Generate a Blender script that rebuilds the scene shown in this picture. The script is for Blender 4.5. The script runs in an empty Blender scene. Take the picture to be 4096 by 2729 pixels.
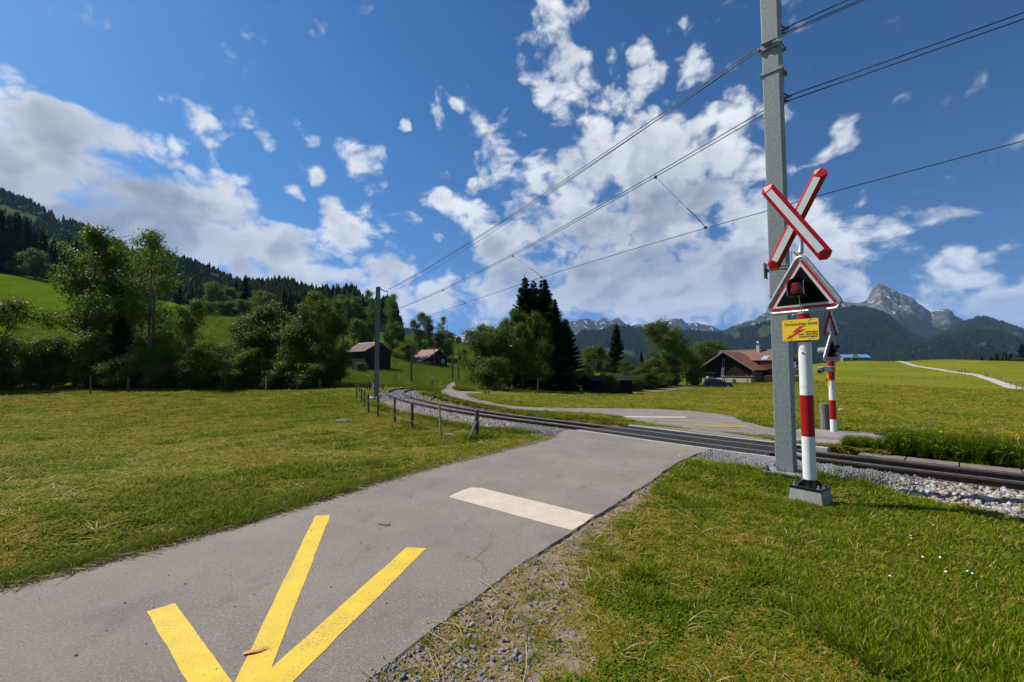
import bpy, bmesh, math, random
import numpy as np
from mathutils import Vector, Matrix, geometry

R = math.radians
random.seed(7)
rng = np.random.default_rng(7)
scene = bpy.context.scene
COL = scene.collection

# ---------------------------------------------------------------- camera
EYE, PITCH = 1.6, R(3.35)
cam_d = bpy.data.cameras.new('camera')
cam_d.sensor_width = 36.0
cam_d.lens = 16.0
cam_d.clip_start = 0.05
cam_d.clip_end = 40000
cam = bpy.data.objects.new('camera', cam_d)
COL.objects.link(cam)
cam.location = (0, 0, EYE)
cam.rotation_euler = (R(90) + PITCH, 0, 0)
scene.camera = cam

# ---------------------------------------------------------------- render settings, exposure
scene.view_settings.view_transform = 'Standard'
scene.view_settings.look = 'None'
scene.view_settings.exposure = 0.5
scene.view_settings.gamma = 1.0
scene.view_settings.use_curve_mapping = False
scene.render.engine = 'CYCLES'
cy = scene.cycles
cy.use_denoising = True
cy.max_bounces = 6
cy.diffuse_bounces = 3
cy.glossy_bounces = 2
cy.transmission_bounces = 3
cy.transparent_max_bounces = 4
cy.volume_bounces = 0
cy.caustics_reflective = False
cy.caustics_refractive = False
cy.sample_clamp_indirect = 4.0

# ---------------------------------------------------------------- sun
SUN_AZ, SUN_EL = R(-69.0), R(52.0)
SUN_DIR = Vector((math.sin(SUN_AZ) * math.cos(SUN_EL), math.cos(SUN_AZ) * math.cos(SUN_EL), math.sin(SUN_EL)))
sun_d = bpy.data.lights.new('sun', 'SUN')
sun_d.energy = 5.0
sun_d.angle = R(0.53)
sun_d.color = (1.0, 0.955, 0.88)
sun = bpy.data.objects.new('sun', sun_d)
COL.objects.link(sun)
sun.rotation_euler = (-SUN_DIR).to_track_quat('-Z', 'Y').to_euler()

# ---------------------------------------------------------------- node helper
class NT:
    def __init__(s, tree):
        s.t = tree
        s.n = tree.nodes
        s.l = tree.links
    def node(s, typ, **kw):
        n = s.n.new(typ)
        for k, v in kw.items():
            setattr(n, k, v)
        return n
    def link(s, a, b):
        s.l.new(a, b)
    def put(s, sock, v):
        if v is None:
            return
        if hasattr(v, 'links') or hasattr(v, 'is_output'):
            s.l.new(v, sock)
        else:
            if hasattr(sock.default_value, '__len__') and not hasattr(v, '__len__'):
                v = (v,) * len(sock.default_value)
            if hasattr(sock.default_value, '__len__') and len(sock.default_value) == 4 and len(v) == 3:
                v = (*v, 1.0)
            sock.default_value = v
    def math(s, op, a, b=None, c=None, clamp=False):
        n = s.n.new('ShaderNodeMath')
        n.operation = op
        n.use_clamp = clamp
        s.put(n.inputs[0], a)
        s.put(n.inputs[1], b)
        s.put(n.inputs[2], c)
        return n.outputs[0]
    def vmath(s, op, a, b=None, scale=None):
        n = s.n.new('ShaderNodeVectorMath')
        n.operation = op
        s.put(n.inputs[0], a)
        s.put(n.inputs[1], b)
        if scale is not None:
            s.put(n.inputs['Scale'], scale)
        return n.outputs['Value'] if op in ('LENGTH', 'DISTANCE', 'DOT_PRODUCT') else n.outputs[0]
    def noise(s, vec, scale=1.0, detail=4.0, rough=0.5, dist=0.0, lac=2.0, color=False):
        n = s.n.new('ShaderNodeTexNoise')
        n.inputs['Scale'].default_value = scale
        n.inputs['Detail'].default_value = detail
        n.inputs['Roughness'].default_value = rough
        n.inputs['Distortion'].default_value = dist
        n.inputs['Lacunarity'].default_value = lac
        if vec is not None:
            s.l.new(vec, n.inputs['Vector'])
        return n.outputs['Color'] if color else n.outputs[0]
    def ramp(s, fac, a, b, lo=0.0, hi=1.0, smooth=True):
        n = s.n.new('ShaderNodeMapRange')
        n.interpolation_type = 'SMOOTHSTEP' if smooth else 'LINEAR'
        s.put(n.inputs[0], fac)
        s.put(n.inputs[1], a)
        s.put(n.inputs[2], b)
        s.put(n.inputs[3], lo)
        s.put(n.inputs[4], hi)
        return n.outputs[0]
    def mix(s, fac, a, b, blend='MIX'):
        n = s.n.new('ShaderNodeMix')
        n.data_type = 'RGBA'
        n.blend_type = blend
        s.put(n.inputs[0], fac)
        s.put(n.inputs[6], a)
        s.put(n.inputs[7], b)
        return n.outputs[2]

# ---------------------------------------------------------------- sky (Nishita) with cumulus by direction
def pxdir(x, y):
    """direction of a photograph pixel (4096 wide), used to measure where things stand"""
    u = (x - 2048) / 1820.4
    v = (1364.5 - y) / 1820.4
    return Vector((u, math.cos(PITCH) - v * math.sin(PITCH), math.sin(PITCH) + v * math.cos(PITCH)))

def azel(x, y):
    d = pxdir(x, y).normalized()
    return math.atan2(d.x, d.y), math.asin(d.z)

world = bpy.data.worlds.new('World')
scene.world = world
world.use_nodes = True
W = NT(world.node_tree)
W.n.clear()
sky = W.node('ShaderNodeTexSky', sky_type='NISHITA')
sky.sun_disc = False
sky.sun_elevation = SUN_EL
sky.sun_rotation = SUN_AZ
sky.altitude = 1200
sky.air_density = 1.0
sky.dust_density = 0.6
sky.ozone_density = 2.0
SKY_STRENGTH = 0.10
SKY_TINT = (6.0, 2.35, 1.62)
SKY_POW = (2.7, 1.95, 1.75)
tc = W.node('ShaderNodeTexCoord').outputs['Generated']
sep = W.node('ShaderNodeSeparateXYZ')
W.link(tc, sep.inputs[0])
svec = W.node('ShaderNodeCombineXYZ')
W.link(sep.outputs[0], svec.inputs[0])
W.link(sep.outputs[1], svec.inputs[1])
# thin, clear mountain air: the pale horizon band lies lower than at sea level
W.link(W.math('MULTIPLY_ADD', W.math('ABSOLUTE', sep.outputs[2]), 0.72, 0.28), svec.inputs[2])
W.link(W.vmath('NORMALIZE', svec.outputs[0]), sky.inputs['Vector'])
az = W.math('ARCTAN2', sep.outputs[0], sep.outputs[1])
el = W.math('ARCSINE', sep.outputs[2])
# blobs of cumulus: photograph pixel of the centre, half sizes in radians, strength
BLOBS = [
    (1275, 700, 0.030, 0.022, 0.80), (1170, 765, 0.045, 0.025, 0.80), (1300, 800, 0.05, 0.03, 0.78), (1895, 720, 0.025, 0.03, 0.75), (1605, 520, 0.018, 0.016, 0.72), (1760, 455, 0.03, 0.035, 0.70), (1840, 415, 0.03, 0.014, 0.70), (1060, 470, 0.04, 0.018, 0.62), (960, 450, 0.05, 0.014, 0.60), (740, 405, 0.03, 0.012, 0.60), (1640, 870, 0.04, 0.025, 0.7), (3260, 620, 0.07, 0.025, 0.66), (3390, 525, 0.05, 0.03, 0.66),
    (380, 930, 0.26, 0.11, 0.95), (760, 960, 0.20, 0.09, 0.95), (1150, 1130, 0.28, 0.07, 0.95), (2300, 1130, 0.30, 0.09, 1.0), (2750, 1130, 0.35, 0.10, 1.0), (3100, 1160, 0.20, 0.07, 0.9), (1980, 950, 0.10, 0.06, 0.7),
    (120, 700, 0.20, 0.115, 1.0), (310, 600, 0.11, 0.09, 1.0), (640, 760, 0.20, 0.09, 0.95), (480, 860, 0.22, 0.08, 0.75),
    (900, 900, 0.14, 0.075, 0.9), (1000, 1000, 0.22, 0.075, 0.9), (1300, 870, 0.09, 0.055, 0.72),
    (1450, 640, 0.055, 0.05, 0.72), (1750, 790, 0.10, 0.04, 0.74), (1730, 960, 0.06, 0.04, 0.62), (1550, 1080, 0.07, 0.07, 0.85),
    (2030, 560, 0.06, 0.05, 0.62), (1770, 670, 0.04, 0.03, 0.66), (1420, 960, 0.10, 0.06, 0.75), (1230, 550, 0.03, 0.02, 0.6),
    (2260, 170, 0.10, 0.13, 0.66), (2480, 330, 0.15, 0.12, 0.74), (2750, 270, 0.11, 0.09, 0.58), (2330, 450, 0.12, 0.06, 0.55),
    (2480, 640, 0.23, 0.11, 0.95), (2700, 740, 0.22, 0.12, 0.95), (2300, 880, 0.24, 0.14, 1.0), (2600, 980, 0.34, 0.13, 1.0),
    (2050, 1080, 0.20, 0.07, 0.85), (3000, 980, 0.24, 0.12, 0.92), (3280, 900, 0.10, 0.08, 0.66), (3450, 1090, 0.14, 0.06, 0.70), (1900, 1210, 0.25, 0.06, 0.85),
    (2900, 1200, 0.35, 0.08, 0.95), (3250, 580, 0.07, 0.04, 0.42), (3400, 520, 0.06, 0.035, 0.42),
    (3730, 880, 0.14, 0.045, 0.66), (3820, 790, 0.06, 0.03, 0.6), (3850, 1230, 0.16, 0.055, 0.80), (4050, 1230, 0.12, 0.06, 0.85), (800, 450, 0.08, 0.05, 0.40), (1000, 500, 0.05, 0.05, 0.40),
]
UNDER = [(2430, 930, 0.13, 0.045, 1.0), (2680, 800, 0.15, 0.06, 0.9), (2250, 1110, 0.22, 0.05, 0.9), (2560, 1090, 0.16, 0.05, 0.9), (2930, 1100, 0.22, 0.05, 0.8), (480, 830, 0.18, 0.10, 1.0), (700, 930, 0.16, 0.06, 0.7), (2080, 1000, 0.10, 0.04, 0.6), (1240, 1010, 0.14, 0.03, 0.5), (3950, 1270, 0.2, 0.03, 0.7)]
def cloud_field(vec, blobs):
    """smooth union of soft blobs; vec is (azimuth, elevation, 0)"""
    acc = None
    for (x, y, ra, re, k) in blobs:
        a0, e0 = azel(x, y)
        n = W.node('ShaderNodeVectorMath', operation='MULTIPLY_ADD')
        W.link(vec, n.inputs[0])
        n.inputs[1].default_value = (1 / ra, 1 / re, 0)
        n.inputs[2].default_value = (-a0 / ra, -e0 / re, 0)
        q = W.vmath('DOT_PRODUCT', n.outputs[0], n.outputs[0])
        g = W.math('MULTIPLY', W.math('POWER', 0.4066, q), k)
        acc = g if acc is None else W.math('SMOOTH_MAX', acc, g, 0.25)
    return acc
def comb(a, b, c):
    n = W.node('ShaderNodeCombineXYZ')
    for i, v in enumerate((a, b, c)):
        W.put(n.inputs[i], v)
    return n.outputs[0]
base_xy = comb(az, W.math('MULTIPLY', el, 1.35), 0.0)
def noise2(vec, scale, detail, rough, dist=0.0, color=False):
    n = W.node('ShaderNodeTexNoise', noise_dimensions='2D')
    for k, v in (('Scale', scale), ('Detail', detail), ('Roughness', rough), ('Distortion', dist)):
        n.inputs[k].default_value = v
    W.link(vec, n.inputs['Vector'])
    return n.outputs['Color'] if color else n.outputs[0]
warp = W.vmath('SUBTRACT', noise2(base_xy, 4.0, 4, 0.55, 0.0, True), (0.5, 0.5, 0.5))
wxy = W.vmath('ADD', base_xy, W.vmath('SCALE', warp, scale=0.085))
wv = W.vmath('MULTIPLY', W.vmath('ADD', base_xy, W.vmath('SCALE', warp, scale=0.11)), (1.0, 1 / 1.35, 0.0))
blob = cloud_field(wv, BLOBS)
def billow(v):
    big = noise2(v, 7.5, 8, 0.53, 0.0)
    w = W.node('ShaderNodeTexVoronoi', feature='F1', voronoi_dimensions='2D')
    w.inputs['Scale'].default_value = 14.0
    w.inputs['Detail'].default_value = 3.0
    w.inputs['Roughness'].default_value = 0.55
    W.link(v, w.inputs['Vector'])
    return W.math('MULTIPLY_ADD', W.math('SUBTRACT', 0.42, w.outputs['Distance']), 0.26, big)
b0 = billow(wxy)
s0 = noise2(wxy, 9.0, 3.5, 0.5)
s1 = noise2(W.vmath('ADD', wxy, (-0.030, 0.042, 0.0)), 9.0, 3.5, 0.5)
# beyond the frame the sky goes on with scattered clouds of the same kind
beyond = W.ramp(W.math('ABSOLUTE', az), 1.0, 1.25)
loose = W.ramp(noise2(base_xy, 2.2, 3, 0.5), 0.50, 0.66, 0.0, 0.75)
blob = W.math('MAXIMUM', blob, W.math('MULTIPLY', W.math('MULTIPLY', beyond, loose), W.ramp(el, 0.02, 0.12)))
amp_ = W.ramp(blob, 0.02, 0.30, 0.0, 1.65)
d0 = W.math('ADD', W.math('MULTIPLY_ADD', W.math('SUBTRACT', b0, 0.50), amp_, blob), -0.27)
cover = W.ramp(d0, -0.03, 0.40)
lit = W.ramp(W.math('SUBTRACT', s0, s1), -0.16, 0.16)
body_ = W.math('MULTIPLY_ADD', W.math('SUBTRACT', s0, 0.5), 0.8, W.math('MULTIPLY_ADD', blob, 0.75, W.math('MULTIPLY', d0, 0.25)))
thick = W.ramp(body_, 0.32, 0.95)
shade = W.math('MULTIPLY', thick, W.math('MULTIPLY_ADD', lit, -0.70, 1.0))
under = cloud_field(wv, UNDER)
shade = W.math('MULTIPLY', shade, W.math('MULTIPLY', W.math('MULTIPLY_ADD', under, 3.2, 0.45), W.math('MULTIPLY_ADD', b0, 1.2, 0.30)))
shade = W.math('DIVIDE', shade, W.math('ADD', shade, 0.75))
ccol = W.mix(shade, (0.68, 0.69, 0.71), (0.060, 0.105, 0.175))
# deep polarised blue: steeper response of the clear sky
sv_ = W.vmath('SCALE', sky.outputs[0], scale=SKY_STRENGTH)
ss_ = W.node('ShaderNodeSeparateXYZ'); W.link(sv_, ss_.inputs[0])
skyb = comb(*[W.math('MULTIPLY', W.math('POWER', ss_.outputs[k], SKY_POW[k]), SKY_TINT[k]) for k in range(3)])
fin = W.mix(cover, skyb, ccol)
bg = W.node('ShaderNodeBackground')
W.link(fin, bg.inputs[0])
bg.inputs[1].default_value = 1.0
wo = W.node('ShaderNodeOutputWorld')
W.link(bg.outputs[0], wo.inputs[0])
world.cycles.sampling_method = 'MANUAL'
world.cycles.sample_map_resolution = 512

# ---------------------------------------------------------------- measuring helpers
def px(x, y, d):
    """point seen at photograph pixel (x, y) at depth d metres"""
    v = pxdir(x, y)
    return Vector((v.x / v.y * d, d, EYE + v.z / v.y * d))

def gpx(x, y, z=0.0):
    v = pxdir(x, y)
    d = (z - EYE) / (v.z / v.y)
    return Vector((v.x / v.y * d, d, z))

# ---------------------------------------------------------------- numpy noise
def _h2(ix, iy, s):
    n = (ix.astype(np.int64) * 374761393 + iy.astype(np.int64) * 668265263 + s * 1442695041) & 0x7fffffff
    n = ((n ^ (n >> 13)) * 1274126177) & 0x7fffffff
    return ((n ^ (n >> 16)) & 0xffff) / 65535.0
def vnoise(x, y, s=0):
    ix = np.floor(x); iy = np.floor(y)
    fx = x - ix; fy = y - iy
    fx = fx * fx * fx * (fx * (fx * 6 - 15) + 10); fy = fy * fy * fy * (fy * (fy * 6 - 15) + 10)
    ix = ix.astype(np.int64); iy = iy.astype(np.int64)
    a = _h2(ix, iy, s); b = _h2(ix + 1, iy, s); c = _h2(ix, iy + 1, s); d = _h2(ix + 1, iy + 1, s)
    return (a * (1 - fx) + b * fx) * (1 - fy) + (c * (1 - fx) + d * fx) * fy
def fbm(x, y, o=5, s=0, g=0.5, ridged=False):
    t = np.zeros_like(x, dtype=float); a = 1.0; n = 0.0
    for i in range(o):
        v = vnoise(x * 2 ** i, y * 2 ** i, s + i * 17)
        if ridged:
            v = 1 - np.abs(2 * v - 1)
        t += a * v; n += a; a *= g
    return t / n

# ---------------------------------------------------------------- terrain heights (thin plate spline in azimuth and log distance)
CP = []
def cp(x, y, d):
    CP.append(tuple(px(x, y, d)))
for x, y, d in [
    # left meadow up to the hedge
    (0, 1562, 40), (300, 1560, 42), (600, 1556, 42), (900, 1556, 42), (1200, 1556, 42), (1380, 1556, 40),
    (0, 1640, 28), (500, 1640, 28), (900, 1640, 27),
    (1439, 1718, 14.4), (1649, 1718, 14.4), (1579, 1689, 15.4), (1513, 1670, 19), (1474, 1652, 20.5), (1458, 1630, 23), (1446, 1616, 25.7), (1427, 1597, 28), (1505, 1590, 27),
    (1650, 1590, 24), (1720, 1560, 34),
    # flower meadow and hill behind the bend
    (1500, 1552, 45), (1644, 1537, 60), (1810, 1528, 75), (1700, 1500, 100), (1480, 1482, 100), (1400, 1482, 100), (1560, 1480, 102), (1740, 1462, 150), (1690, 1452, 158), (1860, 1478, 150),
    (1560, 1420, 150), (1440, 1400, 150), (1300, 1420, 120),
    (1400, 1330, 200), (1560, 1340, 205), (1700, 1352, 210), (1800, 1365, 210), (1900, 1388, 210), (2000, 1415, 210), (2120, 1450, 210),
    (1000, 1268, 180), (860, 1256, 180), (700, 1240, 190), (900, 1360, 110), (1000, 1450, 75), (600, 1400, 80),
    (0, 1095, 210), (200, 1120, 210), (400, 1165, 205), (0, 1250, 140), (250, 1280, 130), (0, 1420, 75), (300, 1430, 75), (600, 1480, 60), (1000, 1510, 55), (1250, 1500, 60),
    # road to the farm, farm and the meadow in front
    (1870, 1574, 28), (2100, 1580, 33), (2350, 1582, 40), (2600, 1570, 53), (2790, 1545, 72), (2870, 1552, 76), (2600, 1600, 36), (2350, 1602, 32), (2900, 1600, 36),
    (1930, 1560, 42), (2100, 1563, 46), (2250, 1566, 46), (2400, 1562, 58), (2700, 1545, 72), (2950, 1525, 84), (3090, 1518, 90), (3000, 1556, 62), (3200, 1512, 120),
    # right meadows up to the crest
    (3150, 1620, 26), (3400, 1600, 32), (3700, 1600, 34), (4000, 1600, 36), (3400, 1560, 55), (3700, 1560, 58), (4060, 1560, 62),
    (4060, 1556, 92), (4000, 1532, 110), (3950, 1512, 135), (3870, 1495, 155), (3760, 1478, 200), (3650, 1463, 240), (3575, 1450, 290),
    (3300, 1500, 150), (3500, 1490, 180), (3300, 1453, 290), (3430, 1446, 300), (3700, 1444, 290), (3850, 1444, 280), (3950, 1449, 265), (4096, 1454, 255), (4096, 1490, 180),
]:
    cp(x, y, d)
for a in (-100, -75, -58, -40, -20, 0, 20, 40, 58, 75, 100):
    for r in (0.8, 1.6, 3, 5, 8):
        CP.append((math.sin(R(a)) * r, math.cos(R(a)) * r, -0.02 if r > 4 else 0.0))
for a in (10, 25, 40, 52):
    CP.append((math.sin(R(a)) * 12, math.cos(R(a)) * 12, -0.05))
for a, z in ((-100, 0), (-75, 2), (75, -1), (100, 0)):
    for r in (20, 60, 200):
        CP.append((math.sin(R(a)) * r, math.cos(R(a)) * r, z if r > 50 else -0.2))
for a in (-100, -60, -40, -20, -5, 10, 30, 50, 75, 100):
    for r, zl, zr in ((500, 30, -25), (1500, 20, -60), (4000, 0, -80)):
        CP.append((math.sin(R(a)) * r, math.cos(R(a)) * r, zl if a < -10 else zr))
CP = np.array(CP)
def _tc(X, Y):
    r = np.maximum(np.hypot(X, Y), 0.7)
    a = np.clip(np.arctan2(X, Y), -1.75, 1.75)
    return np.stack([a * 1.7, np.log(r)], -1)
def _U(r2):
    return 0.5 * r2 * np.log(np.maximum(r2, 1e-12))
_q = _tc(CP[:, 0], CP[:, 1])
_n = len(_q)
_K = _U(((_q[:, None] - _q[None]) ** 2).sum(-1)) + np.eye(_n) * 2e-4
_P = np.concatenate([np.ones((_n, 1)), _q], 1)
_A = np.block([[_K, _P], [_P.T, np.zeros((3, 3))]])
_w = np.linalg.solve(_A, np.concatenate([CP[:, 2], np.zeros(3)]))
def zg(X, Y):
    """ground height, arrays or scalars"""
    X = np.atleast_1d(np.asarray(X, float)); Y = np.atleast_1d(np.asarray(Y, float))
    out = np.empty(X.shape)
    q = _tc(X.ravel(), Y.ravel())
    o = np.empty(len(q))
    for i in range(0, len(q), 20000):
        k = q[i:i + 20000]
        o[i:i + 20000] = _U(((k[:, None] - _q[None]) ** 2).sum(-1)) @ _w[:_n] + _w[_n] + k @ _w[_n + 1:]
    return o.reshape(X.shape)
def z1(x, y):
    return float(zg(x, y)[0])
def hit(x, y, dmin=1.5, dmax=400):
    """first point of the ground seen at a photograph pixel"""
    v = pxdir(x, y)
    ds = np.exp(np.linspace(math.log(dmin), math.log(dmax), 900))
    X = v.x / v.y * ds
    zr = EYE + v.z / v.y * ds
    g = zg(X, ds)
    k = np.nonzero(zr <= g)[0]
    i = k[0] if len(k) else len(ds) - 1
    return Vector((X[i], ds[i], g[i]))

# ---------------------------------------------------------------- mesh helpers
class MB:
    def __init__(s):
        s.v, s.f, s.m = [], [], []
    def add(s, vs, fs, mi=0):
        o = len(s.v)
        s.v += [tuple(v) for v in vs]
        s.f += [tuple(i + o for i in f) for f in fs]
        s.m += [mi] * len(fs)
        return s
    def box(s, c, size, rot=None, mi=0, taper=1.0):
        x, y, z = (k / 2 for k in size)
        vs = []
        for sz in (-1, 1):
            t = taper if sz > 0 else 1.0
            for sx, sy in ((-1, -1), (1, -1), (1, 1), (-1, 1)):
                v = Vector((sx * x * t, sy * y * t, sz * z))
                if rot is not None:
                    v = rot @ v
                vs.append(v + Vector(c))
        s.add(vs, [(3, 2, 1, 0), (4, 5, 6, 7), (0, 1, 5, 4), (1, 2, 6, 5), (2, 3, 7, 6), (3, 0, 4, 7)], mi)
        return s
    def tube(s, pts, rad, n=8, mi=0, cap=True, squash=1.0):
        pts = [Vector(p) for p in pts]
        if not hasattr(rad, '__len__'):
            rad = [rad] * len(pts)
        vs, fs = [], []
        for i, p in enumerate(pts):
            a = pts[max(i - 1, 0)]; b = pts[min(i + 1, len(pts) - 1)]
            t = (b - a)
            t = t.normalized() if t.length > 1e-9 else Vector((0, 0, 1))
            ref = Vector((0, 0, 1)) if abs(t.z) < 0.95 else Vector((1, 0, 0))
            u = t.cross(ref).normalized(); w = u.cross(t).normalized()
            for k in range(n):
                th = 2 * math.pi * k / n
                vs.append(p + (u * math.cos(th) + w * math.sin(th) * squash) * rad[i])
        for i in range(len(pts) - 1):
            for k in range(n):
                a = i * n + k; b = i * n + (k + 1) % n
                fs.append((a, b, b + n, a + n))
        if cap:
            fs.append(tuple(range(n - 1, -1, -1)))
            fs.append(tuple(range((len(pts) - 1) * n, len(pts) * n)))
        s.add(vs, fs, mi)
        return s
    def prism(s, poly, y0, y1, axis='y', mi=0):
        """polygon (a, b) extruded along an axis"""
        n = len(poly)
        def P(a, b, c):
            return {'y': (a, c, b), 'z': (a, b, c), 'x': (c, a, b)}[axis]
        vs = [P(a, b, y0) for a, b in poly] + [P(a, b, y1) for a, b in poly]
        fs = [tuple(range(n)), tuple(range(2 * n - 1, n - 1, -1))] + [((i + 1) % n, i, i + n, (i + 1) % n + n) for i in range(n)]
        s.add(vs, fs, mi)
        return s
    def lathe(s, prof, n=16, c=(0, 0, 0), mi=0):
        vs, fs = [], []
        for r, z in prof:
            for k in range(n):
                th = 2 * math.pi * k / n
                vs.append((c[0] + r * math.cos(th), c[1] + r * math.sin(th), c[2] + z))
        for i in range(len(prof) - 1):
            for k in range(n):
                a = i * n + k; b = i * n + (k + 1) % n
                fs.append((a, b, b + n, a + n))
        fs.append(tuple(range(n - 1, -1, -1)))
        fs.append(tuple(range((len(prof) - 1) * n, len(prof) * n)))
        s.add(vs, fs, mi)
        return s
    def mesh(s, name, smooth=False):
        me = bpy.data.meshes.new(name)
        me.from_pydata(s.v, [], s.f)
        if any(s.m):
            me.polygons.foreach_set('material_index', s.m)
        bm = bmesh.new(); bm.from_mesh(me)
        bmesh.ops.recalc_face_normals(bm, faces=bm.faces)
        bm.to_mesh(me); bm.free()
        if smooth:
            me.polygons.foreach_set('use_smooth', [True] * len(me.polygons))
        return me
    def build(s, name, mat, parent=None, smooth=False, bevel=0.0, loc=None, auto=False):
        me = s.mesh(name, smooth)
        for m in (mat if isinstance(mat, (list, tuple)) else [mat]):
            me.materials.append(m)
        o = bpy.data.objects.new(name, me)
        COL.objects.link(o)
        if parent is not None:
            o.parent = parent
        if loc is not None:
            o.location = loc
        if bevel:
            b = o.modifiers.new('edge', 'BEVEL')
            b.width = bevel; b.segments = 2; b.limit_method = 'ANGLE'; b.angle_limit = R(40)
        if auto:
            me.polygons.foreach_set('use_smooth', [True] * len(me.polygons))
            me.set_sharp_from_angle(angle=R(40))
        return o
def tag(o, label=None, cat=None, group=None, kind=None):
    if label: o['label'] = label
    if cat: o['category'] = cat
    if group: o['group'] = group
    if kind: o['kind'] = kind
    return o
def empty(name, loc, rz=0.0):
    o = bpy.data.objects.new(name, None)
    COL.objects.link(o)
    o.location = loc
    o.rotation_euler = (0, 0, rz)
    o.empty_display_size = 0.2
    return o
def child(name, me, parent, loc=(0, 0, 0), rot=(0, 0, 0), scale=None):
    o = bpy.data.objects.new(name, me)
    COL.objects.link(o)
    o.parent = parent
    o.location = loc
    o.rotation_euler = rot
    if scale: o.scale = scale
    return o
def npmesh(name, V, F, rnd=None, smooth=False):
    """fast mesh from arrays; F is (M,3) or (M,4); rnd is a per-face value"""
    me = bpy.data.meshes.new(name)
    V = np.asarray(V, np.float32); F = np.asarray(F, np.int32)
    k = F.shape[1]
    me.vertices.add(len(V)); me.vertices.foreach_set('co', V.ravel())
    me.loops.add(F.size); me.loops.foreach_set('vertex_index', F.ravel())
    me.polygons.add(len(F))
    me.polygons.foreach_set('loop_start', np.arange(0, F.size, k, dtype=np.int32))
    me.polygons.foreach_set('loop_total', np.full(len(F), k, np.int32))
    if smooth:
        me.polygons.foreach_set('use_smooth', np.ones(len(F), bool))
    me.update(calc_edges=True)
    if rnd is not None:
        at = me.attributes.new('rnd', 'FLOAT', 'FACE')
        at.data.foreach_set('value', np.asarray(rnd, np.float32))
    return me

# ---------------------------------------------------------------- materials
def newmat(name):
    m = bpy.data.materials.new(name)
    m.use_nodes = True
    t = NT(m.node_tree)
    b = m.node_tree.nodes['Principled BSDF']
    return m, t, b
def gpos(t):
    return t.node('ShaderNodeNewGeometry').outputs['Position']
def opos(t):
    return t.node('ShaderNodeTexCoord').outputs['Object']
def pm(name, c1, c2=None, scale=8.0, rough=0.6, metal=0.0, bump=0.0, bscale=60.0, detail=5.0, lo=0.35, hi=0.65, world_co=False, stretch=None, c3=None, spec=0.5, coat=0.0):
    m, t, b = newmat(name)
    co = gpos(t) if world_co else opos(t)
    if stretch:
        co = t.vmath('MULTIPLY', co, stretch)
    b.inputs['Roughness'].default_value = rough
    b.inputs['Metallic'].default_value = metal
    b.inputs['Specular IOR Level'].default_value = spec
    b.inputs['Coat Weight'].default_value = coat
    if c2 is None:
        c2 = tuple(k * 0.85 for k in c1)
    n = t.noise(co, scale, detail, 0.6)
    col = t.mix(t.ramp(n, lo, hi), c1, c2)
    if c3:
        col = t.mix(t.ramp(t.noise(co, scale * 3.7, 4, 0.6), 0.55, 0.7), col, c3)
    t.put(b.inputs['Base Color'], col)
    if bump:
        bn = t.node('ShaderNodeBump')
        bn.inputs['Strength'].default_value = bump
        bn.inputs['Distance'].default_value = 0.01
        t.link(t.noise(co, bscale, 4, 0.6), bn.inputs['Height'])
        t.link(bn.outputs[0], b.inputs['Normal'])
    return m
def leafmat(name, cols, trans=0.35, rough=0.5, spec=0.14):
    m, t, b = newmat(name)
    a = t.node('ShaderNodeAttribute', attribute_name='rnd').outputs['Fac']
    oi = t.node('ShaderNodeObjectInfo').outputs['Random']
    c = t.mix(t.ramp(a, 0.0, 0.6), cols[0], cols[1])
    c = t.mix(t.ramp(a, 0.6, 1.0), c, cols[2])
    c = t.mix(t.math('MULTIPLY', oi, 0.55), c, t.mix(0.6, c, cols[3] if len(cols) > 3 else cols[0]))
    t.put(b.inputs['Base Color'], c)
    b.inputs['Roughness'].default_value = rough
    b.inputs['Specular IOR Level'].default_value = spec
    tr = t.node('ShaderNodeBsdfTranslucent')
    t.put(tr.inputs[0], t.mix(0.55, c, (0.16, 0.26, 0.02)))
    mx = t.node('ShaderNodeMixShader')
    mx.inputs[0].default_value = trans
    t.link(b.outputs[0], mx.inputs[1]); t.link(tr.outputs[0], mx.inputs[2])
    t.link(mx.outputs[0], m.node_tree.nodes['Material Output'].inputs[0])
    return m
MT = {}
MT['steel'] = pm('galvanised_steel', (0.23, 0.265, 0.265), (0.17, 0.20, 0.205), 28, 0.6, 0.0, 0.25, 120, lo=0.42, hi=0.58, c3=(0.34, 0.37, 0.375))
MT['darksteel'] = pm('weathered_steel', (0.14, 0.155, 0.155), (0.10, 0.11, 0.11), 6, 0.6, 0.3, 0.1, 90)
MT['tubesteel'] = pm('zinc_tube', (0.42, 0.46, 0.48), (0.33, 0.37, 0.39), 14, 0.42, 0.6)
MT['red'] = pm('sign_red', (0.36, 0.006, 0.009), (0.31, 0.005, 0.008), 5, 0.4, spec=0.3)
MT['white'] = pm('sign_white', (0.74, 0.75, 0.73), (0.68, 0.69, 0.67), 5, 0.4)
MT['refl'] = pm('reflective_white', (0.50, 0.52, 0.53), (0.45, 0.47, 0.48), 40, 0.5)
MT['black'] = pm('matt_black', (0.008, 0.008, 0.009), (0.012, 0.012, 0.013), 10, 0.6)
MT['deepblack'] = pm('deep_black', (0.004, 0.004, 0.004), None, 10, 0.95, spec=0.08)
MT['blackgloss'] = pm('black_enamel', (0.008, 0.009, 0.011), (0.012, 0.012, 0.014), 10, 0.25)
MT['yellow'] = pm('plate_yellow', (0.78, 0.52, 0.010), (0.72, 0.48, 0.010), 6, 0.4)
MT['ink'] = pm('black_print', (0.012, 0.012, 0.012), None, 8, 0.5)
MT['redprint'] = pm('red_print', (0.52, 0.02, 0.015), None, 8, 0.5)
MT['lens'] = pm('red_lens', (0.10, 0.004, 0.008), (0.16, 0.006, 0.012), 30, 0.12)
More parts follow.
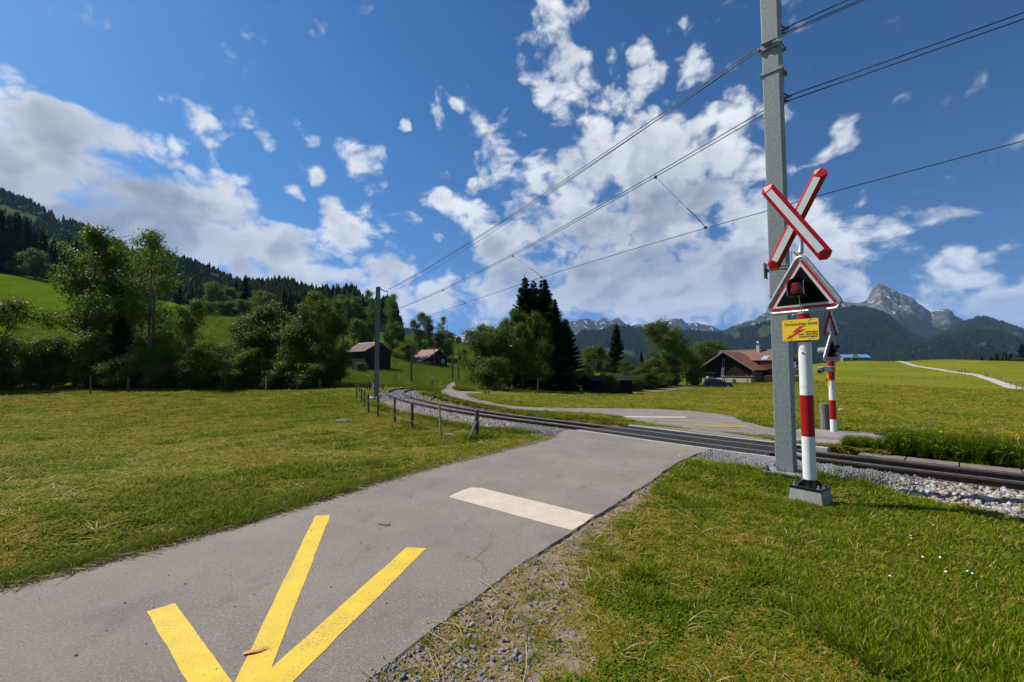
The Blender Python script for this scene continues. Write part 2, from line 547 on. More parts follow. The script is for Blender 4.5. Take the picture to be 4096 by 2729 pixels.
MT['concrete'] = pm('concrete', (0.33, 0.325, 0.295), (0.26, 0.255, 0.23), 7, 0.85, 0, 0.35, 70, c3=(0.28, 0.27, 0.24))
MT['oldconcrete'] = pm('old_concrete', (0.175, 0.150, 0.115), (0.12, 0.105, 0.083), 5, 0.9, 0, 0.5, 50, c3=(0.17, 0.16, 0.13))
MT['rubber'] = pm('crossing_rubber', (0.032, 0.031, 0.031), (0.048, 0.047, 0.046), 12, 0.9, 0, 0.2, 80, spec=0.12)
MT['rail'] = pm('rail_rust', (0.080, 0.050, 0.032), (0.048, 0.032, 0.022), 10, 0.85, 0.0, 0.3, 120)
MT['railtop'] = pm('rail_polished', (0.13, 0.13, 0.14), (0.09, 0.085, 0.085), 20, 0.5, 0.5)
MT['clip'] = pm('clip_iron', (0.035, 0.028, 0.024), None, 20, 0.7)
MT['sleeper'] = pm('steel_sleeper', (0.10, 0.07, 0.05), (0.07, 0.05, 0.04), 8, 0.8)
MT['wire'] = pm('wire_copper', (0.025, 0.025, 0.028), None, 4, 0.5)
MT['fencewire'] = pm('fence_wire', (0.16, 0.165, 0.17), None, 4, 0.5, 0.4)
MT['post'] = pm('weathered_post', (0.11, 0.088, 0.062), (0.065, 0.052, 0.038), 9, 0.9, 0, 0.6, 40, stretch=(1, 1, 0.12))
MT['freshwood'] = pm('fresh_wood', (0.40, 0.25, 0.10), (0.32, 0.19, 0.075), 9, 0.8, 0, 0.3, 40, stretch=(1, 1, 0.1))
MT['greywood'] = pm('grey_wood', (0.20, 0.175, 0.15), (0.12, 0.105, 0.09), 12, 0.9, 0, 0.6, 40, stretch=(1, 1, 0.1))
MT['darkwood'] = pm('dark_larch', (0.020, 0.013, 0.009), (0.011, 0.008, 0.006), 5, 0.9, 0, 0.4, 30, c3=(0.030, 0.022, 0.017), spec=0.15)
MT['bark'] = pm('bark', (0.075, 0.062, 0.048), (0.040, 0.034, 0.027), 6, 0.95, 0, 0.7, 18, stretch=(1, 1, 0.3))
MT['palebark'] = pm('pale_bark', (0.15, 0.14, 0.115), (0.08, 0.072, 0.06), 5, 0.95, 0, 0.5, 18, stretch=(1, 1, 0.4))
MT['tile'] = pm('clay_tile', (0.26, 0.105, 0.055), (0.18, 0.068, 0.04), 3, 0.85, 0, 0.3, 20, c3=(0.15, 0.06, 0.04))
MT['rustroof'] = pm('brown_sheet_roof', (0.150, 0.075, 0.046), (0.115, 0.058, 0.038), 1.2, 0.8, 0, 0.1, 12, c3=(0.22, 0.10, 0.06))
MT['redroof'] = pm('red_sheet_roof', (0.17, 0.018, 0.017), (0.14, 0.015, 0.014), 1.5, 0.6)
MT['oldroof'] = pm('rusty_sheet_roof', (0.105, 0.038, 0.029), (0.070, 0.028, 0.022), 0.9, 0.8, c3=(0.13, 0.060, 0.048))
MT['slate'] = pm('grey_shingle', (0.085, 0.082, 0.088), (0.06, 0.058, 0.062), 3, 0.8)
MT['plaster'] = pm('plaster', (0.48, 0.46, 0.41), (0.38, 0.36, 0.32), 2, 0.9)
MT['zinc'] = pm('zinc_flashing', (0.55, 0.57, 0.60), None, 3, 0.4, 0.5)
MT['glass'] = pm('window_glass', (0.02, 0.025, 0.03), None, 3, 0.08)
MT['carpaint'] = pm('navy_car_paint', (0.003, 0.0035, 0.007), None, 3, 0.3, 0.0, coat=0.3)
MT['tyre'] = pm('tyre', (0.015, 0.015, 0.015), None, 5, 0.8)
MT['alloy'] = pm('alloy_rim', (0.45, 0.46, 0.47), None, 5, 0.35, 0.6)
MT['blueroof'] = pm('blue_metal_roof', (0.12, 0.24, 0.50), (0.10, 0.21, 0.45), 1.0, 0.45)
MT['green'] = pm('green_plastic', (0.02, 0.16, 0.06), None, 4, 0.5)
MT['logs'] = pm('split_logs', (0.30, 0.19, 0.10), (0.17, 0.105, 0.06), 7, 0.9)
MT['ysheet'] = pm('pale_timber_wall', (0.22, 0.20, 0.07), (0.18, 0.165, 0.06), 0.8, 0.85)
MT['skin'] = pm('skin', (0.45, 0.27, 0.19), None, 5, 0.6)

# ================================================================ LARGE STRUCTURE
def catmull(pts, step):
    pts = [Vector(p) for p in pts]
    P = [pts[0] * 2 - pts[1]] + pts + [pts[-1] * 2 - pts[-2]]
    out = []
    for i in range(1, len(P) - 2):
        p0, p1, p2, p3 = P[i - 1:i + 3]
        n = max(2, int((p2 - p1).length / (step * 0.3)))
        for k in range(n):
            t = k / n
            out.append(0.5 * ((2 * p1) + (p2 - p0) * t + (2 * p0 - 5 * p1 + 4 * p2 - p3) * t * t + (3 * p1 - p0 - 3 * p2 + p3) * t ** 3))
    out.append(pts[-1])
    res = [out[0]]
    acc = 0.0
    for a, b in zip(out, out[1:]):
        L = (b - a).length
        while L > 0 and acc + L >= step:
            u = (step - acc) / L
            a = a + (b - a) * u
            res.append(a.copy())
            L = (b - a).length
            acc = 0.0
        acc += L
    return res
D = 4096 / 2353.0
# ---- near rail line, followed from beyond the frame at right to the bend behind the mast
RAIL = [(13.6, 0.4), (11.4, 2.45), (9.3, 4.45), (7.25, 6.44), (5.55, 8.15), (3.65, 10.28), (1.72, 12.68), (-0.75, 15.55), (-3.0, 18.7), (-4.95, 22.1), (-6.6, 25.6), (-7.9, 29.1), (-8.7, 32.4), (-8.95, 35.7), (-8.6, 39.3), (-7.8, 42.6), (-6.6, 46.2), (-4.9, 50.0), (-2.6, 54)]
TR = catmull([(x, y, 0) for x, y in RAIL], 0.25)
NT_ = len(TR)
TX = np.array([p.x for p in TR]); TY = np.array([p.y for p in TR])
TD = np.gradient(np.stack([TX, TY], 1), axis=0); TD /= np.linalg.norm(TD, axis=1)[:, None]
TNX, TNY = TD[:, 1], -TD[:, 0]                       # towards the far side of the line
def railz(y):
    return -0.010 * max(0.0, y - 34.0) ** 1.25
TZ = np.array([railz(p.y) for p in TR])
CANT = 0.055
def tpt(i, off, z=0.0):
    i = int(min(max(i, 0), NT_ - 1))
    return Vector((TX[i] + TNX[i] * off, TY[i] + TNY[i] * off, TZ[i] + z))
def toff(X, Y):
    """signed offset from the near rail (plus is the far side) and index along it"""
    X = np.asarray(X, float).ravel(); Y = np.asarray(Y, float).ravel()
    off = np.full(len(X), 99.0); idx = np.zeros(len(X), int)
    near = np.nonzero((np.abs(X) < 40) & (Y < 75) & (Y > -8))[0]
    for i in range(0, len(near), 8000):
        k = near[i:i + 8000]
        d2 = (X[k, None] - TX[None]) ** 2 + (Y[k, None] - TY[None]) ** 2
        j = d2.argmin(1)
        s = (X[k] - TX[j]) * TNX[j] + (Y[k] - TY[j]) * TNY[j]
        off[k] = np.where(np.sqrt(d2[np.arange(len(k)), j]) < 1.15 * np.abs(s) + 0.4, s, 99.0)
        idx[k] = j
    return off, idx
I0 = int(np.argmin(np.abs(TY - 8.75) + (TX < 2) * 50))      # crossing deck, near end
I1 = int(np.argmin(np.abs(TY - 12.25) + (TX < -2) * 50))

def wob(pts, amp, step=0.12, seed=1, f=2.5, closed=True):
    """resample an outline and make its edge uneven"""
    out = []
    n = len(pts)
    for i in range(n if closed else n - 1):
        a = Vector(pts[i][:2]).to_3d(); b = Vector(pts[(i + 1) % n][:2]).to_3d()
        L = (b - a).length
        k = max(1, min(int(L / step), 60))
        for j in range(k):
            p = a + (b - a) * (j / k)
            s = np.array([p.x * f]); t = np.array([p.y * f])
            out.append((p.x + amp * (fbm(s, t, 3, seed)[0] - 0.5) * 2, p.y + amp * (fbm(s, t, 3, seed + 50)[0] - 0.5) * 2))
    return out
def inpoly(X, Y, poly):
    X = np.asarray(X).ravel(); Y = np.asarray(Y).ravel()
    c = np.zeros(len(X), bool)
    P = np.array(poly)
    x0, y0 = P.min(0); x1, y1 = P.max(0)
    k = np.nonzero((X >= x0) & (X <= x1) & (Y >= y0) & (Y <= y1))[0]
    if len(k) == 0:
        return c
    xs, ys = X[k], Y[k]
    r = np.zeros(len(k), bool)
    j = len(P) - 1
    for i in range(len(P)):
        yi, yj = P[i, 1], P[j, 1]
        if yi != yj:
            m = ((yi > ys) != (yj > ys)) & (xs < (P[j, 0] - P[i, 0]) * (ys - yi) / (yj - yi) + P[i, 0])
            r ^= m
        j = i
    c[k] = r
    return c
def edgedist(X, Y, line):
    """distance to a polyline"""
    X = np.asarray(X).ravel(); Y = np.asarray(Y).ravel()
    out = np.full(len(X), 99.0)
    for (ax, ay), (bx, by) in zip(line, line[1:]):
        vx, vy = bx - ax, by - ay
        t = np.clip(((X - ax) * vx + (Y - ay) * vy) / (vx * vx + vy * vy), 0, 1)
        out = np.minimum(out, np.hypot(X - ax - t * vx, Y - ay - t * vy))
    return out
def sheet(name, poly, step, mat, dz=0.0, skirt=0.0, zf=None):
    """a sheet of ground cover cut to an outline and laid on the ground"""
    P = np.array(poly)
    x0, y0 = P.min(0); x1, y1 = P.max(0)
    gx, gy = np.meshgrid(np.arange(x0, x1, step), np.arange(y0, y1, step))
    gx = gx.ravel() + rng.uniform(-.1, .1, gx.size) * step; gy = gy.ravel() + rng.uniform(-.1, .1, gy.size) * step
    k = inpoly(gx, gy, poly)
    co = [Vector(p) for p in poly] + [Vector((a, b)) for a, b in zip(gx[k], gy[k])]
    n = len(poly)
    r = geometry.delaunay_2d_cdt(co, [], [list(range(n))], 1, 1e-5)
    V = np.array([(v.x, v.y) for v in r[0]])
    z = (zf or zg)(V[:, 0], V[:, 1]) + dz
    vs = [(a, b, c) for (a, b), c in zip(V, z)]
    fs = [tuple(f) for f in r[2]]
    if skirt:
        # crumbled edge: falls away outwards, unevenly
        o = len(vs)
        zz = (zf or zg)(P[:, 0], P[:, 1]) + dz
        ar = 0.5 * np.sum(P[:, 0] * np.roll(P[:, 1], -1) - np.roll(P[:, 0], -1) * P[:, 1])
        tg_ = np.roll(P, -1, 0) - np.roll(P, 1, 0)
        nn_ = np.stack([tg_[:, 1], -tg_[:, 0]], 1) * (1 if ar > 0 else -1)
        nn_ /= np.maximum(np.linalg.norm(nn_, axis=1), 1e-6)[:, None]
        w_ = 0.015 + 0.05 * rng.random(n)
        B = P + nn_ * w_[:, None]
        vs += [(a, b, c) for (a, b), c in zip(poly, zz)] + [(a, b, c - skirt) for (a, b), c in zip(B, zz)]
        fs += [(o + i, o + (i + 1) % n, o + n + (i + 1) % n, o + n + i) for i in range(n)]
    m = MB(); m.v = vs; m.f = fs; m.m = [0] * len(fs)
    return m.build(name, mat)

# ---- outlines, measured on the ground
def dg(*pts):
    return [tuple(gpx(x * D, y * D)[:2]) for x, y in pts]
left_edge = [(-7.4, -3.0), (-5.4, 0.4)] + dg((0, 1350), (300, 1272), (600, 1190), (850, 1112), (1050, 1060), (1180, 1029), (1275, 1002))
right_edge = dg((1640, 1030), (1600, 1042), (1560, 1061), (1500, 1102), (1400, 1166), (1310, 1226), (1200, 1293), (1100, 1366), (1000, 1441), (920, 1502), (830, 1570)) + [(-1.55, 1.2), (-2.6, -0.6), (-4.2, -3.2)]
deck_near = [tuple(tpt(i, -0.62)[:2]) for i in (I1 + 1, (I0 + I1) // 2, I0 - 2)]
ROAD = wob(left_edge, 0.02, 0.12, 3, closed=False) + wob([left_edge[-1]] + deck_near + right_edge, 0.028, 0.08, 5, closed=False) + [right_edge[-1]]
ROAD = [p for i, p in enumerate(ROAD) if i == 0 or math.hypot(p[0] - ROAD[i - 1][0], p[1] - ROAD[i - 1][1]) > 0.01]
def hs(*pts):
    return [tuple(hit(x, y)[:2]) for x, y in pts]
deck_far = [tuple(tpt(i, 1.72)[:2]) for i in (I0 + 1, (I0 + I1) // 2, I1)]
far_loop = (hs((2514, 1685), (2472, 1668), (2387, 1656), (2300, 1650), (2157, 1647), (2036, 1640), (1915, 1619), (1834, 1599), (1774, 1583), (1749, 1567), (1752, 1560), (1818, 1552), (1823, 1558), (1834, 1565))
            + hs((1950, 1571), (2100, 1576), (2300, 1579), (2450, 1573), (2600, 1563), (2720, 1546)) + [tuple(px(2790, 1541, 73)[:2]), tuple(px(2860, 1552, 72)[:2]), tuple(px(2800, 1552, 68)[:2])]
            + hs((2730, 1556), (2600, 1571), (2450, 1578), (2300, 1583), (2100, 1580), (1950, 1576), (1870, 1577), (1878, 1586), (1915, 1599), (1996, 1617), (2076, 1627), (2200, 1633), (2472, 1635), (2625, 1637), (2752, 1645), (2880, 1657), (2943, 1670), (3003, 1696), (3060, 1716)))
FAR = wob(deck_far[::-1] + far_loop + [tuple(tpt(I0 - 4, 2.9)[:2])], 0.03, 0.3, 9, 1.2)
GRAVEL = wob([tuple(tpt(i, o)[:2]) for i, o in ((I0 + 3, 2.2), (I0 - 6, 2.3), (I0 - 14, 2.7), (0, 2.9), (0, 5.2), (I0 - 14, 4.9), (I0 - 4, 5.2), (I0 + 4, 5.0))], 0.12, 0.3, 12, 1.2)
PATH_PX = [(4068, 1557), (4000, 1531), (3950, 1511), (3905, 1499), (3870, 1494), (3810, 1486), (3760, 1479), (3700, 1471), (3650, 1463), (3605, 1455), (3572, 1450)]
PATH_D = [93, 110, 133, 147, 156, 178, 198, 222, 243, 266, 290]
pc = [Vector((px(x, y, d).x, d, 0)) for (x, y), d in zip(PATH_PX, PATH_D)]
pc = [pc[0] + (pc[0] - pc[1]) * 2.0] + pc
pl, pr = [], []
for i, p in enumerate(pc):
    t = (pc[min(i + 1, len(pc) - 1)] - pc[max(i - 1, 0)]).normalized()
    w = 0.95
    pl.append((p.x - t.y * w, p.y + t.x * w)); pr.append((p.x + t.y * w, p.y - t.x * w))
PATH = wob(pl + pr[::-1], 0.15, 2.0, 21, 0.3)

# ---- ground surface materials
def asphalt(name, base, light):
    m, t, b = newmat(name)
    p = gpos(t)
    c = t.mix(t.ramp(t.noise(p, 0.7, 4, 0.55), 0.35, 0.65), base, light)
    c = t.mix(t.ramp(t.noise(t.vmath('MULTIPLY', p, (1.3, 0.8, 1)), 2.6, 6, 0.68), 0.50, 0.72, 0, 0.65), c, tuple(k * 0.74 for k in base))
    c = t.mix(t.ramp(t.noise(p, 7.0, 5, 0.7), 0.52, 0.75, 0, 0.5), c, tuple(k * 1.2 for k in light))
    sp = t.noise(p, 55, 4, 0.75)
    c = t.mix(t.ramp(sp, 0.56, 0.70, 0, 0.85), c, (0.40, 0.37, 0.33))
    c = t.mix(t.ramp(sp, 0.46, 0.32, 0, 0.75), c, (0.055, 0.050, 0.050))
    c = t.mix(t.ramp(t.noise(p, 170, 2, 0.6), 0.60, 0.70, 0, 0.7), c, (0.46, 0.43, 0.38))
    # fine wandering cracks, a few darker patches of seepage and pale worn tracks
    cw = t.vmath('ADD', p, t.vmath('SCALE', t.noise(p, 1.7, 4, 0.6, color=True), scale=0.55))
    vo = t.node('ShaderNodeTexVoronoi', feature='DISTANCE_TO_EDGE'); vo.inputs['Scale'].default_value = 0.55
    t.link(cw, vo.inputs['Vector'])
    crack = t.math('MULTIPLY', t.ramp(vo.outputs['Distance'], 0.010, 0.003), t.ramp(t.noise(p, 0.45, 3, 0.5), 0.50, 0.60))
    c = t.mix(t.math('MULTIPLY', crack, 0.35), c, (0.045, 0.040, 0.036))
    tr_ = t.noise(t.vmath('MULTIPLY', t.vmath('ADD', p, (0, 0, 3)), (1.1, -0.75, 0.0)), 0.9, 3, 0.5)
    c = t.mix(t.ramp(tr_, 0.52, 0.66, 0, 0.35), c, tuple(k * 1.25 for k in light))
    c = t.mix(t.ramp(t.noise(p, 0.33, 4, 0.6), 0.56, 0.66, 0, 0.35), c, tuple(k * 0.6 for k in base))
    t.put(b.inputs['Base Color'], c)
    b.inputs['Roughness'].default_value = 0.9
    b.inputs['Specular IOR Level'].default_value = 0.2
    bn = t.node('ShaderNodeBump'); bn.inputs['Strength'].default_value = 0.8; bn.inputs['Distance'].default_value = 0.008
    t.link(t.noise(p, 70, 5, 0.75), bn.inputs['Height']); t.link(bn.outputs[0], b.inputs['Normal'])
    return m
MT['asphalt'] = asphalt('asphalt', (0.165, 0.143, 0.125), (0.200, 0.173, 0.150))
MT['asphalt2'] = asphalt('asphalt_far', (0.165, 0.142, 0.124), (0.196, 0.170, 0.147))
def gravelmat(name, a, bb, cc):
    m, t, b = newmat(name)
    p = gpos(t)
    vo = t.node('ShaderNodeTexVoronoi'); vo.inputs['Scale'].default_value = 38.0
    t.link(p, vo.inputs['Vector'])
    c = t.mix(t.ramp(t.noise(p, 1.4, 4, 0.6), 0.4, 0.6), a, bb)
    s = t.node('ShaderNodeSeparateColor'); t.link(vo.outputs['Color'], s.inputs[0])
    c = t.mix(t.ramp(s.outputs[0], 0.0, 1.0, 0.0, 0.7, False), c, cc)
    t.put(b.inputs['Base Color'], c)
    b.inputs['Roughness'].default_value = 0.95
    bn = t.node('ShaderNodeBump'); bn.inputs['Strength'].default_value = 0.8; bn.inputs['Distance'].default_value = 0.02
    t.link(vo.outputs['Distance'], bn.inputs['Height']); t.link(bn.outputs[0], b.inputs['Normal'])
    return m
MT['gravel'] = gravelmat('gravel_track', (0.22, 0.185, 0.15), (0.17, 0.155, 0.145), (0.31, 0.30, 0.29))
MT['ballast'] = gravelmat('ballast_fill', (0.13, 0.12, 0.11), (0.10, 0.095, 0.09), (0.20, 0.19, 0.18))
MT['path'] = gravelmat('pale_path', (0.36, 0.335, 0.31), (0.32, 0.30, 0.285), (0.40, 0.38, 0.36))

def groundmat():
    m, t, b = newmat('meadow_ground')
    p = gpos(t)
    soil = t.node('ShaderNodeAttribute', attribute_name='soil').outputs['Fac']
    tall = t.node('ShaderNodeAttribute', attribute_name='tall').outputs['Fac']
    dry = t.node('ShaderNodeAttribute', attribute_name='dry').outputs['Fac']
    n2 = t.noise(p, 1.9, 5, 0.65)
    n3 = t.noise(t.vmath('MULTIPLY', p, (1, 1, 0.3)), 14.0, 4, 0.7)
    g = t.mix(t.ramp(n2, 0.3, 0.7), (0.090, 0.140, 0.003), (0.155, 0.190, 0.005))
    g = t.mix(t.math('MULTIPLY', dry, t.ramp(n3, 0.3, 0.6, 0.45, 0.9)), g, t.mix(t.ramp(n2, 0.4, 0.6), (0.235, 0.180, 0.026), (0.150, 0.106, 0.028)))
    g = t.mix(t.ramp(n3, 0.35, 0.62, 0.62, 0.0), g, (0.060, 0.078, 0.006))
    # unmown slopes: darker, bluer, with flowers
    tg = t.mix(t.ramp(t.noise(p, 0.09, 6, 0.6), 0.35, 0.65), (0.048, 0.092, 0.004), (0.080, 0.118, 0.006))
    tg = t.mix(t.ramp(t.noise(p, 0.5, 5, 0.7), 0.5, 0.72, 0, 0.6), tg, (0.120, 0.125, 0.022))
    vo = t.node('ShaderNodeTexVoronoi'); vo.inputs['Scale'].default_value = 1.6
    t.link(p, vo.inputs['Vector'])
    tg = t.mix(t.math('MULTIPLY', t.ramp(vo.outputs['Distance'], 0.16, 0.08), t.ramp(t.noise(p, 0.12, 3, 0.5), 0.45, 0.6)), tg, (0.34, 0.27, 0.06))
    # mowing swathes on the far fields
    far_ = t.ramp(t.vmath('LENGTH', p), 30.0, 60.0)
    row = t.noise(t.vmath('MULTIPLY', p, (0.55, 0.06, 0.1)), 1.0, 4, 0.6)
    g = t.mix(t.math('MULTIPLY', t.ramp(row, 0.45, 0.62, 0, 0.6), far_), g, (0.195, 0.190, 0.018))
    g = t.mix(t.math('MULTIPLY', t.ramp(t.noise(p, 0.03, 3, 0.5), 0.50, 0.60, 0, 0.6), t.ramp(t.vmath('LENGTH', p), 95.0, 120.0)), g, (0.080, 0.130, 0.010))
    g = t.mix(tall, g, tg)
    so = t.mix(t.ramp(t.noise(p, 6.0, 5, 0.65), 0.35, 0.65), (0.255, 0.190, 0.130), (0.180, 0.138, 0.098))
    so = t.mix(t.ramp(t.noise(p, 40.0, 3, 0.7), 0.55, 0.66, 0, 0.8), so, (0.30, 0.285, 0.265))
    g = t.mix(t.ramp(t.math('ADD', soil, t.math('MULTIPLY_ADD', n2, 0.7, -0.35)), 0.35, 0.65), g, so)
    t.put(b.inputs['Base Color'], g)
    b.inputs['Roughness'].default_value = 1.0
    b.inputs['Specular IOR Level'].default_value = 0.0
    bn = t.node('ShaderNodeBump'); bn.inputs['Strength'].default_value = 0.9; bn.inputs['Distance'].default_value = 0.05
    t.link(t.noise(p, 9.0, 6, 0.75), bn.inputs['Height']); t.link(bn.outputs[0], b.inputs['Normal'])
    return m
MT['ground'] = groundmat()

RIGHT_LINE = right_edge
def soilmask(X, Y):
    """bare worn strip along the road's right edge, widest near the viewer"""
    d = edgedist(X, Y, RIGHT_LINE)
    w = np.interp(Y, [-2, 2.2, 3.0, 4.0, 5.0, 6.5, 9], [1.5, 1.40, 1.05, 0.62, 0.34, 0.16, 0.10])
    n = fbm(np.asarray(X) * 3.0, np.asarray(Y) * 3.0, 4, 31)
    return np.clip((w * (0.55 + 0.9 * n) - d) / (0.45 * w) , 0, 1) * (d < 2.0)
def drymask(X, Y):
    """worn, yellow patches of the mown meadow"""
    X = np.asarray(X, float); Y = np.asarray(Y, float)
    k = 0.50 * fbm(X * 0.33 + 7, Y * 0.33, 4, 83) + 0.30 * fbm(X * 1.3, Y * 1.3, 4, 85) + 0.20 * fbm(X * 5.0, Y * 5.0, 3, 86)
    return np.clip((k - 0.420 + 0.018 * (X > 0.35 * Y)) / 0.095, 0, 1)
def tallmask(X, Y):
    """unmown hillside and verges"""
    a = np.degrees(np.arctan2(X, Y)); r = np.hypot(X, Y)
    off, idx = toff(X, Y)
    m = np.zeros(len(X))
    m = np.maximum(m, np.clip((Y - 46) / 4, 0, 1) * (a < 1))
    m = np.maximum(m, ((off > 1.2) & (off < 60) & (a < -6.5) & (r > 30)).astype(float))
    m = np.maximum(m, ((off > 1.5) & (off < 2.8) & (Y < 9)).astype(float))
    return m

# ---- the ground: one sheet
azs = np.concatenate([np.radians(np.arange(-180, -60, 6.0)), np.radians(np.arange(-60, 60.01, 0.36)), np.radians(np.arange(66, 180, 6.0))])
rs = np.exp(np.linspace(math.log(0.9), math.log(3800), 470))
A_, R_ = np.meshgrid(azs, rs)
GX = (np.sin(A_) * R_).ravel(); GY = (np.cos(A_) * R_).ravel()
GZ = zg(GX, GY)
soil = soilmask(GX, GY)
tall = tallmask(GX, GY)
dryg = drymask(GX, GY)
off, idx = toff(GX, GY)
rr = np.hypot(GX, GY)
GZ += np.where(rr < 60, 0.035 * (fbm(GX * 1.5, GY * 1.5, 4, 77) - 0.5), 0.25 * (fbm(GX * .2, GY * .2, 4, 78) - .5) * np.clip((rr - 60) / 60, 0, 1))
GZ -= soil * 0.004
onroad = inpoly(GX, GY, ROAD) | inpoly(GX, GY, FAR) | inpoly(GX, GY, GRAVEL) | inpoly(GX, GY, PATH)
GZ -= onroad * np.where(rr > 60, 0.25, 0.09)
nr = (~onroad) & (edgedist(GX, GY, RIGHT_LINE) < 0.6)
GZ -= nr * 0.004
bed = (off > np.interp(GY, [5.5, 7.0, 8.0], [-2.3, -1.7, -1.35])) & (off < 2.0)
GZ = np.where(bed, np.minimum(GZ, TZ[idx] - 0.62), GZ)
na, nrr = len(azs), len(rs)
ii = np.arange(na * (nrr - 1)).reshape(nrr - 1, na)
f = np.stack([ii[:, :], np.roll(ii, -1, 1), np.roll(ii, -1, 1) + na, ii + na], -1).reshape(-1, 4)
c0 = len(GX)
GV = np.concatenate([np.stack([GX, GY, GZ], 1), [[0, 0, 0.0]]])
me = npmesh('ground', GV, f, smooth=True)
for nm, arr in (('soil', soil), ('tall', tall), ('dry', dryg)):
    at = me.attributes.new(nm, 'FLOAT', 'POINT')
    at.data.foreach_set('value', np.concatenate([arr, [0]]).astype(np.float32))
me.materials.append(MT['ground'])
ground = bpy.data.objects.new('ground', me)
COL.objects.link(ground)
tag(ground, 'green and straw coloured alpine meadow running up to the wooded hillside', None, None, 'structure')

def z0(X, Y):
    X = np.asarray(X, float)
    return np.zeros(X.shape)
def zroad(X, Y):
    o, i = toff(X, Y)
    z = zg(X, Y)
    w = np.clip((np.hypot(X, Y) - 9) / 8, 0, 1)
    z = z * w
    k = np.clip((3.2 - np.abs(o)) / 1.6, 0, 1)
    return z * (1 - k) + k * np.where(o > 0.5, -CANT, 0.0) + 0.0
road = sheet('road', ROAD, 0.22, MT['asphalt'], 0.0, 0.05, zroad)
tag(road, 'grey asphalt lane running up to the level crossing', None, None, 'structure')
far_road = sheet('road', FAR, 0.5, MT['asphalt2'], 0.012, 0.08, zroad)
tag(far_road, 'grey asphalt path beyond the track, bending off to the farm', None, None, 'structure')
gv = sheet('gravel_track', GRAVEL, 0.4, MT['gravel'], 0.004, 0.06, zroad)
tag(gv, 'stony track leading off beside the railway beyond the crossing', None, None, 'structure')
pth = sheet('footpath', PATH, 2.0, MT['path'], 0.10, 0.2)
tag(pth, 'pale footpath climbing across the far right meadow', None, None, 'structure')

# ---- painted markings, four millimetres above the asphalt
def paint(name, c1, worn, seed):
    m, t, b = newmat(name)
    p = gpos(t)
    n = t.noise(p, 60, 5, 0.75)
    n2 = t.noise(p, 2.3, 4, 0.6)
    f_ = t.ramp(t.math('MULTIPLY_ADD', n2, 0.35, n), 0.70 + seed, 0.80 + seed)
    c = t.mix(t.ramp(t.noise(p, 6, 4, 0.6), 0.35, 0.65), c1, tuple(k * 0.88 for k in c1))
    t.put(b.inputs['Base Color'], t.mix(f_, c, worn))
    b.inputs['Roughness'].default_value = 0.7
    bn = t.node('ShaderNodeBump'); bn.inputs['Strength'].default_value = 0.4; bn.inputs['Distance'].default_value = 0.004
    t.link(n, bn.inputs['Height']); t.link(bn.outputs[0], b.inputs['Normal'])
    return m
MT['ypaint'] = paint('yellow_road_paint', (0.60, 0.41, 0.022), (0.22, 0.18, 0.10), 0.03)
MT['wpaint'] = paint('cream_road_paint', (0.50, 0.42, 0.325), (0.38, 0.32, 0.25), 0.0)
MT['opaint'] = paint('orange_spray_paint', (0.60, 0.22, 0.07), (0.4, 0.2, 0.1), -0.05)
def marking(name, mat, pts, label, dz=0.002, zf=zroad, cat='road marking'):
    o = sheet(name, wob(pts, 0.006, 0.06, 41, 6), 0.3, mat, dz, 0, zf)
    return tag(o, label, None, None, 'structure')
def seg(p, q, w):
    p, q = Vector(p), Vector(q)
    t = (q - p).normalized(); n = Vector((-t.y, t.x)) * (w / 2)
    return [tuple(p + n), tuple(q + n), tuple(q - n), tuple(p - n)]
marking('painted_marking', MT['wpaint'], dg((1030, 1142), (1062, 1127), (1085, 1120.5), (1106, 1121.5), (1365, 1185), (1341, 1204), (1315, 1219), (1290, 1213)), 'cream stop bar painted across the near lane')
tip = gpx(538 * D, 1655 * D)
def arrowbar(a, b, name, lab):
    """bar of the near arrow, from its square outer end to the tip below the frame"""
    p0, p1 = [gpx(x * D, y * D) for x, y in (a, b)]
    w = (p1 - p0)
    q0 = tip + w * 0.5 * -1; q1 = tip + w * 0.5
    marking('painted_marking', MT['ypaint'], [tuple(v[:2]) for v in (p0, p1, q1, q0)], lab, 0.0016 + arrowbar.n * 0.0008)
    arrowbar.n += 1
arrowbar.n = 0
arrowbar((337, 1406), (402, 1386), '', 'yellow painted bar at the left of the near arrow')
arrowbar((724, 1186), (759, 1183.5), '', 'yellow painted middle shaft of the near arrow')
arrowbar((934, 1258.5), (980, 1261), '', 'yellow painted bar at the right of the near arrow')
def sp2(x, y):
    v = hit(x, y); return (v.x, v.y)
marking('painted_marking', MT['wpaint'], [sp2(2492, 1667), sp2(2740, 1669), sp2(2752, 1673.5), sp2(2507, 1672)], 'thin white line painted on the asphalt beyond the crossing', 0.018)
fa = [((2632, 1699.5), (2974, 1715.5), 0.11, 'long yellow shaft of the arrow beyond the crossing'), ((2832, 1699), (2980, 1715.5), 0.11, 'upper yellow barb of the arrow beyond the crossing'), ((2824, 1715), (2984, 1716), 0.13, 'lower yellow barb of the arrow beyond the crossing')]
for k, (a, b, w, lab) in enumerate(fa):
    marking('painted_marking', MT['ypaint'], seg(sp2(*a), sp2(*b), w), lab, 0.018 + 0.004 * k)
marking('painted_marking', MT['opaint'], seg(gpx(2597, 1896)[:2], gpx(2634, 1903)[:2], 0.035), 'short orange spray mark at the right edge of the near lane')

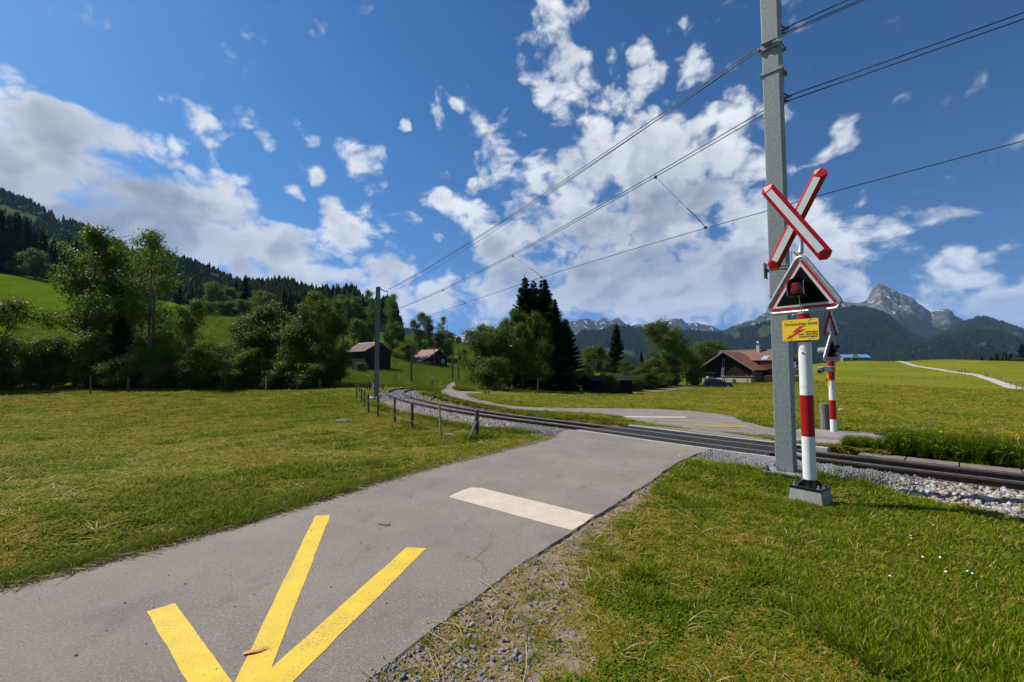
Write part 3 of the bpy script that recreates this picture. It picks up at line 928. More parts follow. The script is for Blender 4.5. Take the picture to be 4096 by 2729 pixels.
# ---- ballast bed
def bedz(i, o):
    """height of the ballast at index i, offset o"""
    g = z1(*tpt(i, o)[:2])
    prof = [(-2.6, min(g, -0.10) - 0.05), (-1.45, (min(g, -0.10) - 0.04) if TY[i] > 8.3 else -0.15), (-0.95, -0.30 if TY[i] > 12.5 else -0.15), (-0.45, -0.165), (0.0, -0.155), (0.5, -0.165), (1.0, -0.155 - CANT), (1.35, -0.17 - CANT), (1.9, -0.25), (2.3, g - 0.06)]
    return float(np.interp(o, [p[0] for p in prof], [p[1] for p in prof]))
offs = [-2.6, -2.2, -1.8, -1.45, -1.2, -0.95, -0.7, -0.45, -0.2, 0.0, 0.5, 1.0, 1.35, 1.6, 1.9, 2.3]
bv, bf = [], []
ids = list(range(0, NT_, 2))
for i in ids:
    for o in offs:
        p = tpt(i, o)
        bv.append((p.x, p.y, TZ[i] + bedz(i, o)))
w = len(offs)
for a in range(len(ids) - 1):
    for b in range(w - 1):
        bf.append((a * w + b, a * w + b + 1, (a + 1) * w + b + 1, (a + 1) * w + b))
m = MB(); m.v = bv; m.f = bf; m.m = [0] * len(bf)
bed_o = m.build('ballast_bed', MT['ballast'])
tag(bed_o, 'grey stone ballast bed under the railway line', None, None, 'structure')

# ---- railway track: rails, sleepers, fastenings
track = tag(empty('railway_track', tpt(I0, 0.5, -0.2)), 'single narrow gauge railway track curving away to the bend at the left', 'railway track')
tl = track.location
HEAD = [(-0.032, -0.038), (-0.032, -0.006), (-0.024, 0.0), (0.024, 0.0), (0.032, -0.006), (0.032, -0.038)]
BODY = [(0.008, -0.042), (0.008, -0.120), (0.060, -0.138), (0.060, -0.148), (-0.060, -0.148), (-0.060, -0.138), (-0.008, -0.120), (-0.008, -0.042)]
RAILP = HEAD + BODY
for off0, zz in ((0.0, 0.0), (1.035, -CANT)):
    vs, fs = [], []
    n = len(RAILP)
    for i in range(NT_):
        for a, b in RAILP:
            vs.append(tpt(i, off0 + a, zz + b) - tl)
    for i in range(NT_ - 1):
        for k in range(n):
            fs.append((i * n + k, i * n + (k + 1) % n, (i + 1) * n + (k + 1) % n, (i + 1) * n + k))
    m = MB(); m.v = [tuple(v) for v in vs]; m.f = fs
    m.m = [1 if (k in (1, 2, 3)) else 0 for i in range(NT_ - 1) for k in range(n)]
    m.build('rail', [MT['rail'], MT['railtop']], track)
sm = MB()
sm.prism([(-0.12, -0.06), (-0.085, 0), (0.085, 0), (0.12, -0.06)], -0.45, 1.50, 'y')
sm = sm.mesh('sleeper'); sm.materials.append(MT['sleeper'])
cms = []
for s in (-1, 1):
    cm = MB()
    cm.tube([(-0.06, s * 0.07, 0.0), (-0.05, s * 0.085, 0.045), (0.0, s * 0.075, 0.03), (0.05, s * 0.085, 0.045), (0.06, s * 0.07, 0.0)], 0.011, 5)
    cm.box((0, s * 0.095, 0.012), (0.14, 0.07, 0.035))
    cm.tube([(0, s * 0.08, 0.0), (0, s * 0.08, 0.06)], 0.014, 6)
    cm = cm.mesh('rail_clip'); cm.materials.append(MT['clip'])
    cms.append(cm)
for i in range(4, NT_ - 60, 3):
    if I0 - 3 <= i <= I1 + 2:
        continue
    p = tpt(i, 0, -0.150) - tl
    q = tpt(i, 1, -0.150 - CANT) - tl
    ang = math.atan2(TNY[i], TNX[i]) - R(90)
    o = child('sleeper', sm, track, p - Vector((0, 0, 0.030)), (math.atan2(-CANT, 1.0), 0, ang))
    if TY[i] < 34:
        for cm in cms:
            child('rail_clip', cm, track, p + Vector((0, 0, 0.006)), (0, 0, ang))
            child('rail_clip', cm, track, tpt(i, 1.035, -0.144 - CANT) - tl, (0, 0, ang))

# ---- rubber level crossing deck
deck = tag(empty('level_crossing_deck', tpt((I0 + I1) // 2, 0.5, -0.1)), 'black ribbed rubber deck carrying the lane over the rails', 'level crossing')
dl = deck.location
strips = [(-0.50, -0.065, 0.0, 0.0), (0.085, 0.95, -0.004, -0.004 - CANT * 0.9), (1.10, 1.56, -CANT, -CANT)]
RUB = MT['rubber']
i = I0
def panel(i, j, a, b, za, zb):
    m = MB()
    P = [tpt(i, a, za), tpt(i, b, zb), tpt(j, b, zb), tpt(j, a, za)]
    t = (P[3] - P[0]).normalized() * 0.004
    P = [P[0] + t, P[1] + t, P[2] - t, P[3] - t]
    P = [p - dl for p in P]
    dn = Vector((0, 0, -0.13)); lo = Vector((0, 0, -0.008))
    m.add([p + lo for p in P] + [p + dn for p in P], [(0, 1, 2, 3), (7, 6, 5, 4), (0, 4, 5, 1), (1, 5, 6, 2), (2, 6, 7, 3), (3, 7, 4, 0)])
    # raised studs on top
    nu = max(3, int((b - a) / 0.075)); nv = 5
    for u in range(nu):
        for v in range(nv):
            u0, u1 = (u + 0.10) / nu, (u + 0.90) / nu
            v0, v1 = (v + 0.12) / nv, (v + 0.88) / nv
            def bl(s, r):
                return P[0] * (1 - s) * (1 - r) + P[1] * s * (1 - r) + P[2] * s * r + P[3] * (1 - s) * r
            q = [bl(u0, v0), bl(u1, v0), bl(u1, v1), bl(u0, v1)]
            m.add(q + [k + lo for k in q], [(0, 1, 2, 3), (0, 4, 5, 1), (1, 5, 6, 2), (2, 6, 7, 3), (3, 7, 4, 0)])
    m.build('rubber_panel', RUB, deck)
while i < I1:
    j = min(i + 2, I1)
    for (a, b, za, zb) in strips:
        panel(i, j, a, b, za, zb)
    i = j
for a, b, z, nm in ((-0.60, -0.505, 0.004, 'edge_beam'), (1.565, 1.70, 0.01 - CANT, 'edge_beam')):
    vs, fs = [], []
    e0, e1 = (I0 - 2, I1 + 1)
    rngi = list(range(e0, e1 + 1, 2))
    for k in rngi:
        for o, zz in ((a, z), (b, z), (b, z - 0.22), (a, z - 0.22)):
            vs.append(tpt(k, o, zz) - dl)
    for k in range(len(rngi) - 1):
        for c in range(4):
            fs.append((k * 4 + c, k * 4 + (c + 1) % 4, k * 4 + 4 + (c + 1) % 4, k * 4 + 4 + c))
    fs += [(0, 1, 2, 3), tuple(len(vs) - 4 + c for c in (3, 2, 1, 0))]
    m = MB().add(vs, fs)
    m.build(nm, MT['concrete'], deck, bevel=0.012)
# sloping deflector plate at the end of the deck
m = MB()
P = [tpt(I0, 0.2, -0.02), tpt(I0, 0.85, -0.06), tpt(I0 - 2, 0.85, -0.15), tpt(I0 - 2, 0.2, -0.13)]
P = [p - dl for p in P]
m.add(P + [p - Vector((0, 0, 0.012)) for p in P], [(0, 1, 2, 3), (7, 6, 5, 4), (0, 4, 5, 1), (1, 5, 6, 2), (2, 6, 7, 3), (3, 7, 4, 0)])
m.build('deflector_plate', MT['steel'], deck)

# ---- concrete cable trough lids on the far side
edging = tag(empty('concrete_edging', tpt(I0 - 6, 1.6, -0.1)), 'row of old concrete slabs along the far side of the rails', 'edging')
el_ = edging.location
for i in list(range(2, I0 - 5, 3)):
    j = i + 3
    for (a, b) in ((1.62, 1.98),):
        dzr = random.uniform(-0.008, 0.008)
        P = [tpt(i, a, -0.12 + dzr), tpt(i, b, -0.11 + dzr), tpt(j, b, -0.11 + dzr), tpt(j, a, -0.12 + dzr)]
        t = (P[3] - P[0]).normalized() * 0.008
        P = [P[0] + t - el_, P[1] + t - el_, P[2] - t - el_, P[3] - t - el_]
        m = MB().add(P + [p - Vector((0, 0, 0.10)) for p in P], [(0, 1, 2, 3), (7, 6, 5, 4), (0, 4, 5, 1), (1, 5, 6, 2), (2, 6, 7, 3), (3, 7, 4, 0)])
        m.build('slab', MT['oldconcrete'], edging, bevel=0.008)
kerb = MB()
prev = []
for i in range(I1 + 2, NT_ - 70, 2):
    P = [tpt(i, 1.95, -0.17), tpt(i, 2.10, -0.16), tpt(i, 2.10, -0.5), tpt(i, 1.95, -0.5)]
    prev.append(P)
vs = [p for q in prev for p in q]
kerb.add(vs, [(k * 4 + c, k * 4 + (c + 1) % 4, k * 4 + 4 + (c + 1) % 4, k * 4 + 4 + c) for k in range(len(prev) - 1) for c in range(4)])
tag(kerb.build('kerb', MT['oldconcrete']), 'low sandy kerb between the ballast and the grass strip on the inside of the bend', None, None, 'structure')

# ================================================================ MOUNTAINS AND HILLS
def mountainmat(name, forest, meadow, rock, snow_lo=None, rock_lo=None, meadow_amt=0.5, s=0.004, wood=0.5):
    m, t, b = newmat(name)
    p = gpos(t)
    nrm = t.node('ShaderNodeNewGeometry').outputs['Normal']
    sx = t.node('ShaderNodeSeparateXYZ'); t.link(p, sx.inputs[0])
    sn = t.node('ShaderNodeSeparateXYZ'); t.link(nrm, sn.inputs[0])
    h = sx.outputs[2]
    nz = sn.outputs[2]
    n1 = t.noise(p, s, 6, 0.6)
    n2 = t.noise(p, s * 14, 5, 0.7)
    f = t.mix(t.ramp(n2, 0.3, 0.7), forest, tuple(k * 1.7 for k in forest))
    c = t.mix(t.ramp(t.math('MULTIPLY_ADD', n2, 0.12, n1), 0.62 + (0.5 - meadow_amt) * 0.3, 0.66 + (0.5 - meadow_amt) * 0.3), f, meadow)
    if name in ('left_forest_floor', 'dark_wooded_hill', 'wooded_hills'):
        c = t.mix(t.ramp(t.node('ShaderNodeAttribute', attribute_name='clearing').outputs['Fac'], 0.3, 0.7), f, (0.085, 0.135, 0.016) if name == 'left_forest_floor' else (0.048, 0.092, 0.014))
    if rock_lo is not None:
        rk = t.mix(t.ramp(t.noise(t.vmath('MULTIPLY', p, (1, 1, 0.45)), s * 5, 9, 0.72), 0.42, 0.60), rock, tuple(k * 0.38 for k in rock))
        rk = t.mix(t.ramp(n2, 0.55, 0.7, 0, 0.5), rk, (0.09, 0.10, 0.045))
        f_ = t.ramp(t.math('MULTIPLY_ADD', t.math('SUBTRACT', n1, 0.5), (rock_lo[1] - rock_lo[0]) * 2.4, h), rock_lo[0], rock_lo[1])
        c = t.mix(f_, c, rk)
    if snow_lo is not None:
        sv = t.noise(t.vmath('MULTIPLY', p, (1, 1, 0.6)), s * 6, 7, 0.65)
        f_ = t.math('MULTIPLY', t.ramp(sv, snow_lo[2], snow_lo[2] + 0.05), t.ramp(h, snow_lo[0], snow_lo[1]))
        c = t.mix(t.math('MULTIPLY', f_, t.ramp(nz, 0.25, 0.5)), c, (0.80, 0.81, 0.84))
    t.put(b.inputs['Base Color'], c)
    b.inputs['Roughness'].default_value = 1.0
    b.inputs['Specular IOR Level'].default_value = 0.05
    bn = t.node('ShaderNodeBump'); bn.inputs['Strength'].default_value = 1.0; bn.inputs['Distance'].default_value = 26.0
    t.link(t.noise(p, s * 22, 6, 0.75), bn.inputs['Height']); t.link(bn.outputs[0], b.inputs['Normal'])
    return m
WOODED = []
def glade(P, thr):
    return fbm(P[:, 0] / 420, P[:, 1] / 420, 4, 29, 0.55) > thr
def ridge(name, prof, dr, foot, zb, mat, label, amp, seed, nu=240, nv=70, fr=1.0, jag=0.0, back=0.5, clear=None):
    """a mountain with the given skyline: ridge, front slope with spurs and gullies, back slope"""
    xs = np.array([p[0] for p in prof], float); ys = np.array([p[1] for p in prof], float)
    u = np.linspace(xs[0], xs[-1], nu)
    y = np.interp(u, xs, ys)
    drs = np.interp(u, xs, dr) if hasattr(dr, '__len__') else np.full(nu, float(dr))
    rp = np.array([px(a, b, c) for a, b, c in zip(u, y, drs)])
    if jag:
        rp[:, 2] += jag * (fbm(u * 0.02 * fr, u * 0 + seed, 5, seed, 0.6) - 0.5) * 2
    fd = foot / drs
    fp = rp * np.stack([fd, fd, fd * 0], 1)
    fp[:, 2] = zb
    vs = []
    vv = np.concatenate([np.linspace(-back, -0.02, 10), np.linspace(0, 1, nv) ** 1.5])
    for v in vv:
        if v < 0:
            p = rp.copy()
            k = 1 - v * 0.5
            p[:, :2] *= k
            p[:, 2] = zb + (rp[:, 2] - zb) * (1 + v * 1.8)
        else:
            p = rp * (1 - v) + fp * v
            prof_z = (1 - v) ** 1.15
            p[:, 2] = zb + (rp[:, 2] - zb) * prof_z
            e = min(1.0, v * 12) * min(1.0, (1 - v) * 4)
            sx = p[:, 0] / (amp * 7) * fr; sy = p[:, 1] / (amp * 7) * fr
            nzz = fbm(sx + seed * 3.1, sy, 6, seed, 0.55, True) - 0.62
            p[:, 2] += amp * e * nzz * 2.4
            n2_ = fbm(p[:, 0] / (amp * 1.6) + seed, p[:, 1] / (amp * 1.6), 5, seed + 9, 0.6, True) - 0.6
            p[:, 2] += amp * 0.55 * min(1.0, v * 25) * min(1.0, (1 - v) * 4) * n2_
            p[:, 1] += amp * 0.8 * min(1.0, v * 20) * min(1.0, (1 - v) * 4) * (fbm(p[:, 0] / (amp * 2.2), p[:, 2] / (amp * 2.2) + seed, 4, seed + 5, 0.6) - 0.5)
        vs.append(p)
    V = np.concatenate(vs)
    n = nu
    k = np.arange(len(vv) - 1)[:, None] * n + np.arange(n - 1)[None]
    F = np.stack([k, k + 1, k + n + 1, k + n], -1).reshape(-1, 4)
    me = npmesh(name, V, F, smooth=True)
    me.materials.append(mat)
    o = bpy.data.objects.new(name, me)
    COL.objects.link(o)
    tag(o, label, None, None, 'structure')
    G_ = V.reshape(len(vv), n, 3)
    if clear is not None:
        at = me.attributes.new('clearing', 'FLOAT', 'POINT')
        at.data.foreach_set('value', glade(V, clear).astype(np.float32))
        WOODED.append((G_, clear, label))
    return G_
FO = (0.009, 0.018, 0.010)  # conifer green, darkened to stand in for cloud shadow over the hills
MD = (0.060, 0.115, 0.016)
RK = (0.19, 0.185, 0.18)
mm_snow = mountainmat('far_snow_peaks', (0.05, 0.06, 0.05), (0.09, 0.10, 0.06), (0.16, 0.16, 0.17), (250, 900, 0.50), (0, 300), 0.4, 0.0016)
mm_snow2 = mountainmat('far_grey_range', (0.018, 0.026, 0.022), (0.03, 0.04, 0.025), (0.055, 0.056, 0.06), (300, 430, 0.575), (150, 380), 0.4, 0.0024)
mm_peak = mountainmat('limestone_peak', FO, (0.07, 0.085, 0.03), RK, (320, 480, 0.585), (330, 540), 0.42, 0.0030)
mm_hill = mountainmat('wooded_hills', FO, (0.045, 0.085, 0.014), RK, None, None, 0.34, 0.0032)
mm_dark = mountainmat('dark_wooded_hill', (0.007, 0.014, 0.009), (0.026, 0.050, 0.014), RK, None, None, 0.25, 0.0040)  # cloud shadow put into this darker forest tone as well
mm_left = mountainmat('left_forest_floor', (0.010, 0.020, 0.007), MD, RK, None, None, 0.30, 0.006)
ridge('mountain', [(1700, 1400), (1780, 1372), (1850, 1340), (1900, 1322), (1950, 1330), (1985, 1308), (2005, 1330), (2060, 1318), (2140, 1340), (2260, 1360)], 11000, 7000, 0, mm_snow, 'distant glacier-white peaks seen low between the trees', 160, 3, 160, 50, 0.8, 40)
ridge('mountain', [(2150, 1390), (2255, 1300), (2290, 1285), (2310, 1282), (2335, 1272), (2360, 1274), (2385, 1290), (2415, 1272), (2440, 1285), (2475, 1271), (2500, 1292), (2525, 1302), (2560, 1298), (2600, 1300), (2640, 1290), (2690, 1280), (2725, 1277), (2745, 1292), (2790, 1288), (2810, 1298), (2850, 1310), (2900, 1322), (2960, 1325), (3100, 1330), (3250, 1320)], 6400, 4300, -20, mm_snow2, 'grey snow-streaked range on the skyline behind the farm', 85, 8, 320, 90, 1.0, 26)
ridge('mountain', [(2880, 1330), (2950, 1302), (3010, 1285), (3040, 1262), (3070, 1245), (3130, 1235), (3180, 1232), (3230, 1225), (3300, 1212), (3380, 1208), (3440, 1212), (3470, 1195), (3484, 1165), (3494, 1146), (3512, 1133), (3530, 1138), (3560, 1155), (3590, 1172), (3612, 1178), (3640, 1190), (3665, 1208), (3700, 1232), (3726, 1248), (3745, 1238), (3790, 1236), (3806, 1246), (3822, 1272), (3850, 1292), (3900, 1320), (4000, 1360), (4200, 1390)], 4300, 2500, -40, mm_peak, 'steep grey limestone peak with snow gullies rising above dark woods', 95, 14, 420, 150, 1.2, 12)
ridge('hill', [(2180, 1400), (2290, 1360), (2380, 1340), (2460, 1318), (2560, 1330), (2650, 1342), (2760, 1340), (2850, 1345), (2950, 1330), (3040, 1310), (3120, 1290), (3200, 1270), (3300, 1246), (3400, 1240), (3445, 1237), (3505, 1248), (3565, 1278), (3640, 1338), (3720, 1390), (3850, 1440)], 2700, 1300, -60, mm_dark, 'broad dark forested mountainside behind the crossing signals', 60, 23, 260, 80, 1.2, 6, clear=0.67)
ridge('hill', [(3600, 1420), (3750, 1350), (3850, 1300), (3910, 1280), (3945, 1275), (4010, 1298), (4100, 1330), (4300, 1400)], 2900, 1500, -60, mm_hill, 'rounded wooded hill with green clearings at the right edge', 45, 31, 160, 60, 1.3, 5, clear=0.60)
ridge('hill', [(3500, 1450), (3640, 1408), (3740, 1372), (3850, 1345), (3950, 1335), (4010, 1345), (4100, 1385), (4250, 1400)], 1900, 900, -60, mm_hill, 'low wooded ridge with meadow clearings in front of the right hills', 30, 37, 160, 60, 1.6, 4, clear=0.58)
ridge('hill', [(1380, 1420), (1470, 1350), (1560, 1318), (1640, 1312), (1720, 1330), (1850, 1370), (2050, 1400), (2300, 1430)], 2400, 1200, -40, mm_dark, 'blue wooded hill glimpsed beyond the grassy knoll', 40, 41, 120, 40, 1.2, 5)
LV = ridge('hill', [(-1500, 330), (-700, 560), (0, 782), (250, 895), (500, 1012), (720, 1086), (900, 1146), (1000, 1172), (1180, 1202), (1350, 1252), (1500, 1300), (1600, 1340)], [1500, 1300, 1100, 1000, 900, 800, 700, 650, 560, 480, 420, 400], 215, 18, mm_left, 'steep forested mountainside rising at the left', 26, 51, 260, 110, 1.0, 3)

def clearing(P):
    """meadow clearings high on the left slope"""
    vx = P[:, 0] / np.maximum(P[:, 1], 1) * 1820 + 2048; vy = 1471 - (P[:, 2] - EYE) / np.maximum(P[:, 1], 1) * 1820
    wv_ = 9 * (fbm(P[:, 0] / 30, P[:, 1] / 30, 3, 17) - 0.5)
    c = (vx > -200) & (vx < 175) & (np.abs(vy - 866 - 0.30 * (vx - 60) + wv_) < 30 - np.maximum(0, vx - 80) * 0.22)
    c |= (np.abs(vx - 828) < 55) & (np.abs(vy - 1142 - 0.35 * (vx - 830) + wv_) < 17)
    return c
hill_left = [o for o in COL.objects if o.get('label', '').startswith('steep forested mountainside')][0]
at = hill_left.data.attributes.new('clearing', 'FLOAT', 'POINT')
at.data.foreach_set('value', clearing(LV.reshape(-1, 3)).astype(np.float32))
# ================================================================ FOLIAGE BUILDING BLOCKS
class Leaves:
    def __init__(s):
        s.c, s.a, s.b, s.r = [], [], [], []
    def add(s, c, a, b, r):
        s.c.append(c); s.a.append(a); s.b.append(b); s.r.append(r)
    def mesh(s, name, mat):
        c = np.concatenate(s.c); a = np.concatenate(s.a); b = np.concatenate(s.b); r = np.concatenate(s.r)
        V = np.stack([c - a, c - b * 0.9 - a * 0.1, c + a, c + b * 0.9 - a * 0.1], 1).reshape(-1, 3)
        F = np.arange(len(V)).reshape(-1, 4)
        me = npmesh(name, V, F, r)
        me.materials.append(mat)
        return me
def unit(v):
    return v / np.maximum(np.linalg.norm(v, axis=-1, keepdims=True), 1e-9)
def wood(polys, name, mat):
    m = MB()
    for pts, rads, n in polys:
        m.tube(pts, rads, n, cap=False)
    me = m.mesh(name, True)
    me.materials.append(mat)
    return me
def grow(p, d, L, n, g, up=0.0, jit=0.12):
    pts = [Vector(p)]
    d = Vector(d).normalized()
    for k in range(n):
        d = (d + Vector((g.uniform(-jit, jit), g.uniform(-jit, jit), g.uniform(-jit, jit) + up))).normalized()
        pts.append(pts[-1] + d * (L / n))
    return pts
def along(pts, t):
    f = t * (len(pts) - 1); i = min(int(f), len(pts) - 2); u = f - i
    return pts[i] * (1 - u) + pts[i + 1] * u
def broadleaf(seed, H=12.0, W_=4.0, base=0.25, stems=1, n1=20, n2=5, per=42, leaf=0.19, cr=0.48, up=0.5, lean=0.0, shape=0.0, mat=None, bark=None, droop=0.0):
    """broadleaved tree: tapering stem, limbs, twigs and clusters of leaves; returns two meshes"""
    g = random.Random(seed); q = np.random.default_rng(seed)
    polys, L = [], Leaves()
    tips = []
    for s in range(stems):
        a = g.uniform(0, 6.28)
        sp = 0.0 if stems == 1 else g.uniform(0.10, 0.32)
        hh = H * (1.0 if s == 0 else g.uniform(0.72, 0.98))
        d = Vector((math.cos(a) * sp + lean, math.sin(a) * sp, 1.0))
        tr = grow((math.cos(a) * 0.12 * (stems > 1), math.sin(a) * 0.12 * (stems > 1), -0.3), d, hh * 0.93, 9, g, 0.05, 0.07)
        r0 = hh * 0.018 * (1.0 if stems == 1 else 0.62)
        polys.append((tr, [r0 * (1 - 0.88 * k / 9) * (1.35 if k == 0 else 1) for k in range(10)], 7))
        nb = n1 if stems == 1 else max(6, int(n1 * 1.6 / stems))
        for b in range(nb):
            t = base + (1 - base) * (b + g.uniform(0.1, 0.9)) / nb
            p = along(tr, min(t, 0.995))
            rel = (t - base) / (1 - base)
            prof = (math.sin(math.pi * min(1, rel * 0.86 + 0.16)) ** 0.65) * (1 - shape * rel)
            Lb = W_ * prof * g.uniform(0.65, 1.12) * (1.0 if stems == 1 else 0.68) + 0.25
            a = g.uniform(0, 6.28)
            el_ = up * g.uniform(0.5, 1.3) + rel * 0.5 - droop
            br = grow(p, (math.cos(a), math.sin(a), el_), Lb, 5, g, 0.05 - droop * 0.2, 0.16)
            rb = r0 * (1 - 0.8 * t) * 0.5
            polys.append((br, [max(0.008, rb * (1 - 0.85 * k / 5)) for k in range(6)], 5))
            for c in range(n2):
                tt = g.uniform(0.28, 1.0)
                p2 = along(br, tt)
                a2 = a + g.uniform(-1.3, 1.3)
                tw = grow(p2, (math.cos(a2), math.sin(a2), g.uniform(-0.25, 0.8) - droop), Lb * g.uniform(0.18, 0.42) + 0.15, 3, g, 0, 0.25)
                polys.append((tw, [0.016, 0.012, 0.008, 0.005], 3))
                tips.append((tw[-1], 1.0)); tips.append((tw[1], 0.6))
            tips.append((br[-1], 1.0))
        tips.append((tr[-1], 1.1))
    for p, k in tips:
        n = max(6, int(per * k * g.uniform(0.6, 1.3)))
        ctr = np.array(p) + q.normal(0, 0.1, 3)
        off = q.normal(0, 1, (n, 3)) * np.array([cr, cr, cr * 0.62]) * g.uniform(0.6, 1.15)
        c = ctr + off
        nrm = unit(off * 0.7 / cr + q.normal(0, 0.6, (n, 3)) + np.array([0, 0, 0.55]))
        ax = unit(np.cross(nrm, q.normal(0, 1, (n, 3))))
        bx = np.cross(nrm, ax)
        sz = leaf * q.uniform(0.6, 1.25, (n, 1))
        L.add(c, ax * sz * 0.62, bx * sz * 0.40, np.clip(q.normal(0.45, 0.22, n) + g.uniform(-0.12, 0.12), 0, 1))
    return wood(polys, 'trunk', bark), L.mesh('crown', mat)
def spruce(seed, H=14.0, W_=2.6, mat=None, bark=None, gap=0.021, ntw=11):
    g = random.Random(seed); q = np.random.default_rng(seed)
    polys = [([Vector((0, 0, -0.3)), Vector((g.uniform(-.05, .05), 0, H * 0.4)), Vector((0, 0, H))], [H * 0.017, H * 0.010, 0.012], 6)]
    L = Leaves()
    t = 0.015
    while t < 0.985:
        nb = int(g.uniform(7, 10)) if t < 0.9 else 5
        for b in range(nb):
            a = g.uniform(0, 6.28)
            Lb = W_ * ((1 - t) ** 0.82) * g.uniform(0.72, 1.12) + 0.10
            z = H * (t + g.uniform(-0.01, 0.01))
            el_ = -0.28 + 0.75 * t
            br = grow((0, 0, z), (math.cos(a), math.sin(a), el_), Lb, 4, g, 0.06, 0.07)
            if Lb > 0.5:
                polys.append((br, [0.03 * Lb / 2.5 + 0.006, 0.02, 0.014, 0.010, 0.004], 3))
            n = max(4, int(ntw * Lb / 1.3) + 3)
            for k in range(n):
                tt = (k + 0.6) / n
                p = along(br, tt)
                Lt = (0.16 + 0.30 * Lb * (1 - tt) * 0.6 + 0.10) * g.uniform(0.8, 1.2)
                for s in (-1, 1):
                    a2 = a + s * g.uniform(0.5, 1.0)
                    d = np.array([math.cos(a2), math.sin(a2), g.uniform(-0.55, -0.05)]); d /= np.linalg.norm(d)
                    c = np.array(p) + d * Lt * 0.5
                    side = unit(np.cross(d, q.normal(0, 1, 3) * 0.5 + np.array([0, 0, 1.0])))
                    up_ = np.cross(side, d)
                    L.add(c[None], (d * Lt * 0.62)[None], (side * Lt * 0.20)[None], np.array([g.random()]))
                    L.add((c - np.array([0, 0, 0.05]))[None], (d * Lt * 0.55)[None], ((up_ * 0.8 + side * 0.3) * Lt * 0.17)[None], np.array([g.random() * 0.7]))
        t += gap * g.uniform(0.8, 1.2)
    L.add(np.array([[0, 0, H]]), np.array([[0, 0, 0.35]]), np.array([[0.05, 0, 0]]), np.array([0.8]))
    return wood(polys, 'trunk', bark), L.mesh('crown', mat)

LF = {
    'maple': leafmat('maple_leaf', [(0.033, 0.0599, 0.0042), (0.0722, 0.1111, 0.0069), (0.1288, 0.169, 0.0124), (0.0412, 0.0821, 0.0055)], 0.40),
    'ash': leafmat('ash_leaf', [(0.0399, 0.0706, 0.0067), (0.0831, 0.1267, 0.0119), (0.1496, 0.1869, 0.0223), (0.0554, 0.1038, 0.0111)], 0.42),
    'willow': leafmat('willow_leaf', [(0.035, 0.058, 0.0082), (0.068, 0.0986, 0.0138), (0.1237, 0.1498, 0.0234), (0.0515, 0.0821, 0.0103)], 0.36),
    'fresh': leafmat('fresh_leaf', [(0.0426, 0.0698, 0.0071), (0.0798, 0.1247, 0.0128), (0.1277, 0.1745, 0.0199), (0.0638, 0.1097, 0.0106)], 0.38),
    'spruce': leafmat('spruce_needle', [(0.006, 0.014, 0.005), (0.013, 0.024, 0.008), (0.028, 0.036, 0.011), (0.011, 0.02, 0.007)], 0.10, 1.0, 0.0),
}
PROTO = {}
def proto(k, pair, H):
    PROTO[k] = (pair[0], pair[1], H)
proto('maple', broadleaf(11, 16.5, 4.7, 0.33, 1, 24, 6, 84, 0.20, 0.50, 0.45, 0.06, 0.0, LF['maple'], MT['bark']), 16.5)
proto('maple_b', broadleaf(12, 13.0, 3.9, 0.12, 1, 26, 6, 84, 0.19, 0.44, 0.45, 0.0, 0.15, LF['maple'], MT['palebark']), 13.0)
proto('ash', broadleaf(21, 16.5, 3.4, 0.24, 2, 28, 5, 42, 0.17, 0.46, 0.75, 0.0, 0.0, LF['ash'], MT['palebark']), 16.5)
proto('ash_b', broadleaf(22, 14.0, 3.3, 0.15, 1, 26, 6, 44, 0.20, 0.52, 0.8, 0.0, 0.1, LF['ash'], MT['palebark']), 14.0)
proto('thicket', broadleaf(31, 10.0, 3.2, 0.14, 6, 30, 5, 42, 0.17, 0.46, 0.75, 0.0, 0.0, LF['willow'], MT['bark']), 10.0)
proto('willow', broadleaf(32, 7.5, 3.0, 0.10, 5, 32, 5, 52, 0.14, 0.40, 0.7, 0.0, 0.0, LF['willow'], MT['bark']), 7.5)
proto('bush', broadleaf(41, 5.0, 2.5, 0.04, 6, 26, 5, 60, 0.15, 0.38, 0.6, 0.0, 0.0, LF['ash'], MT['bark']), 5.0)
proto('bush_b', broadleaf(42, 3.4, 2.0, 0.04, 5, 24, 4, 56, 0.14, 0.34, 0.5, 0.0, 0.0, LF['willow'], MT['bark']), 3.4)
proto('fresh', broadleaf(51, 13.0, 4.6, 0.16, 1, 28, 6, 80, 0.20, 0.50, 0.6, 0.0, 0.0, LF['fresh'], MT['bark']), 13.0)
proto('fresh_b', broadleaf(52, 9.0, 3.2, 0.10, 1, 24, 6, 56, 0.22, 0.50, 0.6, 0.0, 0.1, LF['fresh'], MT['bark']), 9.0)
proto('spruce', spruce(61, 15.0, 3.0, LF['spruce'], MT['bark']), 15.0)
proto('spruce_b', spruce(62, 13.0, 3.3, LF['spruce'], MT['bark'], 0.022, 12), 13.0)
proto('spruce_c', spruce(63, 18.0, 2.7, LF['spruce'], MT['bark'], 0.019), 18.0)
used_spots = {}
def tree(kind, name, x, top, d, label, wide=1.0, cat='tree', group=None, base=None):
    """plant a tree so that it stands on the ground at depth d with its top where it is seen"""
    tp = px(x, top, d)
    z = z1(tp.x, tp.y)
    H = tp.z - z
    me_t, me_c, h0 = PROTO[kind]
    k = H / h0
    t = empty(name, (tp.x, tp.y, z), random.uniform(0, 6.28))
    t.scale = (k * wide, k * wide, k)
    child('trunk', me_t, t)
    child('crown', me_c, t)
    tag(t, label, cat, group)
    return t
G1 = 'trees along the far edge of the left meadow'
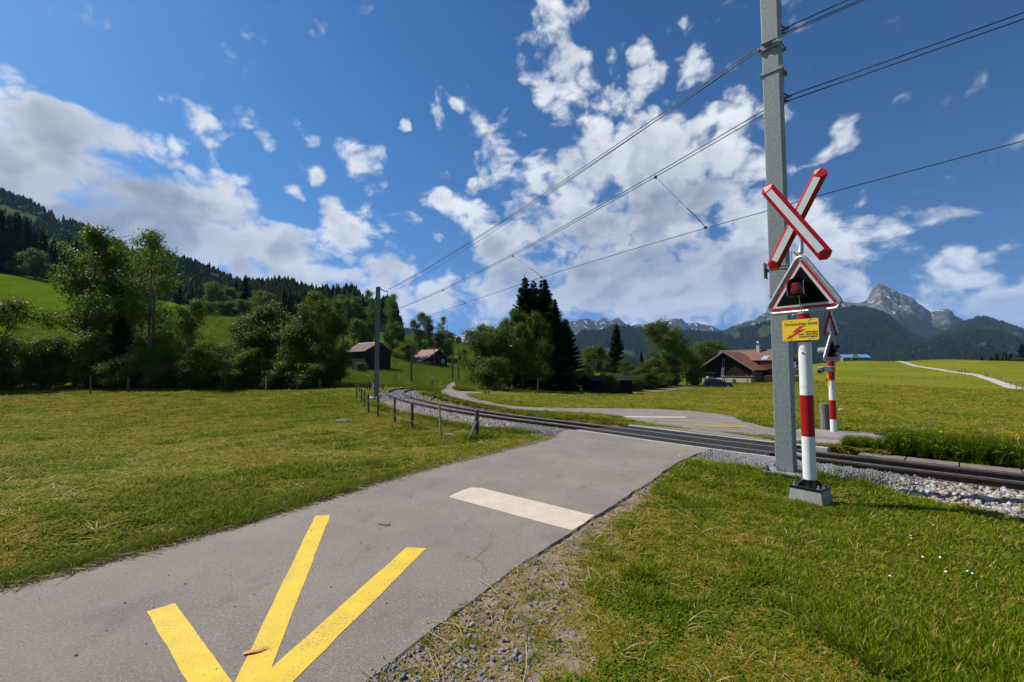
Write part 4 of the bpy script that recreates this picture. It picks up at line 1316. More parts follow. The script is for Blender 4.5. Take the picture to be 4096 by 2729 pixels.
HEDGE = [
    ('maple', 'maple_tree', 345, 880, 45, 'tall dark maple with a bare leaning trunk standing above the left hedge', 1.0, 'tree'),
    ('ash', 'ash_tree', 640, 885, 46, 'tall loose-crowned ash with two pale stems, right of the big maple', 0.95, 'tree'),
    ('willow', 'willow_bush', -30, 1150, 40, 'pale leafed bush cut by the left picture edge', 0.9, 'bush'),
    ('thicket', 'hazel_bush', 110, 1375, 44, 'dark hazel bush next to the left picture edge bush', 1.25, 'bush'),
    ('bush', 'hazel_bush', 190, 1345, 43, 'rounded hazel bush below the big maple, left of its trunk', 1.0, 'bush'),
    ('bush', 'hazel_bush', 390, 1325, 44, 'fresh green bush just right of the big maple trunk', 0.9, 'bush'),
    ('spruce_b', 'spruce_tree', 490, 1235, 44, 'small dark spruce in the hedge between the maple and the ash', 0.95, 'tree'),
    ('bush', 'hazel_bush', 575, 1375, 43, 'low bush at the foot of the tall ash', 1.1, 'bush'),
    ('thicket', 'hazel_bush', 300, 1400, 46, 'low dark bush behind the big maple trunk', 1.5, 'bush'),
    ('ash_b', 'ash_tree', 760, 1175, 45, 'slim young ash just right of the tall loose-crowned ash', 0.9, 'tree'),
    ('thicket', 'hazel_bush', 700, 1400, 43, 'dense bush between the tall ash and the slim young ash', 1.3, 'bush'),
    ('bush', 'hazel_bush', 850, 1395, 43, 'dark spreading bush beside the hedge gap', 1.35, 'bush'),
    ('bush_b', 'hazel_bush', 950, 1440, 42, 'small bush at the left foot of the many-stemmed thicket', 1.2, 'bush'),
    ('thicket', 'alder_thicket', 1030, 1200, 45, 'many-stemmed alder thicket, leftmost of the tall clump', 1.05, 'tree'),
    ('thicket', 'alder_thicket', 1120, 1180, 46, 'many-stemmed alder in the middle of the tall clump', 1.0, 'tree'),
    ('thicket', 'alder_thicket', 1200, 1195, 44, 'many-stemmed alder at the right of the tall clump middle', 0.95, 'tree'),
    ('ash_b', 'ash_tree', 1285, 1140, 45, 'tall pale-stemmed ash topping the right end of the clump', 0.85, 'tree'),
    ('ash_b', 'ash_tree', 1330, 1175, 47, 'second pale-stemmed ash right behind the clump top', 0.85, 'tree'),
    ('thicket', 'hazel_bush', 1360, 1380, 44, 'dark bush hiding the left end of the weathered barn', 0.95, 'bush'),
    ('bush_b', 'hazel_bush', 1240, 1450, 42, 'low bush under the pale-stemmed ash trees', 1.4, 'bush'),
    ('bush_b', 'hazel_bush', 1090, 1480, 42, 'low shaded bush at the front of the alder clump', 1.5, 'bush'),
    ('thicket', 'alder_thicket', 1075, 1215, 48, 'dense alder crown filling the back of the tall clump, left', 1.2, 'tree'),
    ('thicket', 'alder_thicket', 1235, 1200, 48, 'dense alder crown filling the back of the tall clump, right', 1.2, 'tree'),
    ('bush', 'hazel_bush', 1010, 1390, 43, 'leafy bush at the left front of the alder clump', 1.2, 'bush'),
    ('bush', 'hazel_bush', 1310, 1370, 44, 'leafy bush below the pale-stemmed ash at the right end of the clump', 1.1, 'bush'),
    ('bush', 'hazel_bush', 1165, 1400, 43, 'leafy bush at the middle front of the alder clump', 1.2, 'bush'),
    ('thicket', 'alder_thicket', 960, 1300, 47, 'lower alder at the left shoulder of the tall clump', 1.1, 'tree'),
    ('bush', 'hazel_bush', 40, 1440, 41, 'low dark bush in the left picture corner below the pale leafed one', 1.3, 'bush'),
    ('bush', 'hazel_bush', 480, 1430, 42, 'low dark bush in front of the small hedge spruce', 1.3, 'bush'),
    ('bush', 'hazel_bush', 640, 1440, 42, 'low dark bush right at the pale stems of the tall ash', 1.3, 'bush'),
    ('bush', 'hazel_bush', 780, 1440, 42, 'low dark bush at the foot of the slim young ash', 1.3, 'bush'),
    ('thicket', 'hazel_bush', 40, 1335, 49, 'back row bush behind the left picture corner', 1.3, 'bush'),
    ('thicket', 'hazel_bush', 235, 1330, 50, 'back row bush between the first hazels and the big maple trunk', 1.3, 'bush'),
    ('thicket', 'hazel_bush', 330, 1345, 51, 'back row bush close behind the big maple trunk', 1.3, 'bush'),
    ('thicket', 'hazel_bush', 545, 1335, 50, 'back row bush between small spruce and tall ash', 1.3, 'bush'),
    ('thicket', 'hazel_bush', 690, 1320, 51, 'back row bush between tall ash and slim young ash', 1.3, 'bush'),
    ('thicket', 'hazel_bush', 800, 1370, 50, 'back row bush right behind the slim young ash', 1.3, 'bush'),
    ('thicket', 'hazel_bush', 905, 1365, 50, 'back row bush at the open slope left of the alder clump', 1.3, 'bush'),
    ('fresh_b', 'young_maple', 470, 1110, 50, 'half-grown maple in the gap between the big maple and the tall ash', 0.8, 'tree'),
    ('bush_b', 'elder_bush', 1447, 1448, 92, 'small pale bush in front of the weathered barn wall', 1.0, 'bush'),
]
for k, n, x, y, d, lab, w, cat in HEDGE:
    tree(k, n, x, y, d, lab, w, cat, G1)
G2 = 'trees on the grassy knoll'
KNOLL = [
    ('fresh', 'broadleaf_tree', 865, 1128, 178, 'light green round tree, leftmost of the knoll wood', 1.1),
    ('fresh', 'broadleaf_tree', 915, 1150, 182, 'light green tree second in the knoll wood', 1.2),
    ('willow', 'broadleaf_tree', 900, 1200, 172, 'grey-green bushy tree at the knoll wood edge', 1.6),
    ('willow', 'broadleaf_tree', 990, 1195, 172, 'grey-green bushy tree in front of the knoll spruces', 1.6),
    ('fresh', 'broadleaf_tree', 1045, 1160, 178, 'light green tree right of the knoll spruces', 1.2),
    ('willow', 'broadleaf_tree', 840, 1205, 170, 'low grey-green tree left on the knoll edge', 1.4),
    ('spruce', 'spruce_tree', 945, 1118, 190, 'slim dark spruce on the knoll, left of the pair', 0.9),
    ('spruce', 'spruce_tree', 983, 1100, 190, 'tallest dark spruce on the knoll', 1.15),
    ('spruce', 'spruce_tree', 1138, 1150, 195, 'dark spruce on the knoll behind the alder clump', 0.9),
    ('spruce_c', 'spruce_tree', 1160, 1160, 195, 'thin dark spruce beside the alder clump top', 0.8),
    ('ash_b', 'ash_tree', 1375, 1165, 150, 'tall dark ash on the slope behind the clump', 0.9),
    ('ash_b', 'ash_tree', 1418, 1172, 152, 'tall dark ash left of the catenary mast', 0.9),
    ('fresh_b', 'ash_tree', 1450, 1225, 152, 'shorter ash just left of the catenary mast', 0.9),
    ('fresh_b', 'ash_tree', 1435, 1272, 140, 'small pale tree on the slope above the weathered barn', 0.8),
    ('ash', 'ash_tree', 1528, 1140, 150, 'tall slim ash right behind the catenary mast', 0.8),
    ('fresh_b', 'ash_tree', 1568, 1285, 160, 'small tree between the slim ash and the lone spruce', 0.9),
    ('spruce_b', 'spruce_tree', 1603, 1262, 190, 'lone dark spruce on the knoll crest', 0.9),
    ('ash_b', 'ash_tree', 1665, 1270, 165, 'dark ash left of the pair above the red-roofed barn', 0.9),
    ('ash_b', 'ash_tree', 1700, 1238, 168, 'tall ash above the red-roofed barn', 1.0),
    ('ash', 'ash_tree', 1742, 1245, 170, 'thin-crowned ash right of the tall ash above the barn', 0.9),
    ('fresh_b', 'ash_tree', 1775, 1318, 168, 'short dark ash at the right of the trees above the barn', 1.1),
    ('fresh_b', 'ash_tree', 1640, 1380, 150, 'bushy tree left above the red-roofed barn', 1.5),
    ('bush', 'broadleaf_tree', 1835, 1345, 205, 'tiny round tree on the bare crest of the hill', 1.0),
    ('thicket', 'broadleaf_tree', 1850, 1385, 150, 'dark round tree right of the red-roofed barn', 0.8),
]
for k, n, x, y, d, lab, w in KNOLL:
    tree(k, n, x, y, d, lab, w, 'tree', G2)
G3 = 'trees beyond the bend of the path'
for k, n, x, y, d, lab, w, cat in [
    ('willow', 'willow_tree', 1935, 1290, 41, 'bushy grey-green willow at the left of the centre clump', 1.0, 'tree'),
    ('willow', 'willow_tree', 1985, 1275, 43, 'taller willow close left of the spruces', 0.8, 'tree'),
    ('bush_b', 'maple_sapling', 1965, 1425, 38, 'low light green sapling at the foot of the willow', 0.9, 'bush'),
    ('bush_b', 'hazel_bush', 2012, 1510, 37, 'small round bush at the path edge under the willow', 1.1, 'bush'),
    ('spruce_b', 'spruce_tree', 2098, 1108, 49, 'dark spruce, left top of the three in the centre clump', 1.0, 'tree'),
    ('spruce', 'spruce_tree', 2135, 1122, 51, 'dark spruce, middle top of the three in the centre clump', 1.0, 'tree'),
    ('spruce_b', 'spruce_tree', 2172, 1116, 49, 'dark spruce, right top of the three in the centre clump', 1.15, 'tree'),
    ('spruce_b', 'spruce_tree', 2212, 1195, 46, 'broad dark spruce in front at the right of the three centre tops', 1.15, 'tree'),
    ('spruce_b', 'spruce_tree', 2232, 1280, 50, 'dark spruce low at the right side of the centre clump', 1.15, 'tree'),
    ('maple_b', 'maple_tree', 2150, 1235, 43, 'leafy maple standing in front of the three spruces', 0.62, 'tree'),
    ('maple_b', 'maple_tree', 2092, 1280, 42, 'smaller maple left of the leafy maple in the centre clump', 0.72, 'tree'),
    ('maple_b', 'maple_tree', 2050, 1222, 47, 'green maple rising left behind the centre spruces', 0.7, 'tree'),
    ('ash_b', 'birch_tree', 2222, 1205, 53, 'light birch peeping out at the right behind the centre spruces', 0.6, 'tree'),
    ('bush', 'hazel_bush', 2440, 1500, 47, 'dark leafy bush hiding the right end of the black shed', 1.1, 'bush'),
    ('bush', 'hazel_bush', 2270, 1460, 47, 'black-green bush between the centre spruces and the dark shed', 1.1, 'bush'),
    ('spruce_b', 'spruce_tree', 2262, 1275, 51, 'dark low-branched spruce at the right edge of the centre clump', 1.3, 'tree'),
    ('thicket', 'hazel_bush', 2190, 1430, 45, 'shaded undergrowth bush below the leafy maple', 0.9, 'bush'),
]:
    tree(k, n, x, y, d, lab, w, cat, G3)
G4 = 'trees between the dark shed and the farmhouse'
for k, n, x, y, d, lab, w, cat in [
    ('fresh_b', 'broadleaf_tree', 2372, 1378, 62, 'rounded broadleaf tree right above the dark shed', 0.95, 'tree'),
    ('thicket', 'broadleaf_tree', 2420, 1430, 60, 'shaded leafy tree between the dark shed and the lone spruce', 1.0, 'tree'),
    ('spruce', 'spruce_tree', 2465, 1296, 66, 'pointed dark spruce standing alone above the round trees', 1.15, 'tree'),
    ('thicket', 'broadleaf_tree', 2510, 1420, 62, 'grey-green leafy tree in front of the pointed spruce', 1.0, 'tree'),
    ('spruce_c', 'spruce_tree', 2565, 1405, 64, 'thin young spruce left of the big light green tree', 1.0, 'tree'),
    ('fresh', 'broadleaf_tree', 2645, 1280, 70, 'big light green tree, tallest left of the farmhouse', 0.95, 'tree'),
    ('fresh', 'broadleaf_tree', 2700, 1315, 74, 'light green tree close right of the biggest one', 0.8, 'tree'),
    ('fresh_b', 'broadleaf_tree', 2620, 1430, 66, 'lower leafy tree under the big light green one', 1.0, 'tree'),
    ('fresh_b', 'broadleaf_tree', 2800, 1362, 92, 'leafy tree behind the farmhouse roof, left one', 1.1, 'tree'),
    ('fresh_b', 'broadleaf_tree', 2850, 1360, 98, 'leafy tree behind the farmhouse roof, right one', 1.0, 'tree'),
    ('thicket', 'broadleaf_tree', 2345, 1440, 57, 'dark leafy tree at the left end of the right clump', 1.1, 'tree'),
    ('bush', 'hazel_bush', 2470, 1490, 57, 'shaded bush in front of the lone pointed spruce', 1.5, 'bush'),
    ('thicket', 'broadleaf_tree', 2560, 1440, 60, 'leafy tree filling the gap right of the lone spruce', 1.2, 'tree'),
    ('bush', 'hazel_bush', 2590, 1480, 60, 'shaded bush below the thin young spruce', 1.5, 'bush'),
    ('thicket', 'broadleaf_tree', 2680, 1420, 68, 'leafy tree below the big light green pair', 1.2, 'tree'),
    ('fresh_b', 'broadleaf_tree', 2745, 1380, 80, 'light green tree between the biggest one and the farmhouse', 1.1, 'tree'),
    ('bush', 'hazel_bush', 2645, 1490, 64, 'dark bush by the farm road under the big light green tree', 1.6, 'bush'),
    ('bush', 'hazel_bush', 2535, 1500, 55, 'low dark bush at the road edge in the middle of the right clump', 1.5, 'bush'),
    ('bush', 'lilac_bush', 2775, 1470, 80, 'round bush against the left gable of the farmhouse', 1.1, 'bush'),
    ('bush_b', 'lilac_bush', 2690, 1500, 72, 'low dark bush at the bend of the farm road', 1.6, 'bush'),
]:
    tree(k, n, x, y, d, lab, w, cat, G4)
G5 = 'trees on the far right crest'
for k, n, x, y, d, lab, w, cat in [
    ('spruce_b', 'spruce_tree', 3928, 1424, 262, 'low dark conifer, leftmost on the far right crest', 1.5, 'tree'),
    ('bush', 'broadleaf_bush', 3948, 1436, 258, 'small light bush in front of the crest conifers', 1.3, 'bush'),
    ('spruce_b', 'spruce_tree', 3966, 1424, 262, 'low dark conifer second on the far right crest', 1.5, 'tree'),
    ('spruce_b', 'spruce_tree', 3985, 1410, 264, 'pointed dark conifer third on the far right crest', 1.2, 'tree'),
    ('spruce_b', 'spruce_tree', 4016, 1408, 262, 'broad dark conifer beside the crest power pole', 1.3, 'tree'),
    ('spruce_b', 'spruce_tree', 4042, 1412, 264, 'broad dark conifer behind the crest power pole', 1.3, 'tree'),
    ('spruce', 'spruce_tree', 4086, 1375, 262, 'tall dark conifer at the right picture edge', 1.5, 'tree'),
    ('bush', 'broadleaf_bush', 4070, 1428, 252, 'wide green bush at the right picture edge', 2.0, 'bush'),
    ('bush', 'broadleaf_bush', 3735, 1430, 292, 'lone dark round bush on the far crest', 1.2, 'bush'),
]:
    tree(k, n, x, y, d, lab, w, cat, G5)
G6 = 'spruces at the foot of the left forest'
words = ['first', 'second', 'third', 'fourth', 'fifth', 'sixth', 'seventh', 'eighth', 'ninth', 'tenth', 'eleventh', 'twelfth', 'thirteenth', 'fourteenth', 'fifteenth', 'sixteenth']
SPX = [(5, 838), (40, 862), (70, 850), (110, 868), (140, 925), (175, 905), (215, 960), (262, 975), (300, 960), (420, 968), (455, 945), (500, 985), (560, 1000), (590, 1060), (720, 1130), (770, 1150)]
for i, (x, y) in enumerate(SPX):
    tree('spruce_c' if i % 2 else 'spruce', 'spruce_tree', x, y, 205 + (i * 37 % 25), 'dark spruce at the forest foot, %s from the left picture edge' % words[i], 1.1, 'tree', G6)
for i, (x, y, k) in enumerate([(150, 1000, 'fresh_b'), (165, 1060, 'willow'), (250, 1090, 'willow'), (60, 1040, 'fresh_b')]):
    tree(k, 'broadleaf_tree', x, y, 200, 'pale broadleaf tree among the forest-foot spruces, %s from the left' % ['third', 'fourth', 'second', 'first'][[2, 3, 1, 0].index([2, 3, 1, 0][i])] if False else ['pale broadleaf tree among the forest-foot spruces, tall one', 'grey-green broadleaf tree among the forest-foot spruces', 'low grey-green tree at the right of the forest foot', 'light green tree under the leftmost forest spruces'][i], 1.2, 'tree', G6)

# ================================================================ SCATTER (countless small things): one object each
def scatter(name, pts, rot, scl, idx, protos, label, kind='stuff'):
    pc_ = bpy.data.collections.new(name + '_pieces')
    for k_, o in enumerate(protos):
        o.name = '%s_piece_%02d' % (name, k_)
        pc_.objects.link(o)
    me = bpy.data.meshes.new(name)
    n = len(pts)
    me.vertices.add(n)
    me.vertices.foreach_set('co', np.asarray(pts, np.float32).ravel())
    for nm, typ, arr, key in (('rot', 'FLOAT_VECTOR', rot, 'vector'), ('scl', 'FLOAT_VECTOR', scl, 'vector'), ('pick', 'INT', idx, 'value')):
        a = me.attributes.new(nm, typ, 'POINT')
        a.data.foreach_set(key, np.asarray(arr, np.int32 if typ == 'INT' else np.float32).ravel())
    o = bpy.data.objects.new(name, me)
    COL.objects.link(o)
    ng = bpy.data.node_groups.new(name + '_nodes', 'GeometryNodeTree')
    ng.interface.new_socket('Geometry', in_out='INPUT', socket_type='NodeSocketGeometry')
    ng.interface.new_socket('Geometry', in_out='OUTPUT', socket_type='NodeSocketGeometry')
    gi = ng.nodes.new('NodeGroupInput'); go = ng.nodes.new('NodeGroupOutput')
    ip = ng.nodes.new('GeometryNodeInstanceOnPoints')
    ci = ng.nodes.new('GeometryNodeCollectionInfo')
    ci.inputs['Collection'].default_value = pc_
    ci.inputs['Separate Children'].default_value = True
    ci.inputs['Reset Children'].default_value = True
    ip.inputs['Pick Instance'].default_value = True
    def attr(nm, typ):
        a = ng.nodes.new('GeometryNodeInputNamedAttribute')
        a.data_type = typ
        a.inputs['Name'].default_value = nm
        return a.outputs['Attribute']
    e2r = ng.nodes.new('FunctionNodeEulerToRotation')
    ng.links.new(attr('rot', 'FLOAT_VECTOR'), e2r.inputs[0])
    ng.links.new(e2r.outputs[0], ip.inputs['Rotation'])
    ng.links.new(attr('scl', 'FLOAT_VECTOR'), ip.inputs['Scale'])
    ng.links.new(attr('pick', 'INT'), ip.inputs['Instance Index'])
    ng.links.new(gi.outputs[0], ip.inputs['Points'])
    ng.links.new(ci.outputs[0], ip.inputs['Instance'])
    ng.links.new(ip.outputs[0], go.inputs[0])
    md = o.modifiers.new('pieces', 'NODES')
    md.node_group = ng
    tag(o, label, None, None, kind)
    return o
def pobj(name, me):
    return bpy.data.objects.new(name, me)

# ---- forest on the left mountainside
def conifer_low(seed):
    g = np.random.default_rng(seed)
    V, F, Rn = [], [], []
    tiers = 7
    for k in range(tiers):
        z0_ = 0.06 + 0.94 * k / tiers; z1_ = min(1.0, z0_ + 0.26)
        r = 0.17 * (1 - k / tiers) ** 0.85 + 0.012
        n = 7
        o = len(V)
        for j in range(n):
            a = 2 * math.pi * (j + g.uniform(-.25, .25)) / n
            rr_ = r * g.uniform(0.65, 1.2)
            V.append((math.cos(a) * rr_, math.sin(a) * rr_, z0_ - 0.035 + g.uniform(-.03, .01)))
            a += math.pi / n
            V.append((math.cos(a) * rr_ * 0.45, math.sin(a) * rr_ * 0.45, z0_ + 0.03))
        V.append((g.uniform(-.006, .006), g.uniform(-.006, .006), z1_))
        for j in range(2 * n):
            F.append((o + j, o + (j + 1) % (2 * n), o + 2 * n)); Rn.append(g.random())
    me = npmesh('conifer', V, F, Rn)
    me.materials.append(LF['spruce'])
    return pobj('conifer_%d' % seed, me)
def decid_low(seed):
    g = np.random.default_rng(seed)
    n = 170
    d = unit(g.normal(0, 1, (n, 3)))
    c = d * np.array([0.33, 0.33, 0.40]) * g.uniform(0.55, 1.0, (n, 1)) * (1 + 0.3 * np.sin(d[:, :1] * 7 + seed)) + np.array([0, 0, 0.55])
    nrm = unit(d + g.normal(0, .5, (n, 3))); ax = unit(np.cross(nrm, g.normal(0, 1, (n, 3)))); bx = np.cross(nrm, ax)
    L = Leaves(); L.add(c, ax * 0.085, bx * 0.07, g.random(n))
    return pobj('broadleaf_%d' % seed, L.mesh('broadleaf', LF['fresh']))
nv_, nu_, _ = LV.shape
cand = 26000
fi = rng.uniform(11, nv_ - 2, cand); fj = rng.uniform(0, nu_ - 2, cand)
i0 = fi.astype(int); j0 = fj.astype(int); fu = (fj - j0)[:, None]; fv = (fi - i0)[:, None]
P = (LV[i0, j0] * (1 - fu) + LV[i0, j0 + 1] * fu) * (1 - fv) + (LV[i0 + 1, j0] * (1 - fu) + LV[i0 + 1, j0 + 1] * fu) * fv
clear = fbm(P[:, 0] / 140, P[:, 1] / 140, 3, 91) > 0.60
# the meadow clearing high on the slope at the left picture edge
clear |= clearing(P)
front = np.arange(cand) < cand
keep = (~clear) & (P[:, 0] > -1400)
P = P[keep]
n = len(P)
kind_ = (rng.random(n) < 0.14).astype(int)
hh = np.where(kind_ == 1, rng.uniform(9, 16, n), 8 + 17 * rng.random(n) ** 0.8)
pick = np.where(kind_ == 1, rng.integers(4, 6, n), rng.integers(0, 4, n))
forest = scatter('forest', P - np.array([0, 0, .5]), np.stack([np.zeros(n), np.zeros(n), rng.uniform(0, 6.28, n)], 1), np.stack([hh * rng.uniform(.8, 1.7, n)] * 2 + [hh], 1), pick,
                 [conifer_low(k) for k in range(4)] + [decid_low(k) for k in (7, 8)], 'dense dark spruce forest covering the left mountainside')
FAR_FIR = leafmat('far_conifer', [(0.004, 0.010, 0.006), (0.008, 0.017, 0.009), (0.016, 0.028, 0.012), (0.007, 0.014, 0.008)], 0.05, 1.0, 0.0)
FAR_LEAF = leafmat('far_broadleaf', [(0.014, 0.030, 0.008), (0.024, 0.046, 0.010), (0.040, 0.066, 0.014), (0.02, 0.04, 0.01)], 0.1, 1.0, 0.0)
for k_, (G_, thr, lab) in enumerate(WOODED):
    nv_, nu_, _ = G_.shape
    cand = (26000, 9000, 9000)[k_]
    fi = rng.uniform(10, nv_ - 2, cand); fj = rng.uniform(0, nu_ - 2, cand)
    i0 = fi.astype(int); j0 = fj.astype(int); fu = (fj - j0)[:, None]; fv = (fi - i0)[:, None]
    P = (G_[i0, j0] * (1 - fu) + G_[i0, j0 + 1] * fu) * (1 - fv) + (G_[i0 + 1, j0] * (1 - fu) + G_[i0 + 1, j0 + 1] * fu) * fv
    P = P[~glade(P, thr)]
    n = len(P)
    lf = rng.random(n) < 0.15
    hh = np.where(lf, rng.uniform(14, 20, n), 12 + 18 * rng.random(n))
    ps = [conifer_low(20 + k) for k in range(3)] + [decid_low(k) for k in (17, 18)]
    for o in ps[:3]:
        o.data.materials[0] = FAR_FIR
    for o in ps[3:]:
        o.data.materials[0] = FAR_LEAF
    scatter('forest', P - np.array([0, 0, 1.0]), np.stack([np.zeros(n), np.zeros(n), rng.uniform(0, 6.28, n)], 1), np.stack([hh * rng.uniform(1.1, 2.0, n)] * 2 + [hh], 1), np.where(lf, rng.integers(3, 5, n), rng.integers(0, 3, n)), ps,
            ['dark conifer woods covering the broad mountainside behind the signals', 'woods covering the rounded hill at the right edge', 'woods on the low ridge in front of the right hills'][k_])

# ---- grass blades
def grassmat(name, g1, g2, dry, dryness):
    """blade colour: differs from tuft to tuft, and a share of the blades is dry"""
    m, t, b = newmat(name)
    a = t.node('ShaderNodeAttribute', attribute_name='rnd').outputs['Fac']
    oi = t.node('ShaderNodeObjectInfo').outputs['Random']
    c = t.mix(oi, g1, g2)
    c = t.mix(t.ramp(a, 1.0 - dryness, 1.02 - dryness), c, t.mix(oi, dry, tuple(k * 0.6 for k in dry)))
    t.put(b.inputs['Base Color'], c)
    b.inputs['Roughness'].default_value = 0.6
    b.inputs['Specular IOR Level'].default_value = 0.03
    tr = t.node('ShaderNodeBsdfTranslucent')
    t.put(tr.inputs[0], c)
    mx = t.node('ShaderNodeMixShader'); mx.inputs[0].default_value = 0.35
    t.link(b.outputs[0], mx.inputs[1]); t.link(tr.outputs[0], mx.inputs[2])
    t.link(mx.outputs[0], m.node_tree.nodes['Material Output'].inputs[0])
    return m
GM = grassmat('mown_grass', (0.050, 0.110, 0.002), (0.180, 0.240, 0.005), (0.42, 0.31, 0.08), 0.15)
GD = grassmat('dry_grass', (0.27, 0.200, 0.024), (0.38, 0.280, 0.055), (0.14, 0.20, 0.005), 0.30)
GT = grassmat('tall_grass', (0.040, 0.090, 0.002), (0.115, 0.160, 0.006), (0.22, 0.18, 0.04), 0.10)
GS = grassmat('straw', (0.48, 0.40, 0.20), (0.36, 0.29, 0.13), (0.42, 0.36, 0.2), 0.3)
GC = grassmat('clover', (0.065, 0.118, 0.006), (0.125, 0.175, 0.012), (0.16, 0.18, 0.02), 0.1)
def tuft(seed, n, h, spread, wid, lean, mat, flat=0.0):
    g = np.random.default_rng(seed)
    V, F, Rn = [], [], []
    for k in range(n):
        a = g.uniform(0, 6.28); r = spread * math.sqrt(g.random())
        p = np.array([math.cos(a) * r, math.sin(a) * r, -0.005])
        a2 = g.uniform(0, 6.28)
        L = h * g.uniform(0.55, 1.15)
        ln = lean * g.uniform(0.3, 1.4) + flat
        d = np.array([math.cos(a2) * ln, math.sin(a2) * ln, 1.0 - 0.75 * flat]); d /= np.linalg.norm(d)
        d2 = d + np.array([math.cos(a2) * ln, math.sin(a2) * ln, -0.45 * ln]); d2 /= np.linalg.norm(d2)
        s = np.array([-math.sin(a2 + g.uniform(-.8, .8)), math.cos(a2), 0]) * wid * g.uniform(0.7, 1.3) * 0.5
        m1 = p + d * L * 0.55; m2 = m1 + d2 * L * 0.45
        o = len(V)
        V += [p - s, p + s, m1 - s * 0.8, m1 + s * 0.8, m2]
        F += [(o, o + 1, o + 3, o + 2), (o + 2, o + 3, o + 4, o + 4)]
        q = g.random(); Rn += [q, q]
    # quads and triangles: write the tip as a triangle
    me = bpy.data.meshes.new('tuft')
    me.from_pydata([tuple(v) for v in V], [], [f if f[2] != f[3] else f[:3] for f in F])
    at = me.attributes.new('rnd', 'FLOAT', 'FACE'); at.data.foreach_set('value', np.array(Rn, np.float32))
    me.materials.append(mat)
    return me
def leafy(seed, n, h, spread, size, mat):
    """a low broad-leaved weed"""
    g = np.random.default_rng(seed)
    V, F, Rn = [], [], []
    for k in range(n):
        a = g.uniform(0, 6.28); r = spread * math.sqrt(g.random())
        c = np.array([math.cos(a) * r, math.sin(a) * r, h * g.uniform(0.3, 1.0)])
        nrm = np.array([math.cos(a) * 0.5, math.sin(a) * 0.5, 1.0]) + g.normal(0, .3, 3); nrm /= np.linalg.norm(nrm)
        ax = np.cross(nrm, g.normal(0, 1, 3)); ax /= np.linalg.norm(ax); bx = np.cross(nrm, ax)
        s = size * g.uniform(0.6, 1.3)
        o = len(V)
        V += [c - ax * s, c - bx * s * 0.6, c + ax * s, c + bx * s * 0.6]
        F.append((o, o + 1, o + 2, o + 3)); Rn.append(g.random() * 0.6)
    me = npmesh('weed', V, F, Rn); me.materials.append(mat)
    return me
def zsurf(X, Y):
    return zg(X, Y) + np.where(np.hypot(X, Y) < 60, 0.035 * (fbm(X * 1.5, Y * 1.5, 4, 77) - 0.5), 0) - 0.004
def freeground(X, Y, pad=0.0):
    o, _ = toff(X, Y)
    ok = ~(inpoly(X, Y, ROAD) | inpoly(X, Y, FAR) | inpoly(X, Y, GRAVEL))
    lim = np.where(Y > 12.3, -0.95, np.interp(Y, [2, 5.0, 5.9, 6.6, 7.2, 8.3], [-2.35, -2.3, -2.0, -1.65, -1.35, -1.1]))
    lim = np.where((Y > 7.0) & (Y <= 12.3), np.where(X < 4.3, -1.75, -1.3), lim)
    ok &= ~((o > lim) & (o < np.where(Y > 12, 2.0, 1.9)))
    return ok, o
def sector(n, r0, r1, a0, a1, power=0.0):
    """points in a sector, even in the picture rather than on the ground"""
    u = rng.random(n)
    r = r0 * (r1 / r0) ** u
    a = np.radians(rng.uniform(a0, a1, n))
    return np.sin(a) * r, np.cos(a) * r, r
# mown meadow
n = 400000
X, Y, r = sector(n, 1.7, 105, -52, 52)
ok, o = freeground(X, Y)
so = soilmask(X, Y)
ok &= rng.random(n) > so * 0.91
ok &= (tallmask(X, Y) < 0.5)
dry_ = drymask(X, Y)
ok &= rng.random(n) < np.clip(1.0 - 0.45 * dry_ * (r < 12), 0.3, 1.0)
ok &= ~(inpoly(X, Y, PATH))
X, Y, r, so, dry_ = X[ok], Y[ok], r[ok], so[ok], dry_[ok]
n = len(X)
wide = np.clip((r / 3.2) ** 0.72, 0.8, 16) * rng.uniform(0.75, 1.3, n)
lush = fbm(X * 0.8 + 9, Y * 0.8, 4, 64)
high = np.clip((r / 4.0) ** 0.15, 0.9, 1.3) * rng.uniform(0.5, 1.3, n) * np.clip(0.45 + 1.0 * lush, 0.55, 1.3) * (1 - 0.35 * so) * (1 - 0.35 * dry_)
tufts = ([tuft(k, 15, 0.072, 0.040, 0.0052, 0.60, GM) for k in range(6)] + [tuft(20 + k, 13, 0.055, 0.05, 0.0048, 0.9, GD, 0.35) for k in range(4)]
         + [leafy(30 + k, 16, 0.042, 0.05, 0.0105, GC) for k in range(2)] + [tuft(40 + k, 5, 0.16, 0.03, 0.005, 1.0, GS, 0.8) for k in range(2)] + [tuft(44 + k, 20, 0.088, 0.045, 0.006, 0.6, GM) for k in range(2)])
u = rng.random(n)
pick = np.where(u < 0.13 + 0.72 * dry_, rng.integers(6, 10, n), rng.integers(0, 6, n))
cl_ = fbm(X * 2.1 + 5, Y * 2.1, 3, 66)
pick = np.where((u > 0.80) & (cl_ > 0.52) & (r < 14), rng.integers(10, 12, n), pick)
pick = np.where((rng.random(n) < 0.035) & (r < 16), rng.integers(12, 14, n), pick)
pick = np.where((lush > 0.60) & (rng.random(n) < 0.5) & (dry_ < 0.4), rng.integers(14, 16, n), pick)
grass = scatter('grass', np.stack([X, Y, zsurf(X, Y)], 1), np.stack([rng.normal(0, .12, n), rng.normal(0, .12, n), rng.uniform(0, 6.28, n)], 1), np.stack([wide, wide, high], 1), pick,
                [pobj('t', m) for m in tufts], 'short mown meadow grass with dry patches')
